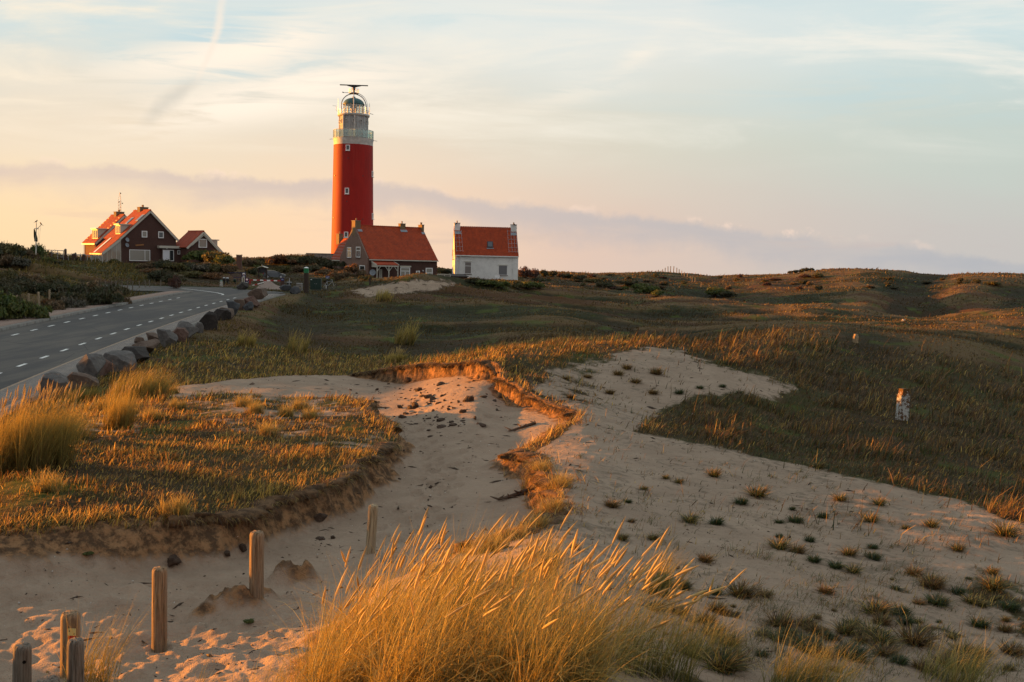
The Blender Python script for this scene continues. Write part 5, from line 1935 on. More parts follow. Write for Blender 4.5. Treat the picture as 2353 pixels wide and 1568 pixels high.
# ------------------------------------------------------------------ grass
def grass_mat(name, trans=0.35, rough=0.55):
    m, t = new_mat(name)
    col = t.node('ShaderNodeAttribute', attribute_name='col').outputs['Color']
    d, tl, g = t.node('ShaderNodeBsdfDiffuse'), t.node('ShaderNodeBsdfTranslucent'), t.node('ShaderNodeBsdfGlossy')
    t.put(d.inputs[0], col)
    t.put(tl.inputs[0], t.mix(1.0, col, (1.1, 1.0, 0.8, 1), 'MULTIPLY'))
    t.put(g.inputs['Roughness'], rough)
    t.put(g.inputs[0], (0.8, 0.8, 0.8, 1))
    a, b = t.node('ShaderNodeMixShader'), t.node('ShaderNodeMixShader')
    t.put(a.inputs[0], trans)
    t.l.new(d.outputs[0], a.inputs[1]); t.l.new(tl.outputs[0], a.inputs[2])
    t.put(b.inputs[0], 0.035)
    t.l.new(a.outputs[0], b.inputs[1]); t.l.new(g.outputs[0], b.inputs[2])
    t.l.new(b.outputs[0], t.out.inputs[0])
    return m


M_GRASS = grass_mat('grass_blades')
M_LEAF = grass_mat('shrub_leaves', 0.28)
WIND = R(-14)                                            # blades lean this way (0 = +X, the right)
STRAW, DRY, OLIVE, BROWN, GREEN, DEEP = (np.array(c) for c in (
    (0.47, 0.33, 0.082), (0.27, 0.155, 0.052), (0.090, 0.078, 0.024), (0.110, 0.064, 0.030), (0.062, 0.088, 0.022), (0.028, 0.052, 0.020)))


def spines(base, head, phi0, phi1, L, segs):
    """centre lines of bent blades: list of (N,3)"""
    pts = [base]
    hx, hy = np.cos(head), np.sin(head)
    p = base
    for i in range(segs):
        t = (i + 0.5) / segs
        ph = phi0 + (phi1 - phi0) * t
        s = np.sin(ph) * L / segs
        p = p + np.stack([hx * s, hy * s, np.cos(ph) * L / segs], -1)
        pts.append(p)
    return pts


def ribbons(base, head, phi0, phi1, L, w, col, segs=3, rng=RNG, tip=0.12, col_tip=None):
    n = len(base)
    pts = spines(base, head, phi0, phi1, L, segs)
    ra = head + np.pi / 2 + rng.normal(0, 0.7, n)
    sx = np.stack([np.cos(ra), np.sin(ra), np.zeros(n)], -1)
    V, C = [], []
    for i, p in enumerate(pts):
        t = i / segs
        ww = (w * (1 - (1 - tip) * t ** 1.5) * 0.5)[:, None]
        V += [p - sx * ww, p + sx * ww]
        c = col if col_tip is None else col * (1 - t) + col_tip * t
        C += [c, c]
    k = 2 * (segs + 1)
    V = np.stack(V, 1).reshape(-1, 3)
    C = np.stack(C, 1).reshape(-1, 3)
    b = (np.arange(n) * k)[:, None]
    Q = np.concatenate([np.stack([b[:, 0] + 2 * i, b[:, 0] + 2 * i + 1, b[:, 0] + 2 * i + 3, b[:, 0] + 2 * i + 2], -1) for i in range(segs)])
    return V, Q, C, pts


def spikes(root, direc, L, rad, col, sides=5, rng=RNG):
    """bristly seed heads as tapered tubes"""
    n = len(root)
    prof = [(0.0, 0.35), (0.15, 0.9), (0.45, 1.0), (0.75, 0.8), (1.0, 0.1)]
    up = np.array([0.31, 0.2, 0.93])
    a = np.cross(direc, up); a /= np.linalg.norm(a, axis=1)[:, None]
    b = np.cross(direc, a)
    V = []
    for t, r in prof:
        for k in range(sides):
            an = 2 * np.pi * k / sides
            jit = rng.uniform(0.8, 1.2, (n, 1))
            V.append(root + direc * (L * t)[:, None] + (a * np.cos(an) + b * np.sin(an)) * (rad * r)[:, None] * jit)
    m = len(prof) * sides
    V = np.stack(V, 1).reshape(-1, 3)
    o = np.arange(n) * m
    Q = []
    for i in range(len(prof) - 1):
        for k in range(sides):
            k2 = (k + 1) % sides
            Q.append(np.stack([o + i * sides + k, o + i * sides + k2, o + (i + 1) * sides + k2, o + (i + 1) * sides + k], -1))
    return V, np.concatenate(Q), np.repeat(col, m, 0)


def merge(parts):
    V, Q, C, o = [], [], [], 0
    for p in parts:
        V.append(p[0]); Q.append(p[1] + o); C.append(p[2]); o += len(p[0])
    return np.concatenate(V), np.concatenate(Q), np.concatenate(C)


def grass_obj(name, parts, mat=None, parent=None):
    V, Q, C = merge(parts)
    return link_mesh(name, np_mesh(name, V, Q, None, {'col': C}), mat or M_GRASS, parent)


def mixcol(n, weights, rng=RNG, var=0.22):
    cols = np.stack([STRAW, DRY, OLIVE, BROWN, GREEN, DEEP])
    w = np.asarray(weights, float)
    if w.ndim == 1:
        w = np.broadcast_to(w, (n, 6))
    w = np.maximum(w, 0) + 1e-9
    cum = np.cumsum(w / w.sum(1, keepdims=True), 1)
    k = np.minimum((rng.random(n)[:, None] > cum).sum(1), 5)
    return cols[k] * np.exp(rng.normal(0, var, n))[:, None]


def scatter(n, th0, th1, r0, r1, rng=RNG):
    th = np.radians(rng.uniform(th0, th1, n))
    r = np.exp(rng.uniform(math.log(r0), math.log(r1), n))
    return r * np.sin(th), r * np.cos(th), r


def turf_weights(X, Y, r):
    """patchwork of dry and green swards: weights of straw, dry, olive, brown, green, deep"""
    a = fbm(X, Y, np.where(r > 60, 16.0, 3.2), 4, 101)
    b = fbm(X, Y, np.where(r > 60, 22.0, 5.0), 4, 111)
    c = fbm(X, Y, np.where(r > 60, 5.0, 0.9), 3, 121)
    w = np.stack([0.10 + 0.5 * sstep(a + 0.5 * c, 0.08, 0.35), 0.32 + 0.5 * sstep(a, -0.05, 0.25), 0.34 + 0.6 * sstep(-a, 0.0, 0.3),
                  0.34 + 0.5 * sstep(-c, 0.0, 0.3), 0.05 + 0.75 * sstep(b, 0.12, 0.36), 0.05 + 0.35 * sstep(b, 0.3, 0.5)], 1)
    return w


def path_mask(X, Y):
    l = np.interp(Y, [96, 102, 107, 114, 122, 132, 142], [585, 590, 594, 600, 604, 606, 603])
    rr_ = np.interp(Y, [96, 102, 107, 114, 122, 132, 142], [640, 650, 652, 645, 634, 622, 612])
    px = CX + X / Y * F_PX
    return ((px > l - 2) & (px < rr_ + 2) & (Y > 95) & (Y < 142)).astype(float)


def build_turf():
    for nm, n, r0, r1, lab in (('turf_grass', 330000, 8.5, 46, 'short dry turf grass on plateau and meadow'),
                               ('dune_grass', 430000, 46, 290, 'dry grass covering the far dunes')):
        X, Y, r = scatter(n, -34, 33, r0, r1)
        sand, soil, moss, road, sd = (sample(a, X, Y) for a in (G_SAND, G_SOIL, G_MOSS, G_ROAD, G_SD))
        lush = fbm(X, Y, np.where(r > 46, 9.0, 1.3), 3, 131)
        keep = (1 - sstep(sand, 0.15, 0.62) * 0.97) * (road < 0.93) * (sd > 0.02) * (0.45 + 0.55 * sstep(lush, -0.3, 0.2)) * np.where(r > 46, 0.75, 1.0) * (1 - path_mask(X, Y))
        keep = keep * np.where(moss > 0.5, 0.35, 1)
        m = RNG.random(len(X)) < keep
        X, Y, r, lush, moss, sd, sand = (a[m] for a in (X, Y, r, lush, moss, sd, sand))
        n = len(X)
        Z = sample(G_Z, X, Y)
        px, py = proj(X, Y, Z)
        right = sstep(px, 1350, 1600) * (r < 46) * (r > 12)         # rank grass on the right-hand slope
        bank = sstep(px, 420, 250) * (r > 46)                       # tall grass on the left bank
        L = (0.045 + 0.0024 * np.minimum(r, 46)) * np.exp(RNG.normal(0, 0.35, n)) * (0.75 + 0.7 * sstep(lush, 0.0, 0.4))
        L = L * (1 + right * (0.15 + 0.9 * sstep(lush, 0.12, 0.45)))
        L = np.where(r > 46, (0.05 + 0.00055 * r) * np.exp(RNG.normal(0, 0.5, n)) * (1 + bank * 1.3) * (0.6 + 0.8 * sstep(lush, -0.1, 0.5)), L)
        edge = (sd < 0.5) & (r < 34)
        L = np.where(edge, L * 1.35, L)
        w = np.maximum(0.004, np.where(r > 46, 0.0010, 0.00085) * r) * RNG.uniform(0.6, 1.3, n)
        head = WIND + RNG.normal(0, 0.9, n)
        wt = turf_weights(X, Y, r)
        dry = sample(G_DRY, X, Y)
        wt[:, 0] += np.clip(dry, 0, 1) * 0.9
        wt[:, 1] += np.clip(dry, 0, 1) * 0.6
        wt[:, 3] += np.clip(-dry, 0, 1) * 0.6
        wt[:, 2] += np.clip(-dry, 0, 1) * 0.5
        wt[:, 4] += moss * 0.5
        wt[:, 0] += bank * 0.4
        wt[:, 4] += bank * 0.7
        wt[:, 0] += edge * 0.8
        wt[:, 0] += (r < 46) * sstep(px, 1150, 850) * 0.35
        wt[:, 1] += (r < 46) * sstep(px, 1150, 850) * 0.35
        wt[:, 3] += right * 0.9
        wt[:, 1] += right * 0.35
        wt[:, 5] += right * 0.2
        lefty = sstep(px, 1000, 700) * (r > 46)
        wt[:, 4] += lefty * 0.5
        wt[:, 2] += lefty * 0.5
        C = mixcol(n, wt) * (np.where(r > 46, 0.68, 1.12) * (1 - 0.30 * right) * (1 + 0.5 * bank))[:, None]  # bank blades get a brighter colour in place of sunlight
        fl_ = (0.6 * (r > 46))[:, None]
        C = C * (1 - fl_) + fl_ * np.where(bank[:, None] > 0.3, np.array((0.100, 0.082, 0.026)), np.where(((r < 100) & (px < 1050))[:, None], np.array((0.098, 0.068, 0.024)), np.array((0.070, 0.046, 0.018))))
        base = np.stack([X, Y, Z - 0.01], -1)
        p0 = np.abs(RNG.normal(0.35, 0.35, n))
        parts = ribbons(base, head, p0, p0 + np.abs(RNG.normal(0.5, 0.4, n)), L, w, C * 0.85, 2, RNG, 0.25, C * 1.12)
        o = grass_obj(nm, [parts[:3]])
        tag(o, lab, None, None, 'stuff')
    # long dry grass hanging over the broken edges of the hollow
    n = 60000
    X, Y, r = scatter(n, -28, 8, 10.5, 34)
    sd = sample(G_SD, X, Y)
    px, py = proj(X, Y, sample(G_Z, X, Y))
    rid = (px > 1150) & (px < 1420)
    k = np.where(rid, 1.4 * sstep(sd, 0.50, 0.05) * (sd > -0.22), sstep(sd, 0.28, 0.05) * (sd > -0.03) * 0.8) * (sstep(fbm(X, Y, 0.8, 3, 141), -0.15, 0.2) * 0.8 + 0.2)
    k = k * np.where((px < 900) & (Y < 17), 0.55, 1)
    m = RNG.random(n) < k
    X, Y, r = X[m], Y[m], r[m]
    n = len(X)
    Z = sample(G_Z, X, Y)
    L = RNG.uniform(0.08, 0.24, n)
    C = mixcol(n, (0.5, 0.9, 0.12, 0.45, 0.05, 0.0))
    head = np.where(RNG.random(n) < 0.5, WIND, np.pi) + RNG.normal(0, 0.8, n)
    p0 = np.abs(RNG.normal(0.6, 0.4, n))
    o = grass_obj('edge_grass', [ribbons(np.stack([X, Y, Z - 0.01], -1), head, p0, p0 + np.abs(RNG.normal(0.9, 0.5, n)), L, np.maximum(0.005, 0.0007 * r), C, 3, RNG, 0.2)[:3]])
    b, nr, j, z0 = RIM
    k = RNG.integers(0, len(b), 9000)
    hang = np.c_[b[k] - nr[k] * (np.maximum(j[k], 0.0) * RNG.uniform(0.5, 1.0, len(k)))[:, None], z0[k] - 0.02]
    hd = np.arctan2(-nr[k][:, 1], -nr[k][:, 0]) + RNG.normal(0, 0.5, len(k))
    q0 = RNG.uniform(1.1, 2.2, len(k))
    h2 = ribbons(hang, hd, q0, np.minimum(q0 + 0.9, 3.0), RNG.uniform(0.05, 0.22, len(k)), np.maximum(0.004, 0.0005 * hang[:, 1]), mixcol(len(k), (0.3, 0.7, 0.05, 1.2, 0.0, 0.1)) * 0.8, 3, RNG, 0.2)
    o2 = grass_obj('hanging_roots', [h2[:3]])
    tag(o2, 'roots and dead grass hanging from the torn turf edges', None, None, 'stuff')
    tag(o, 'dry grass fringing the broken edges of the hollow', None, None, 'stuff')
    # thin sprigs on the bare sand
    X, Y, r = scatter(14000, -3, 31, 6.0, 36)
    sand, sd = sample(G_SAND, X, Y), sample(G_SD, X, Y)
    px, py = proj(X, Y, sample(G_Z, X, Y))
    cl = sstep(fbm(X, Y, 1.4, 4, 151), -0.15, 0.35)
    low = sstep(py, 1150, 1480) * sstep(px, 1350, 1600)
    m = (sand > 0.4) & (sd > 0.1) & (RNG.random(len(X)) < (0.03 + 0.22 * cl + 0.75 * low * cl))
    X, Y = X[m], Y[m]
    parts = []
    k = RNG.integers(3, 14, len(X))
    bx, by = np.repeat(X, k), np.repeat(Y, k)
    n = len(bx)
    size = np.repeat(RNG.uniform(0.5, 1.3, len(X)), k)
    bx, by = bx + RNG.normal(0, 0.035, n) * size, by + RNG.normal(0, 0.035, n) * size
    Z = sample(G_Z, bx, by)
    C = mixcol(n, (0.2, 0.6, 0.9, 0.6, 0.7, 0.25))
    p0 = np.abs(RNG.normal(0.5, 0.4, n))
    o = grass_obj('sparse_grass', [ribbons(np.stack([bx, by, Z - 0.01], -1), WIND + RNG.normal(0, 1.3, n), p0, p0 + np.abs(RNG.normal(1.2, 0.6, n)),
                                            RNG.uniform(0.05, 0.20, n) * size, np.maximum(0.003, 0.00042 * np.hypot(bx, by)), C, 4, RNG, 0.2)[:3]])
    tag(o, 'thin sprigs of grass scattered over the bare sand', None, None, 'stuff')


build_turf()


# ------------------------------------------------------------------ marram clumps (each a thing)
def marram(name, label, loc_pts, n, Lr, lean, nheads, weights, width=0.0045, group=None, seed=1, spread=0.55, headL=(0.13, 0.20), flop=0.10, head_lean=None):
    """clump of long bent blades with seed heads; loc_pts: (N,2) candidate roots in plan"""
    rng = np.random.default_rng(seed)
    pts = np.asarray(loc_pts)
    c = pts.mean(0)
    root = empty(name, (c[0], c[1], gz(c[0], c[1])), 0, label, 'grass clump', group)
    root['kind'] = 'thing'
    org = np.array(root.location)
    i = rng.integers(0, len(pts), n)
    b = pts[i] + rng.normal(0, 0.03, (n, 2))
    base = np.c_[b, sample(G_Z, b[:, 0], b[:, 1]) - 0.02]
    head = WIND + rng.normal(0, spread, n)
    L = rng.uniform(Lr[0], Lr[1], n) * np.exp(rng.normal(0, 0.12, n))
    p0 = np.abs(rng.normal(lean * 0.35, 0.16, n))
    fl = rng.random(n) < flop
    p1 = p0 + np.abs(rng.normal(lean * 1.1, 0.30, n)) + fl * rng.uniform(0.6, 1.5, n)
    head = np.where(fl, head + rng.normal(0, 1.2, n), head)
    C = mixcol(n, weights, rng, 0.36)
    Ct = C * 0.35 + np.array((0.47, 0.39, 0.115)) * 0.66 * np.exp(rng.normal(0, 0.25, n))[:, None]
    C = C * 0.5 + (OLIVE if weights[4] < 0.6 else GREEN) * 0.5
    a = ribbons(base - org, head, p0, p1, L, width * rng.uniform(0.6, 1.3, n), C, 6, rng, 0.12, Ct)
    grass_obj('blades', [a[:3]], M_GRASS, root)
    if nheads:
        n2 = nheads
        i = rng.integers(0, len(pts), n2)
        b = pts[i]
        base = np.c_[b, sample(G_Z, b[:, 0], b[:, 1])]
        hl = lean if head_lean is None else head_lean
        head = WIND + rng.normal(0, spread * 0.6, n2)
        L = rng.uniform(Lr[1] * 0.80, Lr[1] * 1.12, n2)
        p0 = np.abs(rng.normal(hl * 0.45, 0.12, n2))
        p1 = p0 + np.abs(rng.normal(hl * 0.75, 0.18, n2))
        C = np.tile(STRAW * 0.9, (n2, 1)) * np.exp(rng.normal(0, 0.15, n2))[:, None]
        st = ribbons(base - org, head, p0, p1, L, np.full(n2, 0.0042), C, 6, rng, 0.7)
        tipp, prev = st[3][-1], st[3][-2]
        d = tipp - prev
        d /= np.linalg.norm(d, axis=1)[:, None]
        hl_ = rng.uniform(headL[0], headL[1], n2)
        hp = spikes(tipp - d * 0.02, d, hl_, rng.uniform(0.0062, 0.0088, n2), np.tile(np.array((0.52, 0.40, 0.16)), (n2, 1)) * np.exp(rng.normal(0, 0.15, n2))[:, None], 6, rng)
        grass_obj('seed_heads', [st[:3], hp], M_GRASS, root)
    return root


def plan_pts(pxs, ys, n, seed=0):
    rng = np.random.default_rng(seed)
    px, Y = rng.uniform(pxs[0], pxs[1], n), rng.uniform(ys[0], ys[1], n)
    return np.c_[(px - CX) / F_PX * Y, Y]


def blob_pts(c, rad, n, seed=0):
    rng = np.random.default_rng(seed)
    a, r = rng.uniform(0, 2 * np.pi, n), np.sqrt(rng.random(n))
    return np.c_[c[0] + np.cos(a) * r * rad[0], c[1] + np.sin(a) * r * rad[1]]


def build_marram():
    W = (0.95, 0.55, 0.50, 0.08, 0.40, 0.04)
    # the big clump in front: roots follow the crest of the foreground mound
    pts = np.concatenate([plan_pts((680, 900), (6.0, 7.7), 190, 1), plan_pts((860, 1210), (5.3, 6.9), 300, 2), plan_pts((1180, 1400), (5.0, 5.9), 150, 3)])
    marram('marram_grass', 'big sunlit marram clump with many golden seed heads at the front', pts, 8200, (0.38, 0.83), 0.62, 230, W, 0.0052, None, 21, 1.0, flop=0.38)
    marram('marram_grass', 'low mixed grass and herbs on the mound top behind the big clump', plan_pts((960, 1300), (7.0, 8.8), 160, 4), 3200, (0.16, 0.40), 0.7, 0, (0.3, 0.8, 0.6, 0.6, 0.3, 0.1), 0.005, None, 41, 1.4)
    # left edge
    pts = blob_pts(P(45, 1075, None, -3.22)[:2], (0.75, 0.45), 120, 5)
    marram('marram_grass', 'tall sunlit marram clump at the left edge below the boulders', pts, 4200, (0.65, 1.05), 0.32, 150, W, 0.006, None, 22, 0.5)
    h = ground_hit(150, 1010)
    marram('marram_grass', 'darker green marram tuft right of the tall left-edge clump', blob_pts(h[:2], (0.45, 0.4), 50, 6), 900, (0.35, 0.65), 0.6, 6, (0.15, 0.4, 0.7, 0.4, 0.6, 0.2), 0.006, None, 23, 0.7)
    h = ground_hit(272, 985)
    marram('marram_grass', 'slim upright marram clump with straw heads on the plateau corner', blob_pts(h[:2], (0.26, 0.3), 40, 7), 900, (0.45, 0.85), 0.26, 26, W, 0.0065, None, 24, 0.45)
    h = ground_hit(320, 917)
    marram('marram_grass', 'green marram clump with long bent stalks beside the boulder row', blob_pts(h[:2], (0.75, 0.5), 70, 8), 1700, (0.5, 0.95), 0.55, 12, (0.3, 0.5, 0.6, 0.1, 0.8, 0.1), 0.008, None, 25, 0.6, (0.2, 0.3), 0.1, 0.75)
    h = ground_hit(175, 925)
    marram('marram_grass', 'low dark green grass tuft at the foot of the nearest boulders', blob_pts(h[:2], (0.6, 0.4), 40, 9), 900, (0.3, 0.55), 0.6, 0, (0.1, 0.3, 0.7, 0.2, 0.8, 0.3), 0.009, None, 26, 0.8)
    h = ground_hit(240, 940)
    marram('marram_grass', 'small straw tuft between the nearest boulders and the plateau', blob_pts(h[:2], (0.5, 0.4), 30, 10), 500, (0.25, 0.5), 0.6, 4, (0.5, 0.6, 0.5, 0.2, 0.5, 0.1), 0.008, None, 27, 0.8)
    # foreground tufts
    g = (0.25, 0.4, 0.7, 0.1, 0.7, 0.1)
    for px, Y, rad, n, L, lab, sd in ((195, 7.8, (0.16, 0.14), 260, (0.45, 0.8), 'loose green grass tuft growing beside the marker post', 31),
                                      (440, 7.0, (0.22, 0.16), 360, (0.25, 0.55), 'low green grass tuft right of the tall foreground post', 32),
                                      (580, 6.6, (0.26, 0.2), 480, (0.3, 0.6), 'green grass tuft leaning out from the left end of the big clump', 33),
                                      (1520, 6.2, (0.25, 0.25), 500, (0.35, 0.7), 'shaded grass tuft with drooping heads at the right end of the big clump', 34),
                                      (1640, 7.0, (0.22, 0.2), 260, (0.2, 0.45), 'thin grass tuft on shaded sand right of the big clump', 35),
                                      (1900, 6.4, (0.26, 0.16), 620, (0.22, 0.46), 'bright green marram tuft at the bottom edge on shaded sand', 36),
                                      (2240, 7.2, (0.25, 0.2), 380, (0.2, 0.45), 'thin green tuft in the bottom right corner', 37),
                                      (1535, 8.9, (0.14, 0.12), 300, (0.3, 0.5), 'upright fresh green tuft behind the big clump', 38),
                                      (100, 7.3, (0.2, 0.1), 160, (0.25, 0.5), 'wispy tuft among the three corner posts', 39)):
        c = ((px - CX) / F_PX * Y, Y)
        marram('marram_grass', lab, blob_pts(c, rad, 60, sd), n, L, 0.55, 8 if sd == 34 else 0, g, 0.0042, None, sd, 0.8)
    # far and middle tufts with pale plumes
    for px, py, lab, L, nn in ((1365 / 2.0, 812, 'pale plume grass standing in the dark hollow meadow', (0.6, 1.0), 60), (1480 / 2.62, 795, 'single yellow tuft on the meadow', (0.35, 0.6), 120),
                               (905, 836, 'golden tuft standing on the lip of the sand hollow', (0.25, 0.5), 160), (880, 690, 'isolated straw tuft on the low sandy knoll', (0.6, 1.0), 70),
                               (930, 792, 'green tuft of plume grass in the middle of the dark slope', (0.8, 1.4), 70)):
        h = ground_hit(px, py)
        if h is None: continue
        s = max(0.2, h.y * 0.010)
        marram('plume_grass', lab, blob_pts(h[:2], (s, s), 30, int(px)), nn * 3, L, 0.4, nn // 4, (0.7, 0.6, 0.3, 0.1, 0.4, 0.05), 0.0006 * h.y, None, int(px), 0.7)
    for i, (px, py, lab) in enumerate(((1165, 1240, 'rust-orange dry grass tuft on the rim end behind the big clump'), (1215, 1222, 'sunlit dry grass tuft at the foot of the lit rim'), (1120, 1268, 'rusty grass tuft peeping over the middle of the big clump'), (1255, 1180, 'bristly sunlit dry tuft on the lower part of the lit rim'), (1272, 1120, 'sunlit dry tuft on the upper part of the lit rim'), (1235, 1085, 'dark-rooted dry tuft where the lit rim begins'))):
        h = ground_hit(px, py)
        if h is None: continue
        marram('dry_tuft', lab, blob_pts(h[:2], (0.20, 0.20), 30, 150 + i), 620, (0.10, 0.30), 0.75, 0, (0.5, 1.0, 0.05, 0.8, 0.0, 0.0), 0.007, 'dry tufts on the lit rim', 80 + i, 2.2)
    # rusty dry tufts on the plateau
    for i, (px, py, lab) in enumerate(((410, 940, 'pinkish dry tuft on the back edge of the plateau'), (350, 965, 'pale frosted-looking dry tuft beside the slim marram clump'), (395, 905, 'fluffy orange dry tuft on the meadow edge above the sand strip'),
                                       (655, 957, 'rust-brown tuft on the plateau with pale tips'), (715, 962, 'orange dry tuft near the plateau nose'), (620, 1000, 'dark rust tuft in the middle of the plateau'),
                                       (585, 950, 'small reddish tuft behind the plateau middle'), (400, 1183, 'straw tuft at the front edge of the plateau'), (115, 1130, 'small bushy rust tuft on the left plateau turf'),
                                       (560, 935, 'round rust tuft on the mossy plateau crest'), (690, 940, 'low orange tuft before the sand strip'))):
        h = ground_hit(px, py)
        if h is None: continue
        marram('dry_tuft', lab, blob_pts(h[:2], (0.17, 0.15), 20, 100 + i), 420, (0.12, 0.34), 0.55, 0, (0.7, 0.8, 0.05, 0.5, 0.02, 0.0), 0.009, 'rusty dry grass tufts on the plateau', 60 + i, 2.2)


build_marram()


def build_debris():
    """crumbs of soil, twigs and shell fragments lying on the sand"""
    X, Y, r = scatter(9000, -29, 20, 6.2, 33)
    sand, sd = sample(G_SAND, X, Y), sample(G_SD, X, Y)
    n_ = fbm(X, Y, 0.9, 4, 401)
    m = (sand > 0.5) & (RNG.random(len(X)) < (0.15 + 0.85 * sstep(n_, -0.1, 0.3)) * np.where(sd < 0, 1.0, 0.45))
    X, Y, r = X[m], Y[m], r[m]
    n = len(X)
    Z = sample(G_Z, X, Y)
    kind = RNG.random(n)
    s = (0.004 + 0.00055 * r) * np.exp(RNG.normal(0, 0.45, n))
    a = RNG.uniform(0, 6.28, n)
    el = np.where(kind < 0.3, RNG.uniform(2.5, 7, n), RNG.uniform(0.8, 1.5, n))
    col = np.where((kind < 0.72)[:, None], np.array((0.07, 0.042, 0.026)), np.where((kind < 0.86)[:, None], np.array((0.62, 0.58, 0.52)), np.array((0.20, 0.13, 0.085))))
    ux, uy = np.cos(a), np.sin(a)
    V = []
    for f, g, h in ((1, 0, 0.2), (0.1, 0.5, 0.0), (-1, 0, 0.15), (-0.1, -0.5, 0.0), (0, 0, 0.75), (0, 0, -0.3)):
        jj = RNG.uniform(0.7, 1.3, n)
        V.append(np.stack([X + (ux * f * el - uy * g) * s * jj, Y + (uy * f * el + ux * g) * s * jj, Z + h * s * jj], -1))
    V = np.stack(V, 1).reshape(-1, 3)
    o = (np.arange(n) * 6)[:, None]
    T = np.concatenate([o + np.array(t)[None] for t in ((0, 1, 4), (1, 2, 4), (2, 3, 4), (3, 0, 4), (1, 0, 5), (2, 1, 5), (3, 2, 5), (0, 3, 5))])
    me = np_mesh('sand_debris', V, None, T, {'col': np.repeat(col, 6, 0)})
    tag(link_mesh('sand_debris', me, M_GRASS), 'crumbs of soil, twigs and shell fragments scattered over the sand', None, None, 'stuff')


build_debris()


# ------------------------------------------------------------------ shrubs
def shrub_proto(seed, pal, n=2600, lumps=9, flat=0.75, leaf=0.10, twigs=26):
    """unit shrub (about 1 m radius): lumpy dome of leaf faces with some bare twigs"""
    rng = np.random.default_rng(seed)
    cen = np.c_[rng.normal(0, 0.42, (lumps, 2)), rng.uniform(0.15, 0.62, lumps)]
    rad = rng.uniform(0.26, 0.48, lumps)
    cen[0] = (0, 0, 0.42); rad[0] = 0.58
    i = rng.integers(0, lumps, n)
    d = rng.normal(0, 1, (n, 3)); d /= np.linalg.norm(d, axis=1)[:, None]
    d[:, 2] = np.abs(d[:, 2]) * 0.9 + d[:, 2] * 0.1
    rr = rad[i] * (0.55 + 0.50 * rng.random(n) ** 0.5) * (1 + 0.18 * np.sin(7 * d[:, 0] + 3 * i) * np.cos(6 * d[:, 1]))
    p = cen[i] + d * rr[:, None]
    p[:, 2] = np.maximum(p[:, 2] * flat, 0.0) - 0.03
    nrm = d * 0.6 + rng.normal(0, 0.6, (n, 3))
    nrm /= np.linalg.norm(nrm, axis=1)[:, None]
    a = np.cross(nrm, rng.normal(0, 1, (n, 3))); a /= np.linalg.norm(a, axis=1)[:, None]
    b = np.cross(nrm, a)
    s = (leaf * rng.uniform(0.5, 1.25, n))[:, None]
    V = np.stack([p - a * s, p - b * s * 0.45, p + a * s, p + b * s * 0.45], 1).reshape(-1, 3)
    Q = (np.arange(n) * 4)[:, None] + np.arange(4)[None]
    pal = np.asarray(pal) * 1.5
    k = (rng.random(n) * 0.6 + rng.random(lumps)[i] * 0.5) * len(pal) / 1.1
    C = pal[np.clip(k.astype(int), 0, len(pal) - 1)] * np.exp(rng.normal(0, 0.2, n))[:, None]
    FV, FQ, FC = V, Q, np.repeat(C, 4, 0)
    # stems
    m = 40
    base = np.c_[rng.normal(0, 0.10, (m, 2)), np.full(m, -0.1)]
    hd = rng.uniform(0, 2 * np.pi, m)
    L = rng.uniform(0.5, 0.95, m)
    p0 = np.abs(rng.normal(0.4, 0.3, m))
    st = ribbons(base, hd, p0, p0 * 0.6, L, np.full(m, 0.035), np.tile((0.075, 0.055, 0.04), (m, 1)), 3, rng, 0.4)
    tw = twigs
    ii = rng.integers(0, lumps, tw)
    dd = rng.normal(0, 1, (tw, 3)); dd[:, 2] = np.abs(dd[:, 2]) + 0.3; dd /= np.linalg.norm(dd, axis=1)[:, None]
    tb = cen[ii] + dd * (rad[ii] * 0.8)[:, None]
    tb[:, 2] *= flat
    t2 = ribbons(tb, rng.uniform(0, 6.28, tw), np.abs(rng.normal(0.3, 0.3, tw)), np.abs(rng.normal(0.5, 0.3, tw)), rng.uniform(0.12, 0.3, tw), np.full(tw, 0.016), np.tile((0.09, 0.06, 0.04), (tw, 1)), 3, rng, 0.3)
    V, Q, C = merge([(FV, FQ, FC), t2[:3]])
    fol = np_mesh('foliage', V, Q, None, {'col': C})
    fol.materials.append(M_LEAF)
    V, Q, C = st[:3]
    stem = np_mesh('stems', V, Q, None, {'col': C})
    stem.materials.append(M_LEAF)
    return fol, stem


PAL = {
    'dark': [(0.020, 0.026, 0.010), (0.032, 0.036, 0.014), (0.046, 0.040, 0.018), (0.060, 0.048, 0.022)],
    'olive': [(0.045, 0.045, 0.014), (0.072, 0.064, 0.020), (0.100, 0.078, 0.026), (0.040, 0.048, 0.018)],
    'brown': [(0.085, 0.054, 0.028), (0.120, 0.075, 0.038), (0.060, 0.045, 0.022), (0.140, 0.092, 0.048)],
    'green': [(0.030, 0.052, 0.012), (0.050, 0.070, 0.014), (0.080, 0.082, 0.018), (0.036, 0.044, 0.012)],
    'rust': [(0.150, 0.066, 0.022), (0.105, 0.050, 0.020), (0.075, 0.042, 0.018), (0.190, 0.095, 0.034)],
    'wine': [(0.062, 0.026, 0.020), (0.045, 0.022, 0.016), (0.080, 0.036, 0.022), (0.050, 0.034, 0.018)],
    'grey': [(0.085, 0.075, 0.055), (0.060, 0.056, 0.040), (0.045, 0.045, 0.028), (0.110, 0.090, 0.065)],
}
WORD = {'dark': 'dark', 'olive': 'olive', 'brown': 'brown', 'green': 'green', 'rust': 'rust-coloured', 'wine': 'dark reddish', 'grey': 'grey-brown'}
PROTO = {}
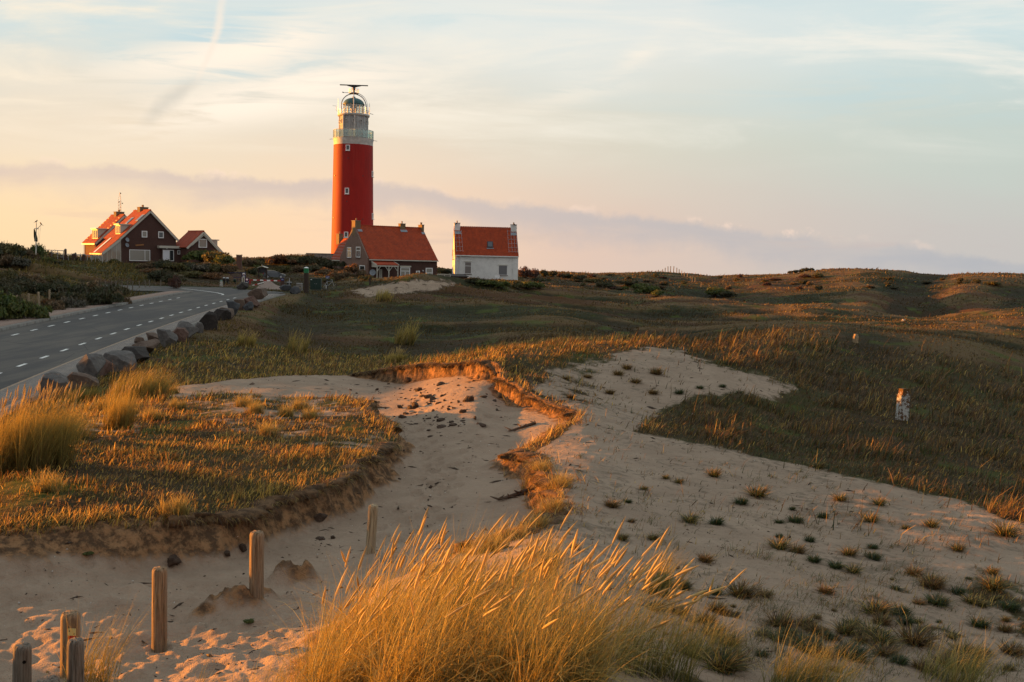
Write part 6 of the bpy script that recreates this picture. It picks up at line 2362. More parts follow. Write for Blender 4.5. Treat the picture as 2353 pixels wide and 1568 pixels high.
for _i, _k in enumerate(PAL):
    PROTO[_k] = [shrub_proto(300 + 10 * _i + j, PAL[_k], 2600 if j == 0 else 2200, 8 + 3 * j, 0.8 - 0.12 * j, 0.085 + 0.015 * j) for j in range(2)]
SHRUB_RNG = random.Random(5)


def shrub(px, py, w, kind, zone, group, h=None, Y=None):
    """shrub of w pixels across whose foot is seen at (px, py)"""
    p = base_at(px, py, Y) if Y else ground_hit(px, py)
    if p is None:
        return
    sc = w / 2 / F_PX * p.y
    fol, stem = SHRUB_RNG.choice(PROTO[kind])
    root = empty('shrub', (p.x, p.y, p.z - 0.05), SHRUB_RNG.uniform(0, 6.28), '%s shrub %s' % (WORD[kind], zone), 'shrub', group)
    k = sc * SHRUB_RNG.uniform(0.9, 1.1)
    root.scale = (k * SHRUB_RNG.uniform(0.9, 1.2), k, (h * 1.2 / F_PX * p.y / 0.80) if h else k * SHRUB_RNG.uniform(0.8, 1.15))
    for nm, me in (('foliage', fol), ('stems', stem)):
        o = bpy.data.objects.new(nm, me)
        COL.objects.link(o)
        o.parent = root
    return root


def build_shrubs():
    Z = {
        'crest': ('on the top of the left hill below the flagpole', 'shrubs on the left hilltop', [
            (8, 588, 70, 'olive', 30), (38, 590, 60, 'dark', 22), (62, 597, 46, 'brown', 22), (90, 598, 62, 'green', 32), (20, 612, 60, 'brown', 24), (50, 612, 50, 'grey', 22), (108, 604, 40, 'green', 14), (-15, 600, 60, 'dark', 40),
            (130, 606, 34, 'dark', 6)]),
        'mid': ('in the dark thicket on the slope left of the road', 'shrubs on the slope left of the road', [
            (22, 648, 66, 'olive', 26), (55, 652, 62, 'brown', 26), (8, 668, 60, 'dark', 26), (45, 668, 70, 'dark', 30), (85, 660, 74, 'brown', 28), (118, 656, 62, 'olive', 24), (75, 674, 80, 'dark', 26), (110, 672, 70, 'dark', 24),
            (30, 680, 70, 'dark', 26), (142, 670, 60, 'dark', 24), (-10, 684, 60, 'dark', 30), (165, 668, 50, 'green', 16)]),
        'thick': ('in the long roadside thicket beyond the five short posts', 'shrubs in the roadside thicket', [
            (150, 700, 66, 'dark', 34), (185, 692, 80, 'dark', 42), (222, 690, 84, 'brown', 42), (255, 692, 72, 'dark', 42), (205, 706, 80, 'dark', 40), (170, 712, 62, 'grey', 30), (240, 705, 66, 'dark', 40), (272, 700, 44, 'brown', 28), (130, 716, 50, 'brown', 24), (118, 706, 40, 'rust', 20)]),
        'front': ('beside the road at the left edge of the view', 'leafy shrubs at the left road edge', [
            (10, 735, 90, 'green', 56), (50, 738, 76, 'green', 50), (84, 738, 60, 'green', 40), (28, 718, 60, 'green', 40), (-30, 738, 80, 'green', 60)]),
        'hedge': ('in the hedge below the gabled houses', 'shrubs below the gabled houses', [
            (302, 605, 40, 'dark', 16), (330, 604, 52, 'dark', 20), (318, 598, 34, 'dark', 20), (360, 603, 62, 'green', 22), (395, 602, 70, 'green', 26), (430, 603, 76, 'green', 30), (465, 605, 76, 'green', 30), (500, 607, 66, 'olive', 28), (522, 612, 46, 'green', 26),
            (262, 606, 40, 'olive', 10)]),
        'slope': ('on the scrubby slope between the houses and the road', 'shrubs on the slope below the houses', [
            (345, 620, 50, 'brown', 20), (375, 622, 60, 'dark', 22), (405, 624, 56, 'olive', 20), (435, 622, 60, 'dark', 22), (465, 624, 56, 'grey', 20), (495, 626, 60, 'olive', 20), (525, 628, 50, 'brown', 18),
            (365, 646, 62, 'dark', 24), (392, 655, 54, 'dark', 28), (405, 664, 44, 'wine', 28), (345, 630, 40, 'rust', 14), (372, 632, 36, 'brown', 14), (440, 638, 56, 'olive', 16), (480, 640, 56, 'rust', 14)]),
        'pillar': ('on the low rise between the brick pillar and the bunker wall', 'shrubs on the rise behind the car', [
            (566, 612, 44, 'brown', 18), (586, 614, 44, 'olive', 18), (604, 606, 40, 'dark', 14), (632, 606, 50, 'dark', 18), (655, 606, 56, 'rust', 20), (682, 606, 56, 'olive', 20), (708, 608, 54, 'dark', 20), (735, 612, 50, 'dark', 22), (755, 620, 44, 'dark', 24),
            (580, 630, 46, 'dark', 14), (650, 626, 50, 'olive', 14), (685, 625, 52, 'brown', 16), (720, 626, 52, 'dark', 18), (745, 634, 44, 'brown', 18), (590, 622, 30, 'green', 12)]),
        'brick': ('in the garden in front of the brick house', 'shrubs in front of the brick house', [
            (806, 634, 44, 'rust', 26), (785, 640, 42, 'brown', 18), (768, 645, 40, 'brown', 18), (828, 640, 36, 'brown', 16), (842, 644, 30, 'olive', 12), (755, 648, 30, 'olive', 12)]),
        'white': ('in the garden hedge in front of the white house', 'shrubs in front of the white house', [
            (1095, 652, 50, 'dark', 13), (1120, 658, 56, 'green', 16), (1150, 662, 60, 'green', 18), (1182, 664, 60, 'olive', 18), (1212, 664, 56, 'green', 18), (1238, 664, 40, 'green', 14), (1140, 637, 24, 'green', 14), (1164, 641, 30, 'rust', 12), (1178, 642, 22, 'grey', 10)]),
        'right': ('on the rise to the right of the white house', 'shrubs right of the white house', [
            (1206, 640, 46, 'wine', 24), (1228, 640, 44, 'wine', 20), (1250, 636, 30, 'dark', 14), (1268, 636, 28, 'dark', 12), (1290, 637, 24, 'wine', 9), (1240, 650, 40, 'dark', 12), (1015, 628, 26, 'olive', 12), (1028, 629, 24, 'dark', 10)]),
        'far': ('on the distant dunes', 'low shrubs on the distant dunes', []),
        'sky': ('on the skyline of the distant dunes', 'shrubs on the distant skyline', [
            (1815, 628, 16, 'dark', 6), (1828, 628, 18, 'dark', 7), (1842, 627, 18, 'dark', 9), (1852, 627, 20, 'dark', 12), (1864, 628, 18, 'dark', 9), (1880, 629, 16, 'brown', 6), (1893, 629, 18, 'brown', 7), (1908, 630, 14, 'rust', 7),
            (1925, 631, 12, 'dark', 5), (1942, 632, 14, 'dark', 6), (1958, 632, 12, 'dark', 5), (2150, 634, 20, 'olive', 5), (2230, 633, 26, 'olive', 6), (2255, 633, 26, 'brown', 6), (1398, 628, 14, 'dark', 5), (1655, 631, 16, 'dark', 5)]),
    }
    far = Z['far'][2]
    rr = random.Random(9)
    for px, py, w, k in ((1440, 658, 60, 'dark'), (1490, 676, 70, 'green'), (1465, 668, 60, 'green'), (1510, 682, 50, 'green'), (1640, 682, 70, 'green'), (1670, 682, 50, 'dark'), (1330, 645, 44, 'dark'), (1360, 650, 40, 'olive'), (1310, 640, 40, 'dark'), (1395, 660, 40, 'dark')):
        far.append((px, py, w, k, w * 0.28))
    for _ in range(46):
        px = rr.uniform(1270, 2330)
        far.append((px, rr.uniform(636, 668), rr.uniform(16, 38), rr.choice(['dark', 'dark', 'brown', 'olive', 'wine']), rr.uniform(4, 9)))
    for zone, (where, group, lst) in Z.items():
        for px, py, w, k, h in lst:
            Y = None
            if zone == 'sky':
                Y = 236.0
            shrub(px, py, w, k, where, group, h, Y)


build_shrubs()


# ------------------------------------------------------------------ boulders
def rock_mat(name, c1, c2, lich=0.35):
    m, t = new_mat(name)
    tc = t.node('ShaderNodeTexCoord').outputs['Object']
    n = t.noise(tc, 1.6, 7, 0.65)
    f = t.noise(tc, 9.0, 6, 0.7)
    c = t.mix(t.smooth(n, 0.32, 0.68), c1, c2)
    c = t.mix(t.mul(t.smooth(f, 0.55, 0.72), lich), c, (0.34, 0.32, 0.28, 1))
    c = t.mix(t.mul(t.smooth(f, 0.45, 0.30), 0.6), c, tuple(k * 0.45 for k in c1))
    principled(t, c, 0.85, 0.3, bump=t.add(t.mul(n, 0.6), t.mul(f, 0.7)), bump_d=0.06, bump_s=0.9)
    return m


ROCKS = {
    'grey': rock_mat('rock_grey', (0.080, 0.073, 0.070), (0.150, 0.136, 0.123)),
    'brown': rock_mat('rock_brown', (0.085, 0.056, 0.042), (0.16, 0.110, 0.080)),
    'dark': rock_mat('rock_dark', (0.022, 0.018, 0.016), (0.050, 0.040, 0.034), 0.15),
    'red': rock_mat('rock_red', (0.10, 0.054, 0.041), (0.15, 0.095, 0.072)),
    'slate': rock_mat('rock_slate', (0.040, 0.042, 0.046), (0.078, 0.080, 0.083), 0.15),
}


def rock_mesh(seed, sx, sy, sz, planes=13, rough=0.05, sub=4, lean=(0, 0), peak=None):
    """angular boulder: a ball cut by random planes, then weathered"""
    rng = np.random.default_rng(seed)
    import bmesh
    bm = bmesh.new()
    bmesh.ops.create_icosphere(bm, subdivisions=sub, radius=1.0)
    v = np.array([x.co[:] for x in bm.verts])
    N = rng.normal(0, 1, (planes, 3)); N /= np.linalg.norm(N, axis=1)[:, None]
    N[0] = (0.1, -0.1, 0.98)
    if peak is not None:
        N[1] = peak[0]; N[2] = peak[1]
    N /= np.linalg.norm(N, axis=1)[:, None]
    H = rng.uniform(0.44, 0.74, planes)
    d = v @ N.T
    r = np.where(d > 0.05, H[None] / np.maximum(d, 0.05), 9.0).min(1)
    r = np.minimum(r, 1.0)
    q = v * r[:, None]
    n1 = fbm(v[:, 0] * 2 + seed, v[:, 1] * 2 + v[:, 2] * 1.7, 1.0, 4, seed) * rough * 2.2
    q = q * (1 + n1)[:, None]
    q[:, 0] += q[:, 2] * lean[0]
    q[:, 1] += q[:, 2] * lean[1]
    lo = q.min(0); hi = q.max(0)
    q = (q - (lo + hi) / 2) / (hi - lo) * np.array([sx, sy, sz])
    q[:, 2] += sz * 0.5
    for x, c in zip(bm.verts, q):
        x.co = c
    me = bpy.data.meshes.new('boulder')
    bm.to_mesh(me)
    bm.free()
    me.polygons.foreach_set('use_smooth', np.ones(len(me.polygons), dtype=bool))
    try:
        me.set_sharp_from_angle(angle=R(18))
    except Exception:
        pass
    return me


BOULDERS = [  # left, right, top, foot (pixels), colour, seed, label
    (80, 153, 869, 928, 'grey', 1, 'big dark boulder nearest the tall left-edge grass, first of the row'),
    (85, 121, 913, 931, 'slate', 2, 'small low grey stone leaning against the first boulder'),
    (97, 136, 859, 880, 'grey', 3, 'small boulder half hidden behind the first two'),
    (126, 214, 862, 902, 'brown', 4, 'long sloping boulder with sunlit left end, second of the row'),
    (170, 229, 822, 884, 'grey', 5, 'tallest pointed grey boulder of the row'),
    (226, 259, 830, 868, 'red', 6, 'narrow reddish boulder right of the tallest pointed one'),
    (234, 306, 814, 857, 'grey', 7, 'broad grey wedge boulder with a bright chipped crest'),
    (265, 338, 803, 838, 'dark', 8, 'flat dark brown slab boulder in the middle of the row'),
    (296, 356, 785, 818, 'brown', 9, 'blocky brown boulder with an orange-lit left corner'),
    (306, 332, 778, 798, 'brown', 10, 'small boulder peeping out behind the blocky brown one'),
    (334, 366, 769, 793, 'brown', 11, 'boulder with pointed lit top behind the blocky brown one'),
    (358, 402, 762, 801, 'grey', 12, 'squarish mottled grey-brown boulder with flat top'),
    (388, 427, 758, 789, 'red', 13, 'red-brown boulder between two grey ones'),
    (401, 453, 744, 780, 'grey', 14, 'wide craggy grey boulder with dark hollow beneath'),
    (449, 467, 744, 768, 'grey', 15, 'slim upright stone left of the big black boulder'),
    (457, 497, 721, 761, 'dark', 16, 'big black boulder with a lit left flank'),
    (481, 525, 714, 739, 'dark', 17, 'low rounded dark boulder behind the big black one'),
    (503, 534, 711, 736, 'brown', 18, 'brown rounded boulder touching the low dark one'),
    (520, 548, 696, 727, 'slate', 19, 'blue-grey boulder with a ledge'),
    (533, 559, 691, 715, 'brown', 20, 'dark humped boulder in front of the pale reddish slab'),
    (556, 580, 697, 716, 'slate', 21, 'small grey boulder under the pale reddish slab'),
    (554, 594, 684, 709, 'red', 22, 'pale reddish slab boulder near the far end of the row'),
    (567, 610, 666, 693, 'brown', 23, 'large slanting boulder at the far end of the row'),
]


def build_boulders():
    for x0, x1, y0, y1, col, seed, lab in BOULDERS:
        g = ground_hit((x0 + x1) / 2, y1 - 2)
        if g is None:
            continue
        k = g.y / F_PX
        w, h = (x1 - x0) * k * 1.02, (y1 - y0) * k
        slope = {4: ((0.5, -0.2, 0.8), (-0.7, -0.3, 0.6)), 5: ((0.75, -0.2, 0.55), (-0.6, -0.3, 0.7)), 7: ((0.6, -0.2, 0.75), (-0.8, -0.2, 0.5)), 1: ((0.45, -0.3, 0.8), (-0.8, -0.3, 0.3)), 23: ((-0.55, -0.1, 0.8), (0.9, -0.2, 0.3)), 22: ((-0.4, -0.1, 0.9), (0.8, -0.4, 0.4)), 16: ((-0.7, -0.1, 0.7), (0.6, -0.2, 0.8))}.get(seed)
        me = rock_mesh(seed, w * 1.06, w * 0.85, h * 1.25, 15, 0.035, 5, (0, 0), slope)
        o = link_mesh('boulder', me, ROCKS[col])
        o.location = (g.x, g.y + w * 0.30, g.z - h * 0.16)
        o.rotation_euler = (0, 0, random.uniform(-0.25, 0.25))
        tag(o, lab, 'boulder', 'row of boulders along the road')
    for x0, x1, y0, y1, col, seed, lab, Y in ((541, 569, 651, 668, 'dark', 41, 'black wedge-shaped boulder at the road bend below the round signs', 97),
                                          (640, 667, 657, 671, 'slate', 42, 'grey boulder lying in front of the black waste bin', 98),
                                          (664, 690, 661, 677, 'slate', 43, 'grey slanting boulder left of the green-capped pole', 94)):
        g = ground_hit((x0 + x1) / 2, y1 - 1) or base_at((x0 + x1) / 2, y1, Y)
        k = g.y / F_PX
        w, h = (x1 - x0) * k, (y1 - y0) * k
        sl = ((0.7, -0.2, 0.6), (-0.7, -0.2, 0.7)) if seed == 41 else None
        o = link_mesh('boulder', rock_mesh(seed, w, w * 0.7, h * 1.2, 11, 0.04, 3, (0, 0), sl), ROCKS[col])
        o.location = (g.x, g.y + w * 0.25, g.z - h * 0.1)
        tag(o, lab, 'boulder')


build_boulders()


# ------------------------------------------------------------------ weathered posts
def wood_mat(name, c1, c2, c3):
    m, t = new_mat(name)
    tc = t.node('ShaderNodeTexCoord').outputs['Object']
    g = t.noise(t.mapping(tc, scale=(1, 1, 0.05)), 62.0, 5, 0.7, 0.3)
    b = t.noise(t.mapping(tc, scale=(1, 1, 0.25)), 8.0, 5, 0.65)
    c = t.mix(t.smooth(g, 0.40, 0.60), c1, c2)
    c = t.mix(t.mul(t.smooth(b, 0.45, 0.72), 0.7), c, c3)
    c = t.mix(t.smooth(g, 0.42, 0.34), c, tuple(k * 0.3 for k in c1))
    principled(t, c, 0.85, 0.2, bump=g, bump_d=0.006, bump_s=0.9)
    return m


M_WOOD = wood_mat('weathered_wood', (0.15, 0.098, 0.055), (0.30, 0.215, 0.13), (0.20, 0.165, 0.125))
M_WOODG = wood_mat('grey_wood', (0.11, 0.088, 0.068), (0.21, 0.18, 0.145), (0.13, 0.135, 0.105))
M_PALE0 = wood_mat('bleached_wood', (0.25, 0.18, 0.10), (0.42, 0.33, 0.21), (0.30, 0.25, 0.18))
M_CRACK = simple_mat('crack_shadow', (0.012, 0.009, 0.007), 0.95, 0.0, var=0.1)


def post_mesh(name, h, r, seed, crack=None, bevel=0.025, foot=0.35, taper=0.03, n=48):
    rng = np.random.default_rng(seed)
    a = np.arange(n) / n * 2 * np.pi
    zs = np.concatenate([[-foot], np.linspace(0, h - bevel * 1.6, 24), [h - bevel * 0.7, h - bevel * 0.15, h, h + 0.002]])
    rf = np.concatenate([np.ones(25), [0.93, 0.80, 0.66, 0.0]])
    groove = 1 + 0.035 * fbm(np.cos(a) * 6 + seed, np.sin(a) * 6, 1.0, 3, seed) + 0.02 * np.cos(2 * a + seed)
    V = []
    for i, (z, f) in enumerate(zip(zs, rf)):
        rr = r * f * groove * (1 - taper * z / h)
        rr = rr * (1 + 0.020 * fbm(np.cos(a) * 3 + seed * 3, np.sin(a) * 3 + z * 2.0, 1.0, 3, seed + 5))
        if crack is not None:
            ca, cz0, cz1, dep = crack
            wob = ca + 0.10 * math.sin(z * 7 + seed)
            da = np.abs((a - wob + np.pi) % (2 * np.pi) - np.pi)
            rr = rr * (1 - dep * np.clip(1 - da / 0.14, 0, 1) * (cz0 <= z <= cz1 + 0.05))
        zz = z + (0.010 * fbm(np.cos(a) * 2, np.sin(a) * 2 + seed, 1.0, 2, seed + 9) if z > h - bevel * 1.7 and f > 0 else 0 * a)
        V.append(np.stack([rr * np.cos(a), rr * np.sin(a), np.broadcast_to(zz, a.shape)], -1))
    V = np.concatenate(V)
    m = len(zs)
    i = (np.arange(m - 1)[:, None] * n + np.arange(n)[None]).ravel()
    j = (np.arange(m - 1)[:, None] * n + (np.arange(n)[None] + 1) % n).ravel()
    me = np_mesh(name, V, np.stack([i, j, j + n, i + n], -1))
    me.polygons.foreach_set('use_smooth', np.ones(len(me.polygons), dtype=bool))
    return me


def build_posts():
    for top, bot, px, wpx, Y, mat, crack, lab, tilt, seed in (
            (1305, 1520, 365, 39, 9.0, M_WOOD, (-0.62, 0.0, 2.0, 0.30), 'tall weathered wooden post standing alone on sand, second from left in its line', 0.4, 3),
            (1222, 1420, 589.5, 36, 10.0, M_WOOD, (-1.42, 0.22, 2.0, 0.34), 'weathered wooden post with long vertical crack beside the small sand mound', 0.2, 5),
            (1160, 1290, 852, 25, 12.0, M_PALE0, (-1.25, 0.55, 0.9, 0.2), 'farthest wooden post rising behind the big grass clump', 3.0, 8),
            (1407, 1600, 159, 47, 8.2, M_WOOD, (-1.3, 0.6, 2.0, 0.18), 'wooden post carrying the yellow and red trail marker plate', 1.0, 11),
            (1480, 1640, 47, 45, 7.6, M_WOODG, (-2.6, 0.0, 2.0, 0.18), 'grey wooden post nearest the left edge with a dark knot hole', 2.0, 13),
            (1470, 1660, 171, 42, 7.2, M_WOODG, (-1.75, 0.2, 2.0, 0.25), 'grey cracked wooden post in front of the trail marker post', 0.5, 17)):
        p = P(px, top, Y)
        g = gz(p[0], Y)
        h = p[2] - g
        r = wpx * 0.92 / 2 / F_PX * Y
        o = empty('wooden_post', (p[0], Y, g), 0, lab, 'post', 'weathered foreground posts')
        o.rotation_euler = (R(random.uniform(-1, 1)), R(tilt), 0)
        b = link_mesh('shaft', post_mesh('shaft', h, r, seed, crack), mat, o)
        if seed == 11:                                              # trail marker plate
            x0, x1 = 0.012, r * 0.98
            zt, zm, zb = h - 0.115, h - 0.175, h - 0.235
            q = empty_part('trail_marker', o)
            MB().box(((x0 + x1) / 2, -r * 0.93, (zt + zm) / 2), (x1 - x0, 0.006, zt - zm)).build('yellow_half', simple_mat('marker_yellow', (0.62, 0.50, 0.20), 0.5, var=0.1, scale=30), q)
            MB().box(((x0 + x1) / 2, -r * 0.93, (zb + zm) / 2), (x1 - x0, 0.006, zm - zb)).build('red_half', simple_mat('marker_red', (0.42, 0.015, 0.012), 0.5, var=0.1, scale=30), q)
            mb = MB().tube([(x0 + 0.014, -r * 0.93 - 0.002, zt - 0.02), (x0 + 0.014, -r * 0.93 - 0.008, zt - 0.02)], 0.005, 8)
            mb.build('screw', M_DARK, q)
            MB().bar((x0 + 0.045, -r * 0.93 - 0.004, zm + 0.012), (x1 - 0.008, -r * 0.93 - 0.004, zm + 0.018), 0.002, 0.006).build('printed_mark', M_DARK, q)
        if seed == 13:
            MB().tube([(r * 0.62, -r * 0.80, h - 0.12), (r * 0.5, -r * 0.6, h - 0.12)], 0.014, 10).build('knot_hole', M_CRACK, o)
    # cut log end between the corner posts
    Y = 7.0
    p = P(98, 1538, Y)
    o = link_mesh('log', post_mesh('log', 0.75, 0.092, 23, (-1.2, 0.0, 0.9, 0.16), 0.03, 0.2), M_WOODG)
    o.location = (p[0], Y + 0.16, p[2] - 0.80)
    o.rotation_euler = (R(14), R(3), 0)
    tag(o, 'leaning log with rounded pale cut end between the grey corner posts', 'log')


def empty_part(name, parent, loc=(0, 0, 0)):
    o = bpy.data.objects.new(name, None)
    o.empty_display_size = 0.05
    COL.objects.link(o)
    o.parent = parent
    o.location = loc
    return o


build_posts()


def thin_posts(lst, name, group, mat, tilt=3):
    for px, top, bot, w, Y, lab in lst:
        gh = ground_hit(px, bot)
        if gh is not None and 0.7 * Y < gh.y < 1.35 * Y and Y < 230:
            Y = gh.y - 0.4
        p = P(px, top, Y)
        g = gz(p[0], Y)
        b = P(px, bot, Y)[2]
        z0 = min(g, b)
        h = p[2] - z0
        o = link_mesh(name, post_mesh(name, h, w / 2 / F_PX * Y, int(px), None, 0.03, 0.3, 0.03, 10), mat)
        o.location = (p[0], Y, z0)
        o.rotation_euler = (R(random.uniform(-tilt, tilt)), R(random.uniform(-tilt, tilt)), 0)
        tag(o, lab, 'fence post', group)


M_PALE = wood_mat('pale_wood', (0.24, 0.17, 0.10), (0.42, 0.32, 0.21), (0.30, 0.25, 0.19))
g1 = 'short pale posts left of the road'
thin_posts([(38.5, 678, 690, 4.6, 60, 'leftmost pale post of the short roadside row, nearly hidden by leaves'), (65.4, 675, 692, 5.2, 62, 'second pale roadside post from the left, cut off by the leafy shrub'),
            (88.9, 671, 699, 5.0, 64, 'third pale roadside post, standing full length between shrubs'), (113, 666, 688, 4.4, 67, 'fourth pale roadside post, brightly lit on its left side'),
            (134.8, 664, 676, 3.8, 70, 'fifth pale roadside post, half lost in the thicket')], 'fence_post', g1, M_PALE)
g2 = 'grey fence posts beyond the thicket'
thin_posts([(px, top - 4, bot, 2.6, Y, 'thin grey post of the wire fence in tall green grass beyond the thicket') for px, top, bot, Y in
            ((242, 651, 662, 92), (255.5, 650, 664, 93), (267, 650, 666, 94), (280.5, 651, 669, 95), (293, 651, 671, 94), (304, 650, 669, 95), (320, 650, 662, 99), (334, 649, 661, 100), (344, 648, 661, 101), (369, 647, 660, 102))], 'fence_post', g2, M_WOODG)
thin_posts([(438.5, 627, 634, 2.4, 118, 'left one of two orange-lit posts in the rust grass behind the road bend'), (496, 628, 637, 2.4, 116, 'right one of two orange-lit posts in the rust grass behind the road bend')], 'fence_post', 'posts behind the road bend', M_PALE)
g3 = 'posts on the distant skyline'
_sk = [(1513, 620.5, 629), (1522.5, 619, 628), (1528.5, 615.5, 627), (1535.5, 612.5, 627), (1541, 612, 627), (1548, 612, 627), (1555.5, 615.5, 627), (1561, 619, 627.5)]
for _px, _t, _b in _sk:
    thin_posts([(_px, _t, _b, 1.7, 256, 'dark thin post standing against the sky on the distant dune crest')], 'fence_post', g3, M_DARK)
thin_posts([(px, t, b, 1.5, Y, 'pale thin post of the fence running down the distant slope') for px, t, b, Y in
            ((1567, 622, 631, 246), (1573, 625, 633, 242), (1580, 627, 636, 238), (1586.5, 634, 645, 226), (1591, 637, 648, 222), (1597.5, 638, 650, 216), (1611, 649, 662, 208))], 'fence_post', 'posts running down the distant slope', M_PALE)


# ------------------------------------------------------------------ stone markers on the right
def stone_marker(px, top, bot, w, Y, mat, lab, depth=0.8):
    p = P(px, bot, Y)
    g = gz(p[0], Y)
    k = Y / F_PX
    h, ww = (bot - top) * k, w * k
    import bmesh
    bm = bmesh.new()
    bmesh.ops.create_cube(bm, size=1.0)
    bmesh.ops.bevel(bm, geom=bm.edges[:], offset=0.14, segments=3, affect='EDGES')
    bmesh.ops.subdivide_edges(bm, edges=bm.edges[:], cuts=2, use_grid_fill=True)
    hh = h + max(0.0, p[2] - g) + 0.3
    for v in bm.verts:
        c = v.co
        t = 1 - 0.06 * (c.z + 0.5)
        j = 0.02 * vnoise(np.array(c.x * 4 + px), np.array(c.y * 4 + c.z * 3), 3)
        v.co = Vector((c.x * ww * t * (1 + j), c.y * ww * depth * t, (c.z + 0.5) * hh - 0.3 + min(0, 0) + (0.03 * ww * (1 - (2 * c.x) ** 2) if c.z > 0.4 else 0)))
    me = bpy.data.meshes.new('stone_marker')
    bm.to_mesh(me); bm.free()
    o = link_mesh('stone_marker', me, mat, None, True)
    try: me.set_sharp_from_angle(angle=R(35))
    except Exception: pass
    o.location = (p[0], Y, min(g, p[2]))
    o.rotation_euler = (0, R(1.5), 0.35)
    return tag(o, lab, 'marker stone')


def flaky_mat():
    m, t = new_mat('flaking_white_paint')
    tc = t.node('ShaderNodeTexCoord').outputs['Object']
    n = t.noise(tc, 14.0, 7, 0.75)
    z = t.xyz(t.node('ShaderNodeTexCoord').outputs['Generated'])[2]
    f = t.smooth(t.add(n, t.smooth(z, 0.80, 1.0, 0.0, 0.14)), 0.50, 0.54)
    c = t.mix(f, (0.44, 0.44, 0.41, 1), (0.11, 0.052, 0.020, 1))
    c = t.mix(t.mul(t.smooth(z, 0.93, 0.99), 0.7), c, (0.09, 0.06, 0.02, 1))
    principled(t, c, 0.9, 0.2, bump=t.sub(1.0, f), bump_d=0.008)
    return m


stone_marker(2073, 893, 950, 26, 26.0, flaky_mat(), 'squat stone marker with flaking white paint and rusty lichen on the right slope')
stone_marker(1965.5, 768, 789, 11.5, 45.0, simple_mat('lichen_stone', (0.30, 0.22, 0.13), 0.9, 0.2, var=0.3, scale=12), 'small orange-lit stone marker standing in golden grass on the right ridge')


# ------------------------------------------------------------------ clods, stones, roots in the hollow
def clod_proto(seed, flat):
    me = rock_mesh(seed, 1.0, 0.85, flat, 16, 0.14, 3)
    me.name = 'soil_clod'
    return me


M_CLOD = rock_mat('dark_soil', (0.055, 0.034, 0.022), (0.105, 0.066, 0.042), 0.1)
CLODS = [clod_proto(500 + i, f) for i, f in enumerate((0.75, 0.55, 0.9, 0.42))]
for _m in CLODS:
    _m.materials.append(M_CLOD)


def clod(px, py, w, lab, group, name='soil_clod', mesh=None, mat=None):
    g = ground_hit(px, py)
    if g is None:
        return
    s = w / F_PX * g.y
    o = bpy.data.objects.new(name, mesh or random.choice(CLODS))
    COL.objects.link(o)
    o.location = (g.x, g.y, g.z - s * random.uniform(0.16, 0.36))
    o.scale = (s, s * random.uniform(0.6, 1.1), s * random.uniform(0.6, 1.0))
    o.rotation_euler = (random.uniform(-0.3, 0.3), random.uniform(-0.3, 0.3), random.uniform(0, 6.28))
    return tag(o, lab, 'soil clod', group)


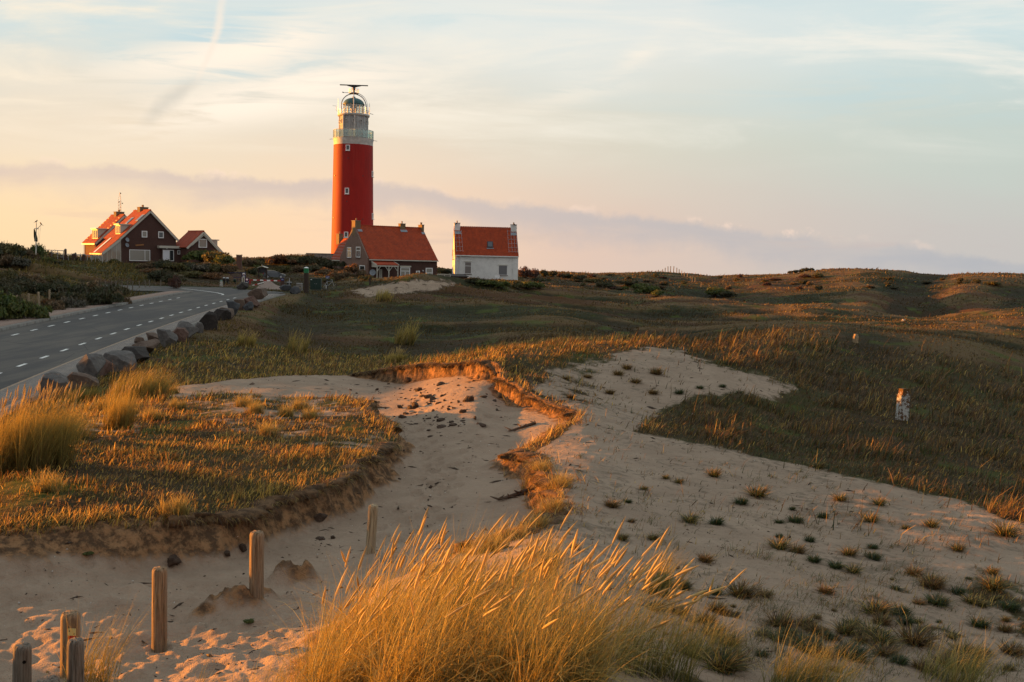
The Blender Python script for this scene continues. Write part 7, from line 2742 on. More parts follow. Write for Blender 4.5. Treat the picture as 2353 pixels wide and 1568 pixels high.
def build_clods():
    big = [(1078, 922, 26, 'largest brown clod in the hollow, under the lit bank'), (1110, 914, 23, 'rounded brown clod right of the largest one'), (1048, 938, 22, 'pale crumbling lump below the largest clod'), (1063, 949, 18, 'dark clod just below the pale crumbling lump'),
           (785, 910, 26, 'dark clod at the mouth of the sand strip'), (740, 1192, 34, 'dark turf block lying on sand above the cracked post'), (736, 1238, 34, 'crumbled soil lump below the fallen turf block'), (765, 1238, 14, 'small soil lump right of the crumbled one'),
           (555, 1262, 26, 'dark lump under the plateau bank left of the cracked post'), (520, 1272, 22, 'small lump left of the dark one under the plateau bank'), (404, 1290, 34, 'slumped dark soil heap under the plateau bank above the tall post'), (1016, 982, 26, 'flat dark clod at the lower right of the clod field'), (1042, 978, 20, 'upright dark clod at the lower edge of the clod field'), (1104, 975, 24, 'dark clod below the rim at the right end of the clod field')]
    for px, py, w, lab in big:
        clod(px, py, w, lab, 'larger soil clods')
    rr = random.Random(31)
    n = 0
    while n < 150:
        px, py = rr.gauss(990, 85), rr.gauss(935, 34)
        if not (845 < px < 1170 and 872 < py < 1005):
            continue
        if px < 845 + (py - 880) * 0.3 or (px > 1120 and py > 960):
            continue
        n += 1
        clod(px, py, rr.choice((3, 4, 5, 6, 7, 8, 9, 11, 14, 18)) * rr.uniform(0.8, 1.3), 'small dark soil clod scattered on the sunlit sand of the hollow', 'soil clods in the hollow')
    for px, py in ((820, 905), (805, 897), (835, 915), (870, 925), (795, 915), (1060, 1095), (1000, 1085), (900, 1130), (1094, 1100), (880, 1190), (945, 1175), (1020, 1170), (985, 1150), (560, 1320), (470, 1325), (800, 1290), (500, 1345), (690, 1300), (1140, 1045), (1180, 1060)):
        clod(px, py, rr.uniform(4, 8), 'tiny dark crumb of soil lying on shaded sand', 'soil crumbs on shaded sand')
    # fallen root mass on the inner slope
    for (pts, lab) in ((((1145, 1152), (1170, 1146), (1195, 1138), (1215, 1128), (1240, 1118)), 'dark fallen root lying down the inner slope of the rim'), (((1175, 992), (1200, 985), (1230, 975)), 'dark root mat below the lit bank end')):
        q = []
        for px, py in pts:
            g = ground_hit(px, py)
            if g: q.append(g + Vector((0, 0, 0.03)))
        if len(q) > 2:
            mb = MB().tube(q, [0.012, 0.028, 0.035, 0.026, 0.012][:len(q)], 8)
            for a in q:
                for _ in range(5):
                    d = Vector((random.uniform(-1, 1), random.uniform(-1, 1), random.uniform(-0.1, 0.5))) * 0.16
                    mb.tube([a, a + d * 0.6, a + d], [0.018, 0.012, 0.004], 5)
            tag(mb.build('root', M_CLOD, None, True), lab, 'root')
    # broken white stones
    for px, py, w, lab in ((1592, 955, 8, 'pale stone in the grass right of the hollow'), (3615 / 1.741, 1287 / 1.741 + 0, 9, 'small white stone on the dark distant slope')):
        g = ground_hit(px, py)
        if g is None: continue
        s = w / F_PX * g.y
        o = link_mesh('stone', rock_mesh(int(px), s, s * 0.8, s * 0.7, 10, 0.05, 2), simple_mat('pale_stone', (0.42, 0.38, 0.33), 0.9, var=0.2))
        o.location = (g.x, g.y, g.z - s * 0.1)
        tag(o, lab, 'stone')


build_clods()


# ------------------------------------------------------------------ tussocks on the right-hand sand
def tussock_proto(seed, weights, n=260, L=(0.55, 1.0)):
    rng = np.random.default_rng(seed)
    b = rng.normal(0, 0.13, (n, 2))
    head = np.arctan2(b[:, 1], b[:, 0]) + rng.normal(0, 0.5, n)
    head = np.where(rng.random(n) < 0.35, rng.normal(0, 0.8, n), head)
    p0 = np.abs(rng.normal(0.45, 0.3, n))
    C = mixcol(n, weights, rng)
    v = ribbons(np.c_[b, np.full(n, -0.05)], head, p0, p0 + np.abs(rng.normal(0.8, 0.4, n)), rng.uniform(L[0], L[1], n), np.full(n, 0.042), C, 4, rng, 0.15)
    me = np_mesh('tussock', v[0], v[1], None, {'col': v[2]})
    me.materials.append(M_GRASS)
    return me


TUS = {'dark green': [tussock_proto(700 + i, (0.0, 0.05, 0.4, 0.05, 0.5, 1.1), 300, (0.45, 0.8)) for i in range(2)],
       'brownish': [tussock_proto(710 + i, (0.15, 0.6, 0.35, 0.9, 0.05, 0.05), 300, (0.5, 0.95)) for i in range(2)],
       'green and straw': [tussock_proto(720 + i, (0.35, 0.5, 0.6, 0.3, 0.4, 0.3), 240, (0.6, 1.1)) for i in range(2)]}


def tussock(px, py, w, kind, lab, group):
    g = ground_hit(px, py)
    if g is None:
        return
    s = w / F_PX * g.y * 0.80
    o = bpy.data.objects.new('tussock', random.choice(TUS[kind]))
    COL.objects.link(o)
    o.location = g
    o.scale = (s, s, s * random.uniform(0.6, 0.85))
    o.rotation_euler = (0, 0, random.uniform(-0.7, 0.7))
    tag(o, lab, 'tussock', group, 'thing')


def build_tussocks():
    D, B, G = 'dark green', 'brownish', 'green and straw'
    lst = [(1702, 1158, 46, D), (1820, 1172, 22, D), (1890, 1190, 34, D), (1826, 1200, 46, D), (1790, 1202, 30, D), (1645, 1205, 48, D), (1585, 1200, 50, G), (1950, 1275, 46, G), (2005, 1260, 34, D), (2005, 1285, 50, D), (1870, 1290, 44, D), (1790, 1262, 60, G), (1830, 1270, 50, B),
           (1790, 1235, 26, D), (1860, 1245, 34, D), (1920, 1305, 50, D), (1960, 1315, 46, G), (1620, 1290, 46, B), (1700, 1370, 86, B), (1640, 1365, 50, D), (1790, 1440, 84, B), (1850, 1440, 60, B), (1560, 1410, 60, B), (1620, 1430, 60, B), (2100, 1480, 100, B), (1940, 1455, 60, G), (2080, 1435, 54, D), (2200, 1365, 50, D), (2230, 1385, 46, G), (2290, 1345, 40, D), (2320, 1400, 60, D), (2250, 1440, 60, D),
           (2310, 1230, 70, G), (2140, 1210, 40, G), (2200, 1265, 40, G), (2080, 1215, 26, G), (2280, 1318, 36, G), (1405, 1165, 44, B), (1443, 1155, 26, D), (1450, 1200, 24, B), (1500, 1240, 34, G), (1430, 1240, 36, G), (1320, 1262, 34, G), (1520, 1345, 60, B), (1570, 1355, 46, D), (1480, 1125, 24, G), (1560, 1110, 26, G), (1640, 1095, 40, G), (1740, 1140, 60, G), (1530, 1100, 22, G), (1880, 1075, 36, G), (2020, 1160, 40, G), (2000, 1200, 46, G), (1930, 1150, 40, G),
           (1507, 860, 38, B), (1440, 848, 28, B), (1660, 890, 22, D), (1608, 893, 24, D), (1420, 862, 30, B), (1500, 905, 30, B), (1460, 880, 30, B), (1350, 868, 26, B), (1300, 872, 24, B), (1400, 905, 30, B), (1560, 905, 30, D), (1700, 905, 26, D), (1310, 915, 26, B)]
    rr = random.Random(77)
    for _ in range(95):
        px, py = rr.uniform(1430, 2340), rr.triangular(1300, 1565, 1500)
        if px < 1560 + (py - 1420) * 0.3 and py > 1420:
            continue
        lst.append((px, py, rr.choice((18, 24, 30, 36, 46, 60, 80)) * rr.uniform(0.8, 1.3) * (0.6 + 0.6 * (py - 1300) / 265), rr.choice((D, B, G, G, B))))
    for px, py, w, k in lst:
        if py > 1050:
            where = 'on shaded sand right of the big clump' if py > 1330 or px < 1560 else 'on the open sand of the right-hand dune'
            gp = k + ' tussocks on the right-hand sand'
        else:
            where = 'on the second sand hill behind the hollow'
            gp = k + ' tussocks on the second hill'
        tussock(px, py, w, k, '%s grass tussock %s' % (k, where), gp)


build_tussocks()


# ------------------------------------------------------------------ things around the junction and the houses
M_GREENCAP = simple_mat('green_plastic', (0.010, 0.16, 0.055), 0.45, 0.4, var=0.1)
M_NAVY = simple_mat('navy_sign', (0.022, 0.018, 0.065), 0.4, 0.4, var=0.05)
M_BLUE = simple_mat('blue_sign', (0.02, 0.035, 0.16), 0.4, 0.4, var=0.05)
M_RED = simple_mat('red_paint', (0.36, 0.020, 0.018), 0.45, 0.4, var=0.08)
M_DGREEN = simple_mat('dark_green_paint', (0.008, 0.028, 0.020), 0.45, 0.4, var=0.1)
M_DWOOD = wood_mat('tarred_wood', (0.035, 0.024, 0.018), (0.075, 0.052, 0.04), (0.05, 0.04, 0.032))
M_BROWNP = simple_mat('brown_post', (0.075, 0.040, 0.030), 0.8, var=0.25)


def face_cam(p):
    return math.atan2(p[0], p[1]) * -1.0


def ring(mb, c, r0, r1, y, n=28):
    vs = []
    for k in range(n):
        a = 2 * math.pi * k / n
        vs += [(c[0] + r0 * math.cos(a), y, c[1] + r0 * math.sin(a)), (c[0] + r1 * math.cos(a), y, c[1] + r1 * math.sin(a))]
    mb._add(vs, [(2 * k, 2 * k + 1, (2 * k + 3) % (2 * n), (2 * k + 2) % (2 * n)) for k in range(n)])


def disc(mb, c, r, y, a0=0.0, a1=2 * math.pi, n=28):
    mb.poly([(c[0] + r * math.cos(a0 + (a1 - a0) * k / n), y, c[1] + r * math.sin(a0 + (a1 - a0) * k / n)) for k in range(n + (0 if a1 - a0 > 6.2 else 1))][::-1])


class Spot:
    """local frame facing the viewer at bearing px, depth Y; converts pixels to local x, z"""

    def __init__(self, px, Y, foot=None, turn=0.0):
        p = P(px, 600, Y)
        self.Y = Y
        self.g = Vector((p[0], Y, gz(p[0], Y) if foot is None else float(P(px, foot, Y)[2])))
        self.fr = Frame(self.g, R(turn))

    def l(self, px, py, y=0.0):
        return self.fr.hit(px, py, 'y', y)

    def root(self, name, label, cat, group=None):
        return empty(name, self.g, self.fr.rz, label, cat, group)

    def box(self, mb, x0, y0, x1, y1, near, far):
        a, b = self.l(x0, (y0 + y1) / 2, near), self.l(x1, (y0 + y1) / 2, near)
        t, d = self.l((x0 + x1) / 2, y0, near), self.l((x0 + x1) / 2, y1, near)
        mb.box(((a.x + b.x) / 2, (near + far) / 2, (t.z + d.z) / 2), (abs(b.x - a.x), abs(far - near), abs(t.z - d.z)))
        return mb


def text_mesh(txt, size, mat, parent, loc, name='lettering', rot=(math.pi / 2, 0, 0), align='CENTER'):
    cu_ = bpy.data.curves.new(name, 'FONT')
    cu_.body = txt
    cu_.size = size
    cu_.align_x = align
    cu_.align_y = 'CENTER'
    cu_.extrude = 0.004
    ob = bpy.data.objects.new(name, cu_)
    COL.objects.link(ob)
    dg = bpy.context.evaluated_depsgraph_get()
    me = bpy.data.meshes.new_from_object(ob.evaluated_get(dg))
    bpy.data.objects.remove(ob)
    me.materials.clear()
    o = link_mesh(name, me, mat, parent)
    o.location = loc
    o.rotation_euler = rot
    return o


def build_junction():
    # green-capped pole
    s = Spot(704, 92)
    r_ = s.root('marker_pole', 'thick dark wooden pole with green painted top and white cap', 'pole')
    w = abs(s.l(710, 650).x - s.l(698.6, 650).x) / 2
    zt, zg, zc = s.l(704, 616.5).z, s.l(704, 627.6).z, s.l(704, 613.8).z
    MB().lathe([(w, -0.6), (w * 0.97, zg - 0.002)], 20).build('pole_shaft', M_DWOOD, r_, True)
    MB().lathe([(w * 1.0, zg), (w * 1.0, zt - 0.002)], 8, a0=0.3, a1=0.3 + 2 * math.pi).build('green_band', M_GREENCAP, r_)
    MB().lathe([(w * 1.01, zt), (w * 1.0, zt + 0.02), (w * 0.25, zc), (0, zc)], 8, a0=0.3, a1=0.3 + 2 * math.pi).build('cap', M_WHITE, r_)
    # boom barrier
    s = Spot(608, 112)
    r_ = s.root('boom_barrier', 'red and white striped boom barrier across the access lane', 'barrier')
    a, b = s.l(574, 643.6), s.l(645, 645.6)
    n = 9
    for i in range(n):
        p, q = a.lerp(b, i / n), a.lerp(b, (i + 1) / n)
        MB().bar((p.x, 0, p.z), (q.x - 0.004, 0, q.z), 0.09, 0.13).build('boom', M_RED if i % 2 == 0 else M_WHITE, r_)
    MB().box((a.x, 0.12, (a.z - 0.5) / 2), (0.16, 0.12, a.z + 0.5)).build('barrier_post', M_RED, r_)
    s2 = Spot(592, 106)
    r2 = s2.root('boom_barrier', 'short slanting red and white pole left of the access lane', 'barrier')
    a, b = s2.l(578, 656.8), s2.l(606, 649.3)
    for i in range(4):
        p, q = a.lerp(b, i / 4), a.lerp(b, (i + 1) / 4)
        MB().bar((p.x, 0, p.z), (q.x - 0.004, 0, q.z), 0.07, 0.10).build('boom', M_WHITE if i % 2 == 0 or i == 3 else M_RED, r2)
    MB().box((a.x, 0, (a.z - 0.5) / 2), (0.12, 0.12, a.z + 0.5)).build('barrier_post', M_DARK, r2)
    # lane behind the barrier
    path = [(586, 667, 98), (690, 664, 98), (668, 657, 106), (640, 648, 116), (618, 645.5, 128), (604, 644.5, 140), (600, 644.5, 140), (604, 648, 122), (594, 656, 108)]
    vs = []
    for px, py, Y in path:
        x = P(px, py, Y)[0]
        vs.append((x, Y))
    n = 26
    V, Q = [], []
    left = [(585, 97.0), (590, 102), (594, 107), (600, 114), (604, 122), (606, 132), (603, 142)]
    right = [(640, 97.0), (650, 102), (652, 107), (645, 114), (634, 122), (622, 132), (612, 142)]
    for (a, Y), (b, _) in zip(left, right):
        xa, xb = P(a, 650, Y)[0], P(b, 650, Y)[0]
        for k in range(9):
            x = xa + (xb - xa) * k / 8
            V.append((x, Y, gz(x, Y) + 0.035))
    for i in range(len(left) - 1):
        for k in range(8):
            Q.append((i * 9 + k, i * 9 + k + 1, i * 9 + 10 + k, i * 9 + 9 + k))
    o = link_mesh('path', np_mesh('path', np.array(V), Q), paver_mat((0.20, 0.135, 0.11), (0.25, 0.175, 0.145), (0.14, 0.10, 0.08), 4.0, 'brick_path'))
    o['kind'] = 'structure'
    # round signs
    s = Spot(560, 110)
    r_ = s.root('information_sign', 'dark blue upright sign with a round white emblem above the grass', 'sign')
    mb = MB()
    s.box(mb, 555.4, 626.0, 564.8, 637.4, 0.0, 0.06)
    mb.build('sign_board', M_NAVY, r_)
    c = s.l(560.2, 630.6)
    mb = MB()
    rad = abs(s.l(563.6, 630).x - s.l(560.2, 630).x)
    disc(mb, (c.x, c.z), rad, -0.012, 0.0, math.pi)
    ring(mb, (c.x, c.z), rad * 0.86, rad, -0.014)
    mb.build('emblem', M_WHITE, r_)
    mb = MB()
    disc(mb, (c.x, c.z - rad * 0.38), rad * 0.36, -0.016)
    mb.build('emblem_red', M_RED, r_)
    c2 = s.l(560.2, 635.6)
    MB().box((c2.x, -0.012, c2.z), (rad * 1.6, 0.01, 0.07)).build('text_line', M_WHITE, r_)
    MB().box((c2.x, -0.012, c2.z - 0.10), (rad * 0.8, 0.01, 0.05)).build('text_line', M_WHITE, r_)
    for x in (556.5, 561.2):
        p = s.l(x, 637.5)
        MB().box((p.x, 0.03, (p.z - 0.5) / 2), (0.10, 0.05, p.z + 0.5)).build('sign_post', M_CREAM, r_)
    s = Spot(567, 106)
    r_ = s.root('traffic_sign', 'purple-blue road sign with a red and white ring and a white arrow', 'sign')
    mb = MB()
    s.box(mb, 562.4, 638.4, 572.2, 651.6, 0.0, 0.05)
    mb.build('sign_board', M_NAVY, r_)
    c = s.l(567.5, 642.6)
    rad = abs(s.l(570.8, 640).x - s.l(567.5, 640).x)
    mb = MB(); ring(mb, (c.x, c.z), rad * 0.72, rad, -0.012); mb.build('ring', M_RED, r_)
    mb = MB(); disc(mb, (c.x, c.z), rad * 0.71, -0.014); mb.build('disc', M_WHITE, r_)
    p = s.l(567.3, 649.3)
    mb = MB().poly([(p.x - 0.14, -0.012, p.z), (p.x - 0.05, -0.012, p.z + 0.07), (p.x - 0.05, -0.012, p.z + 0.03), (p.x + 0.08, -0.012, p.z + 0.03), (p.x + 0.08, -0.012, p.z - 0.03), (p.x - 0.05, -0.012, p.z - 0.03), (p.x - 0.05, -0.012, p.z - 0.07)][::-1])
    mb.build('arrow', M_WHITE, r_)
    text_mesh('P', 0.17, M_WHITE, r_, (p.x + 0.15, -0.012, p.z + 0.02), 'letter')
    MB().box((c.x, 0.06, -0.1), (0.07, 0.05, 2 * (p.z + 0.2))).build('sign_post', M_STEEL, r_)
    # large see-through banner frame behind
    s = Spot(545, 120)
    r_ = s.root('banner_frame', 'thin purple frame with see-through mesh left of the round emblem sign', 'frame')
    a, b, c, d = s.l(523.5, 627), s.l(556, 626.5), s.l(556, 638.6), s.l(537, 638.2)
    mb = MB()
    for p, q in ((a, b), (d, c)):
        mb.bar((p.x, 0, p.z), (q.x, 0, q.z), 0.05, 0.07)
    mb.bar((b.x, 0, b.z), (c.x, 0, c.z), 0.05, 0.05)
    for x in (d.x, (d.x + c.x) / 2, c.x - 0.1):
        mb.bar((x, 0.04, -0.5), (x, 0.04, d.z), 0.06, 0.06)
    mb.build('frame_bars', M_NAVY, r_)
    m, t = new_mat('banner_mesh')
    tr, df, mx = t.node('ShaderNodeBsdfTransparent'), t.node('ShaderNodeBsdfDiffuse'), t.node('ShaderNodeMixShader')
    t.put(df.inputs[0], (0.05, 0.04, 0.09, 1)); t.put(mx.inputs[0], 0.22)
    t.l.new(tr.outputs[0], mx.inputs[1]); t.l.new(df.outputs[0], mx.inputs[2]); t.l.new(mx.outputs[0], t.out.inputs[0])
    MB().slab([(a.x, 0.02, a.z), (b.x, 0.02, b.z), (c.x, 0.02, c.z), (d.x, 0.02, d.z)], (0, 1, 0), 0.01).build('mesh_panel', m, r_)
    # waste bins on posts
    for x0, x1, y0, y1, Y, mat, lab in ((512.2, 518.0, 637.6, 647.0, 112, M_DARK, 'black post-mounted litter bin, left one of the pair beyond the bend'), (519.6, 525.8, 637.8, 648.5, 111, M_STEEL, 'pale metal-lidded litter bin, right one of the pair beyond the bend'),
                                        (536.0, 542.6, 641.0, 648.8, 114, M_DGREEN, 'dark green letter-box-like bin between the litter bins and the signs')):
        s = Spot((x0 + x1) / 2, Y)
        r_ = s.root('litter_bin', lab, 'bin')
        a, b = s.l(x0, (y0 + y1) / 2), s.l(x1, (y0 + y1) / 2)
        zt, zb = s.l((x0 + x1) / 2, y0).z, s.l((x0 + x1) / 2, y1).z
        w = (b.x - a.x) / 2
        h = zt - zb
        MB().lathe([(w * 0.80, zb), (w, zb + h * 0.1), (w, zb + h * 0.78)], 14).build('bin_body', M_DGREEN if mat is M_DGREEN else M_DARK, r_, True)
        MB().lathe([(w * 1.02, zb + h * 0.78), (w * 1.02, zb + h * 0.86), (w * 0.75, zb + h * 0.97), (0, zt)], 14).build('lid', mat if mat is not M_DARK else M_STEEL, r_, True)
        MB().box((0, w + 0.06, (zb + h * 0.6 - 0.6) / 2), (0.1, 0.1, zb + h * 0.6 + 0.6)).build('bin_post', M_DARK, r_)
    # pale stone bollard
    s = Spot(508.4, 101)
    r_ = s.root('stone_bollard', 'pale carved stone bollard with blue-green cap at the road edge', 'bollard')
    w = abs(s.l(512.3, 650).x - s.l(504.6, 650).x) / 2
    h = s.l(508, 643.6).z
    MB().lathe([(w, -0.3), (w * 0.96, h * 0.35), (w * 0.82, h * 0.38), (w * 0.86, h * 0.72), (w * 0.72, h * 0.78)], 14).build('bollard_shaft', simple_mat('speckled_stone', (0.36, 0.33, 0.29), 0.85, var=0.45, scale=9), r_, True)
    MB().lathe([(w * 0.72, h * 0.782), (w * 0.78, h * 0.84), (w * 0.55, h * 0.97), (0, h)], 14).build('cap', simple_mat('verdigris', (0.16, 0.26, 0.22), 0.7), r_, True)
    # post with blue plate, black bin, grey box, small bollards
    s = Spot(648.5, 103)
    r_ = s.root('wooden_sign_post', 'thick brown post with small blue plate at the right end of the barrier', 'sign post')
    mb = MB(); s.box(mb, 644.6, 639.2, 652.8, 662, 0.0, 0.3); mb.build('post_body', M_BROWNP, r_)
    mb = MB(); s.box(mb, 645.4, 640.2, 652.2, 645.2, -0.02, -0.003); mb.build('blue_plate', M_BLUE, r_)
    mb = MB(); s.box(mb, 646.6, 642.0, 651.0, 642.7, -0.03, -0.023); mb.build('text_line', M_WHITE, r_)
    s = Spot(664.5, 101)
    r_ = s.root('wheelie_bin', 'black waste bin with flared rim behind the grey boulder', 'bin')
    w = abs(s.l(670.5, 650).x - s.l(658.5, 650).x) / 2
    zr = s.l(664, 648.2).z
    MB().lathe([(w * 0.72, -0.2), (w * 0.82, zr * 0.8)], 4, a0=math.pi / 4, a1=math.pi / 4 + 2 * math.pi).build('bin_body', M_DARK, r_)
    MB().lathe([(w * 0.85, zr * 0.80), (w * 1.08, zr * 0.86), (w * 1.08, zr), (w * 0.9, zr * 1.04), (0, zr * 1.08)], 16).build('lid', M_DARK, r_, True)
    s = Spot(665, 99.5)
    r_ = s.root('thin_pole', 'thin grey pole with a short crossbar in front of the black waste bin', 'pole')
    zt, zm = s.l(665, 639.2).z, s.l(665, 649.6).z
    MB().tube([(0, 0, -0.4), (0, 0, zt)], 0.035, 8).build('pole_tube', M_STEEL, r_)
    MB().bar((-0.24, -0.02, zm), (0.24, -0.02, zm), 0.05, 0.05).build('crossbar', M_STEEL, r_)
    s = Spot(687, 98)
    r_ = s.root('utility_box', 'light grey utility box beside the green-capped pole', 'cabinet')
    mb = MB(); s.box(mb, 681, 652.0, 693.4, 672, 0.0, 0.4); mb.build('box_body', M_CONC, r_)
    mb = MB(); s.box(mb, 680.6, 651.3, 693.8, 651.9, -0.04, 0.44); mb.build('box_lid', M_STEEL, r_)
    s = Spot(690, 93)
    r_ = s.root('small_bollard', 'small black bollard with a pale yellow face left of the green-capped pole', 'bollard')
    w = abs(s.l(691.3, 660).x - s.l(688.4, 660).x) / 2
    h = s.l(690, 657).z
    MB().lathe([(w, -0.3), (w, h * 0.92), (w * 0.6, h), (0, h * 1.01)], 12).build('bollard_shaft', M_DARK, r_, True)
    MB().box((0, -w - 0.006, h * 0.42), (w * 1.1, 0.01, h * 0.7)).build('yellow_face', simple_mat('pale_yellow', (0.45, 0.36, 0.14), 0.6), r_)
    # dark green cabinet
    s = Spot(725, 104)
    r_ = s.root('electric_cabinet', 'dark green double-door electricity cabinet with a small white label', 'cabinet')
    mb = MB(); s.box(mb, 712.6, 640.6, 737.2, 666, 0.0, 0.5); mb.build('cabinet_body', M_DGREEN, r_)
    mb = MB(); s.box(mb, 711.8, 639.6, 738.0, 640.5, -0.06, 0.55); mb.build('cabinet_roof', M_DGREEN, r_)
    for x0, x1 in ((713.2, 724.7), (725.1, 736.6)):
        mb = MB(); s.box(mb, x0, 641.6, x1, 663, -0.022, -0.003)
        d = mb.build('cabinet_door', M_DGREEN, r_)
        hx = 727.4 if x0 < 720 else 730.4
        mb = MB(); s.box(mb, hx - 4.4 if x0 < 720 else hx - 3.6, 651.8, (hx - 3.6) if x0 < 720 else hx - 2.8, 653.0, -0.04, -0.024)
        mb.build('handle', M_STEEL, d)
    mb = MB(); s.box(mb, 714.0, 641.8, 716.8, 643.6, -0.03, -0.024); mb.build('white_label', M_WHITE, r_)
    # blue direction sign with bicycle leaning by it
    s = Spot(752, 107)
    r_ = s.root('direction_sign', 'small dark blue direction sign with white arrow and letter P on a post', 'sign')
    mb = MB(); s.box(mb, 748.2, 634.4, 756.6, 640.4, 0.0, 0.05); mb.build('sign_board', M_BLUE, r_)
    a, b = s.l(749.0, 639.0), s.l(754.2, 639.0)
    MB().bar((a.x, -0.012, a.z), (b.x, -0.012, b.z), 0.01, 0.05).build('arrow', M_WHITE, r_)
    MB().lathe([(0.0, 0), (0.05, 0.02), (0.0, 0.04)], 8, (s.l(751.6, 636).x, -0.02, s.l(751.6, 636.4).z)).build('symbol', M_WHITE, r_)
    p = s.l(755.0, 637.6)
    text_mesh('P', 0.19, M_WHITE, r_, (p.x, -0.012, p.z), 'letter')
    z1 = s.l(752, 640.4).z
    MB().box((0, 0.025, z1 / 2 - 0.2), (0.09, 0.05, z1 + 0.4)).build('sign_post', M_DARK, r_)
    MB().box((-0.08, -0.04, z1 * 0.17), (0.07, 0.05, z1 * 0.36)).build('white_foot', M_WHITE, r_)
    s = Spot(756.5, 106.2)
    r_ = s.root('bicycle', 'bicycle parked in the grass behind the small blue direction sign', 'bicycle')
    r_.rotation_euler = (0, 0, 0.4)
    for x, nm in ((-0.48, 'wheel'), (0.52, 'wheel')):
        pts = [(x + 0.33 * math.cos(2 * math.pi * k / 20), 0, 0.34 + 0.33 * math.sin(2 * math.pi * k / 20)) for k in range(21)]
        w_ = MB().tube(pts, 0.022, 6).build(nm, M_DARK, r_)
        mb = MB()
        for k in range(8):
            mb.tube([(x, 0, 0.34), (x + 0.32 * math.cos(math.pi * k / 4), 0, 0.34 + 0.32 * math.sin(math.pi * k / 4))], 0.005, 4)
        mb.build('spokes', M_STEEL, w_)
    mb = MB()
    for a, b in (((-0.48, 0.34), (-0.12, 0.36)), ((-0.48, 0.34), (-0.2, 0.82)), ((-0.12, 0.36), (-0.22, 0.9)), ((-0.12, 0.36), (0.36, 0.78)), ((-0.2, 0.80), (0.34, 0.86)), ((0.33, 0.98), (0.52, 0.34))):
        mb.tube([(a[0], 0, a[1]), (b[0], 0, b[1])], 0.018, 6)
    mb.build('bicycle_frame', M_STEEL, r_)
    MB().tube([(0.25, -0.25, 1.02), (0.35, 0, 1.0), (0.25, 0.25, 1.02)], 0.014, 6).build('handlebar', M_STEEL, r_)
    MB().box((-0.22, 0, 0.93), (0.24, 0.13, 0.06)).build('saddle', M_DARK, r_)
    # no-entry ring sign behind a post
    s = Spot(846.5, 120)
    r_ = s.root('round_road_sign', 'round white road sign with red ring before the brick house', 'sign')
    c = s.l(846.6, 643.0)
    rad = abs(s.l(853.2, 643).x - s.l(846.6, 643).x)
    mb = MB(); ring(mb, (c.x, c.z), rad * 0.80, rad, 0.0); mb.build('ring', M_RED, r_)
    mb = MB(); disc(mb, (c.x, c.z), rad * 0.81, 0.004); mb.build('disc', M_WHITE, r_)
    mb = MB(); ring(mb, (c.x, c.z), rad * 0.95, rad * 1.02, 0.003); mb.build('rim', M_WHITE, r_)
    MB().lathe([(rad, 0.0), (rad, 0.02)], 28).v
    MB().box((c.x, 0.06, c.z / 2 - 0.2), (0.08, 0.06, c.z + 0.4)).build('sign_post', M_STEEL, r_)
    thin_posts([(850.3, 637.5, 654, 4.2, 118.5, 'dark wooden post standing in front of the round road sign')], 'wooden_post', None, M_DWOOD)
    # info shelter and car
    s = Spot(604, 136)
    r_ = s.root('information_shelter', 'small roofed notice board shelter beside the parked car', 'shelter')
    a, b = s.l(594.5, 620), s.l(612.5, 620)
    zt, ze, zp = s.l(604, 612.5).z, s.l(604, 616.2).z, s.l(604, 607.0).z
    zb = s.l(604, 628).z
    for x in (a.x, b.x):
        MB().box((x, 0, (ze - 0.5) / 2 + 0.0), (0.16, 0.3, ze + 0.5)).build('shelter_post', M_DWOOD, r_)
    mid = (a.x + b.x) / 2
    MB().box((mid, 0.05, (ze + s.l(604, 627).z) / 2), (b.x - a.x - 0.18, 0.08, ze - s.l(604, 627).z)).build('notice_board', M_DARK, r_)
    rf = MB()
    rf.slab([(a.x - 0.15, -0.4, ze), (mid, -0.4, zt), (mid, 0.5, zt), (a.x - 0.15, 0.5, ze)], (-0.3, 0, 1), 0.06)
    rf.slab([(mid + 0.002, -0.4, zt), (b.x + 0.15, -0.4, ze), (b.x + 0.15, 0.5, ze), (mid + 0.002, 0.5, zt)], (0.3, 0, 1), 0.06)
    rf.build('shelter_roof', M_CREAM, r_)
    MB().lathe([(0.07, zt), (0.03, zt + 0.1), (0.02, zp)], 8, (mid, -0.35, 0)).build('finial', M_CREAM, r_, True)
    build_car()
    # glazed frame and low dark hut right of the brick house
    s = Spot(1019, 150)
    r_ = s.root('glass_screen', 'low glazed screen in a pale frame right of the brick house', 'screen')
    a, b = s.l(1005.0, 638), s.l(1034.5, 638)
    zt = s.l(1019, 630.8).z
    mb = MB()
    for x in (a.x, a.x + (b.x - a.x) * 0.55, b.x):
        mb.bar((x, 0, -0.4), (x, 0, zt), 0.08, 0.08, up=(0, 1, 0))
    mb.bar((a.x, 0, zt), (b.x, 0, zt), 0.08, 0.1)
    mb.build('screen_frame', M_CREAM, r_)
    MB().box(((a.x + b.x) / 2, 0.02, zt / 2 - 0.2), (b.x - a.x - 0.1, 0.03, zt + 0.3)).build('pane', glass_mat('screen_glass', (0.16, 0.15, 0.13), 0.12), r_)
    s = Spot(1055, 158)
    r_ = s.root('garden_shed', 'low dark shed with a flat sloping roof before the white house', 'shed')
    a, b, c = s.l(1030, 631), s.l(1060, 630), s.l(1076, 637)
    MB().box(((a.x + c.x) / 2, 1.2, c.z / 2 - 0.3), (c.x - a.x - 0.4, 2.2, c.z + 0.6)).build('shed_wall', M_DWOOD, r_)
    MB().slab([(a.x, -0.1, c.z + 0.02), (c.x + 0.1, -0.1, c.z + 0.02), (b.x + 0.3, 2.4, a.z), (a.x, 2.4, a.z)], (0, 0, 1), 0.08).build('shed_roof', simple_mat('dark_roofing', (0.045, 0.036, 0.033), 0.85, var=0.2), r_)
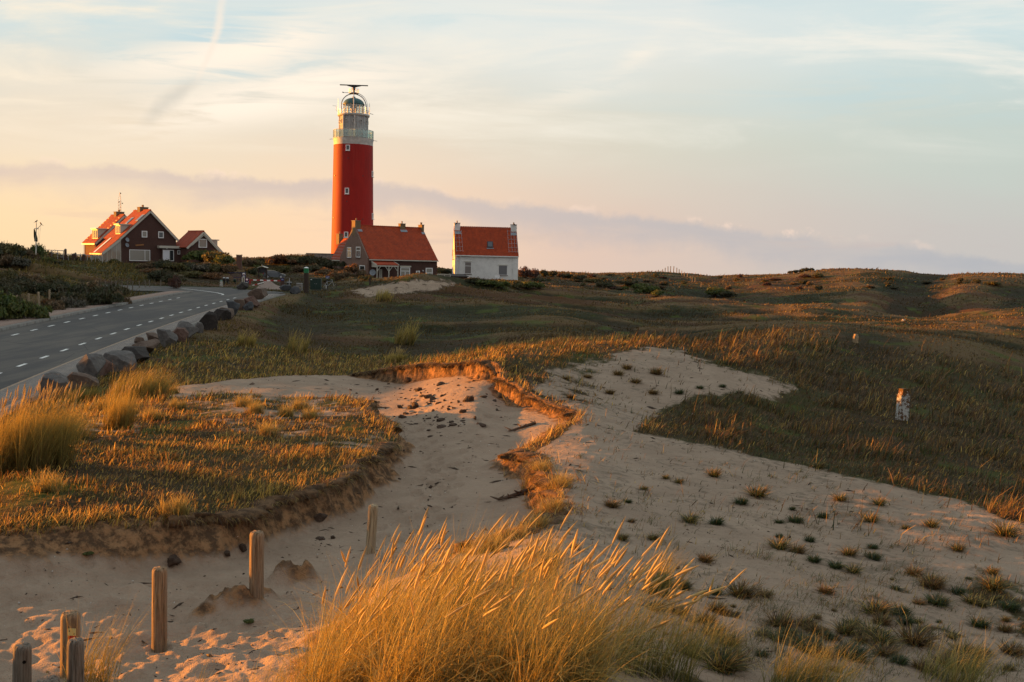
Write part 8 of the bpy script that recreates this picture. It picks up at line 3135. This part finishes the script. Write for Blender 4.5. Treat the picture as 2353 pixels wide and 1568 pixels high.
    # concrete wall by the lighthouse, timber strut, brick pillar
    s = Spot(733, 196)
    r_ = s.root('bunker_wall', 'low grey concrete wall at the foot of the lighthouse', 'wall')
    mb = MB(); s.box(mb, 703.2, 583.6, 770, 604, 0.0, 3.0); mb.build('wall_block', M_CONC, r_)
    mb = MB(); s.box(mb, 702.8, 582.4, 770.4, 583.5, -0.1, 3.1); mb.build('coping', M_CONC, r_)
    s = Spot(548, 148)
    r_ = s.root('brick_pillar', 'freestanding square brick pillar right of the small gabled house', 'pillar')
    mb = MB(); s.box(mb, 542.8, 587.2, 553.4, 622, 0.0, 0.7); mb.build('pillar_shaft', brick_mat('pillar_brick', (0.16, 0.075, 0.052), (0.125, 0.06, 0.045), (0.13, 0.10, 0.08)), r_)
    mb = MB(); s.box(mb, 542.0, 585.6, 554.2, 587.1, -0.05, 0.75); mb.build('pillar_cap', M_BRICK2, r_)
    # palisade on the rise below the lighthouse: many thin pales, each countable
    proto = None
    for i in range(46):
        px = 640 + i * 1.42
        Y = 190 - i * 0.05
        x = P(px, 600, Y)[0]
        top = P(px, 593.0 - 9.5 * math.sin(min(1.0, (px - 634) / 62) * math.pi * 0.62) + random.uniform(-0.5, 0.5), Y)[2]
        z = gz(x, Y)
        h = max(0.5, top - z)
        if proto is None:
            proto = post_mesh('pale', 1.0, 0.035, 3, None, 0.02, 0.3, 0.1, 6)
            proto.materials.append(M_WOODG)
        o = bpy.data.objects.new('fence_pale', proto)
        COL.objects.link(o)
        o.location = (x, Y, z)
        o.scale = (1, 1, min(h, 1.3))
        tag(o, 'thin pale of the low palisade on the rise left of the concrete wall', 'fence pale', 'palisade on the rise')


def build_car():
    s = Spot(630, 141)
    r_ = s.root('parked_car', 'dark grey-blue hatchback parked behind the notice board shelter', 'car')
    r_.rotation_euler = (0, 0, R(14))
    L, W = 3.0, 1.55
    zt = s.l(625, 611.8).z
    z0 = s.l(640, 629).z
    H = max(1.15, zt - z0)
    prof = [(-L / 2, 0.30), (-L / 2, 0.62), (-L / 2 + 0.06, 0.95), (-L / 2 + 0.30, 1.32), (-L / 2 + 0.75, 1.42), (-0.05, 1.42), (0.45, 1.25), (0.85, 0.98), (L / 2 - 0.10, 0.84), (L / 2, 0.66), (L / 2, 0.30)]
    k = H / 1.42
    prof = [(x, z * k) for x, z in prof]
    mb = MB()
    vs = []
    n = len(prof)
    for y, f in ((-W / 2, 0), (-W / 2, 0), (W / 2, 0), (W / 2, 0)):
        pass
    ys = [-W / 2, -W / 2 + 0.10, W / 2 - 0.10, W / 2]
    for j, y in enumerate(ys):
        for x, z in prof:
            inn = 0.16 if z > 0.85 * k else 0.0
            yy = y
            if j in (0, 3):
                yy = y * (1 - inn)
            vs.append((x * (0.985 if j in (0, 3) else 1), yy, z * (0.985 if j in (0, 3) and z > 0.5 else 1)))
    fs = []
    for j in range(3):
        for i in range(n):
            a, b = j * n + i, j * n + (i + 1) % n
            fs.append((a, b, b + n, a + n))
    fs += [tuple(range(n - 1, -1, -1)), tuple(3 * n + i for i in range(n))]
    mb._add(vs, fs)
    M_CAR = simple_mat('car_paint', (0.055, 0.065, 0.075), 0.25, 0.6, 0.3, var=0.05)
    mb.build('body', M_CAR, r_, True)
    gl = glass_mat('car_glass', (0.05, 0.06, 0.07), 0.04)
    for y, sg in ((-W / 2 * 0.86, -1), (W / 2 * 0.86, 1)):
        for x0, x1, t0, t1 in ((-L / 2 + 0.36, -0.55, -L / 2 + 0.50, -0.55), (-0.48, 0.62, -0.48, 0.16)):
            za, zb = 0.93 * k, 1.34 * k
            q = [(x0, y - sg * 0.0 + sg * 0.05, za), (x1, y + sg * 0.05, za), (t1, y + sg * 0.004, zb), (t0, y + sg * 0.004, zb)]
            MB().slab(q, (0, sg, 0), 0.03).build('side_window', gl, r_)
    MB().slab([(0.90, -W * 0.36, 1.00 * k), (0.90, W * 0.36, 1.00 * k), (0.46, W * 0.33, 1.27 * k), (0.46, -W * 0.33, 1.27 * k)], (0.6, 0, 0.8), 0.03).build('windscreen', gl, r_)
    MB().slab([(-L / 2 + 0.06, -W * 0.36, 0.97 * k), (-L / 2 + 0.06, W * 0.36, 0.97 * k), (-L / 2 + 0.28, W * 0.33, 1.30 * k), (-L / 2 + 0.28, -W * 0.33, 1.30 * k)], (-0.8, 0, 0.4), 0.03).build('rear_window', gl, r_)
    for x in (-L / 2 + 0.58, L / 2 - 0.58):
        for y in (-W / 2 + 0.02, W / 2 - 0.02):
            w_ = MB().tube([(x, y - 0.1, 0.3), (x, y + 0.1, 0.3)], 0.30, 20).build('wheel', M_DARK, r_)
            MB().tube([(x, y - 0.106, 0.3), (x, y + 0.106, 0.3)], 0.17, 14).build('rim', M_STEEL, w_)
    for y in (-W / 2 + 0.22, W / 2 - 0.22):
        MB().box((L / 2 - 0.03, y, 0.68 * k), (0.14, 0.3, 0.14)).build('headlight', M_WHITE, r_)
        MB().box((-L / 2 + 0.03, y, 0.86 * k), (0.1, 0.16, 0.26)).build('tail_light', M_RED, r_)
        MB().box((0.62, y * 1.45, 0.98 * k), (0.12, 0.16, 0.11)).build('wing_mirror', M_CAR, r_)


def bird(loc, s, rz, lab, group):
    mb = MB()
    mb.tube([(-0.16, 0, -0.01), (-0.09, 0, 0.05), (0.0, 0, 0.09), (0.06, 0, 0.16), (0.085, 0, 0.215), (0.10, 0, 0.235)], [0.012, 0.045, 0.062, 0.05, 0.034, 0.012], 10)
    mb.lathe([(0.0, 0.19), (0.03, 0.2), (0.037, 0.225), (0.028, 0.25), (0.0, 0.262)], 10, (0.085, 0, 0))
    mb.tube([(0.115, 0, 0.225), (0.16, 0, 0.218)], [0.012, 0.003], 6)
    mb.slab([(-0.08, -0.02, 0.05), (-0.30, -0.025, -0.10), (-0.30, 0.025, -0.10), (-0.08, 0.02, 0.05)], (0.5, 0, 1), 0.012)
    for y in (-0.02, 0.02):
        mb.tube([(0.0, y, 0.05), (0.0, y, 0.0)], 0.006, 5)
    o = mb.build('bird', M_DARK, None, True)
    o.location = loc
    o.scale = (s, s, s)
    o.rotation_euler = (0, 0, rz)
    return tag(o, lab, 'bird', group)


def build_left_top():
    # flagpole with yard and gaff
    s = Spot(83.6, 118)
    r_ = s.root('flagpole', 'slender white flagpole with yard and gaff on the left hilltop', 'flagpole')
    t = s.l(83.4, 511.2)
    b = s.l(82.6, 578)
    MB().tube([(b.x - 0.02, 0, -0.5), (b.x, 0, b.z), (t.x, 0, t.z)], [0.085, 0.08, 0.045], 10).build('pole', M_CREAM, r_, True)
    a, c = s.l(77.9, 525.3), s.l(88.9, 526.3)
    MB().tube([(a.x, 0.07, a.z), (c.x, 0.07, c.z)], 0.035, 8).build('yard', M_CREAM, r_)
    a2, c2 = s.l(83.8, 528.2), s.l(94.8, 517.4)
    MB().tube([(a2.x, -0.06, a2.z), (c2.x, -0.06, c2.z)], [0.045, 0.03], 8).build('gaff', M_CREAM, r_)
    e1, e2 = s.l(88.0, 568), s.l(85.5, 568)
    MB().tube([(c2.x, -0.06, c2.z), (e1.x, -0.03, e1.z)], 0.010, 4).build('halyard', M_CREAM, r_)
    MB().tube([(c.x, 0.07, c.z), (e2.x, 0.02, e2.z)], 0.010, 4).build('halyard', M_CREAM, r_)
    pl = s.l(81.2, 511)
    # limp flag
    n, m = 16, 7
    V = []
    for i in range(n + 1):
        f = i / n
        q = s.l(78.6 + 3.8 * min(1, f * 1.25), 527.0 + 28.5 * f)
        wd = 0.10 + 0.16 * math.sin(min(1, f * 1.1) * math.pi * 0.75)
        for j in range(m + 1):
            g = j / m - 0.5
            V.append((q.x + g * wd * 1.4, 0.02 + 0.09 * math.sin(g * 9 + f * 3), q.z + 0.03 * math.sin(j * 2)))
    Q = [(i * (m + 1) + j, i * (m + 1) + j + 1, (i + 1) * (m + 1) + j + 1, (i + 1) * (m + 1) + j) for i in range(n) for j in range(m)]
    fl = link_mesh('flag', np_mesh('flag', np.array(V), Q), simple_mat('dark_green_flag', (0.012, 0.030, 0.016), 0.85, 0.1), None, True)
    md = fl.modifiers.new('cloth', 'SOLIDIFY'); md.thickness = 0.012
    fl.location = s.g
    tag(fl, 'limp dark green flag hanging beside the flagpole', 'flag')
    bird(s.fr.world((t.x, 0, t.z)), 1.15, R(15), 'dark bird perched on the very top of the flagpole', 'perched birds')
    bird(s.fr.world((c2.x, -0.06, c2.z + 0.02)), 1.2, R(160), 'dark bird perched on the tip of the flagpole gaff', 'perched birds')
    # terrace: brick piers, rails and a low wall
    Y = 152.0
    M_PIER = brick_mat('pier_brick', (0.085, 0.045, 0.034), (0.065, 0.036, 0.028), (0.08, 0.065, 0.055))

    def pier(px0, px1, top, bot, lab):
        s_ = Spot((px0 + px1) / 2, Y)
        rr_ = s_.root('brick_pier', lab, 'pier', 'brick piers of the terrace')
        mb = MB(); s_.box(mb, px0, top + 1.6, px1, bot + 6, 0.0, 0.4); mb.build('pier_shaft', M_PIER, rr_)
        a_, b_ = s_.l(px0 - 0.4, top), s_.l(px1 + 0.4, top)
        z_ = s_.l(px0, top + 1.55).z
        MB().lathe([(abs(b_.x - a_.x) * 0.72, z_), (abs(b_.x - a_.x) * 0.70, z_ + 0.05), (0.02, a_.z + 0.05)], 4, ((a_.x + b_.x) / 2, 0.2, 0), math.pi / 4, math.pi / 4 + 2 * math.pi).build('pier_cap', M_CONC, rr_)

    pier(85.0, 91.2, 569.6, 583, 'broad brick pier beside the flagpole foot')
    pier(147.4, 150.8, 572.2, 593, 'tall slim brick pier in the middle of the terrace rail')
    pier(165.0, 171.2, 583.0, 594, 'short brick pier left of the house terrace')
    pier(188.4, 193.8, 584.2, 596, 'short brick pier next to the rear house wall')
    pier(170.8, 173.4, 581.0, 590, 'small distant brick pier behind the short ones')
    pier(114.0, 117.2, 578.8, 592, 'brick pier half hidden by leaves left of the open rail')

    def rail(pts, thick, lab, posts=(), low=None):
        s_ = Spot((pts[0][0] + pts[-1][0]) / 2, Y + 0.2)
        rr_ = s_.root('railing', lab, 'railing', 'terrace railings')
        mb = MB()
        for (xa, ya), (xb, yb) in zip(pts[:-1], pts[1:]):
            p, q = s_.l(xa, ya), s_.l(xb, yb)
            mb.bar((p.x, 0, p.z), (q.x, 0, q.z), thick, thick)
        mb.build('top_rail', M_STEEL, rr_)
        if low:
            p, q = s_.l(*low[0]), s_.l(*low[1])
            MB().bar((p.x, 0, p.z), (q.x, 0, q.z), thick * 0.8, thick * 0.8).build('lower_rail', M_STEEL, rr_)
        for x_, y_, yb in posts:
            p, q = s_.l(x_, y_), s_.l(x_, yb)
            MB().bar((p.x, 0, p.z), (q.x, 0, min(q.z, 0) - 0.2), thick * 0.8, thick * 0.8, up=(0, 1, 0)).build('rail_post', M_STEEL, rr_)

    rail([(91.5, 574.5), (147.4, 576.4)], 0.09, 'high steel terrace rail between the flagpole pier and the slim pier', ((118.6, 575.6, 594), (132.6, 576.0, 594), (146.0, 576.3, 594)), ((118.6, 582.7), (147, 583.7)))
    rail([(151.0, 583.8), (165.2, 584.5)], 0.07, 'lower steel terrace rail right of the slim pier', ((157.0, 584.0, 595),), ((151, 585.8), (165, 586.6)))
    rail([(171.0, 585.2), (188.6, 585.8)], 0.10, 'white terrace rail between the two short piers', ((173.6, 585.3, 595), (185.8, 585.7, 595)), ((173, 586.8), (187, 587.2)))
    rail([(193.8, 586.4), (236, 589.2)], 0.10, 'long pale railing in front of the glazed side room', tuple((x_, 586.4 + (x_ - 193.8) * 0.066, 604) for x_ in (201, 210, 219, 228, 236)))
    s = Spot(150, Y + 0.6)
    r_ = s.root('terrace_wall', 'low dark retaining wall under the terrace railings', 'wall')
    mb = MB(); s.box(mb, 118, 592.4, 190, 604, 0.0, 0.3); mb.build('wall_body', M_PIER, r_)
    s = Spot(141, Y + 2.0)
    r_ = s.root('terrace_planter', 'small flared planter box on the terrace behind the rail', 'planter')
    p, q, z_ = s.l(137.6, 588), s.l(144.2, 588), s.l(140, 585.4).z
    w = (q.x - p.x) / 2
    MB().lathe([(w * 0.95, z_ - 1.2), (w * 0.85, z_ - 0.06)], 4, ((p.x + q.x) / 2, 0, 0), math.pi / 4, math.pi / 4 + 2 * math.pi).build('planter_box', M_CONC, r_)
    MB().lathe([(w * 1.4, z_ - 0.055), (w * 1.4, z_)], 4, ((p.x + q.x) / 2, 0, 0), math.pi / 4, math.pi / 4 + 2 * math.pi).build('planter_rim', M_CONC, r_)
    # lattice mast behind the left houses
    s = Spot(277, 226)
    r_ = s.root('lattice_mast', 'thin red and white lattice radio mast behind the gabled houses', 'mast')
    zt, zm, zb = s.l(277, 445).z, s.l(277, 462).z, s.l(277, 500).z
    zt += 0.3
    w = abs(s.l(280.3, 470).x - s.l(273.3, 470).x) / 2
    mb = MB()
    for sx, sy in ((-1, -1), (1, -1), (0, 1)):
        mb.tube([(sx * w, sy * w * 0.7, zb - 8), (sx * w * 0.95, sy * w * 0.7, zm), (0, 0, zt)], 0.035, 5)
    mb.build('mast_leg', simple_mat('mast_white', (0.55, 0.50, 0.46), 0.6), r_)
    mb = MB()
    nn = 16
    for i in range(nn):
        za, zc = zb - 2 + (zm - zb + 2) * i / nn, zb - 2 + (zm - zb + 2) * (i + 1) / nn
        sg = 1 if i % 2 else -1
        mb.tube([(-w * sg, -w * 0.7, za), (w * sg, -w * 0.7, zc)], 0.018, 4)
        mb.tube([(-w * sg, -w * 0.7, za), (0, w * 0.7, zc)], 0.018, 4)
        mb.tube([(-w, -w * 0.7, za), (w, -w * 0.7, za)], 0.018, 4)
    mb.build('lattice', simple_mat('mast_red', (0.40, 0.14, 0.10), 0.6), r_)
    for x, y in ((273.6, 464.3), (281.4, 467.6), (277.2, 444.6)):
        p = s.l(x, y)
        MB().lathe([(0.0, -0.14), (0.12, -0.1), (0.12, 0.1), (0.0, 0.14)], 8, p).build('mast_lamp', M_DARK, r_, True)
    # birds on roofs and chimneys
    p = P(312.0, 486.0, 184.5)
    bird((p[0], 184.5, p[2] - 0.02), 1.5, R(150), 'dark bird sitting on the roof ridge of the gabled brick house', 'perched birds')
    p = P(1048.8, 512.6, 180.6)
    bird((p[0], 180.6, p[2] - 0.3), 1.6, R(20), 'dark bird sitting on the left chimney of the white house', 'perched birds')
    p = P(1182.5, 515.5, 181.5)
    bird((p[0], 181.5, p[2] - 0.25), 1.9, R(200), 'dark gull-like bird crouching on the right chimney of the white house', 'perched birds')


def build_mounds():
    """small plant tufts at post feet and the little mound behind the cracked post"""
    rr = random.Random(3)
    moss = []
    for px, py, w, lab in ((572, 1432, 40, 'small dark green plant at the foot of the cracked post'), (200, 1276, 40, 'small dark leafy plant with yellow flowers under the plateau bank')):
        g = ground_hit(px, py)
        if g is None: continue
        s = w / F_PX * g.y / 2
        fol, stem = PROTO['green'][0]
        root = empty('low_plant', g, 0.4, lab, 'plant')
        root.scale = (s, s, s * 0.5)
        for nm, me in (('foliage', fol), ('stems', stem)):
            o = bpy.data.objects.new(nm, me); COL.objects.link(o); o.parent = root


build_junction()
build_left_top()
build_mounds()
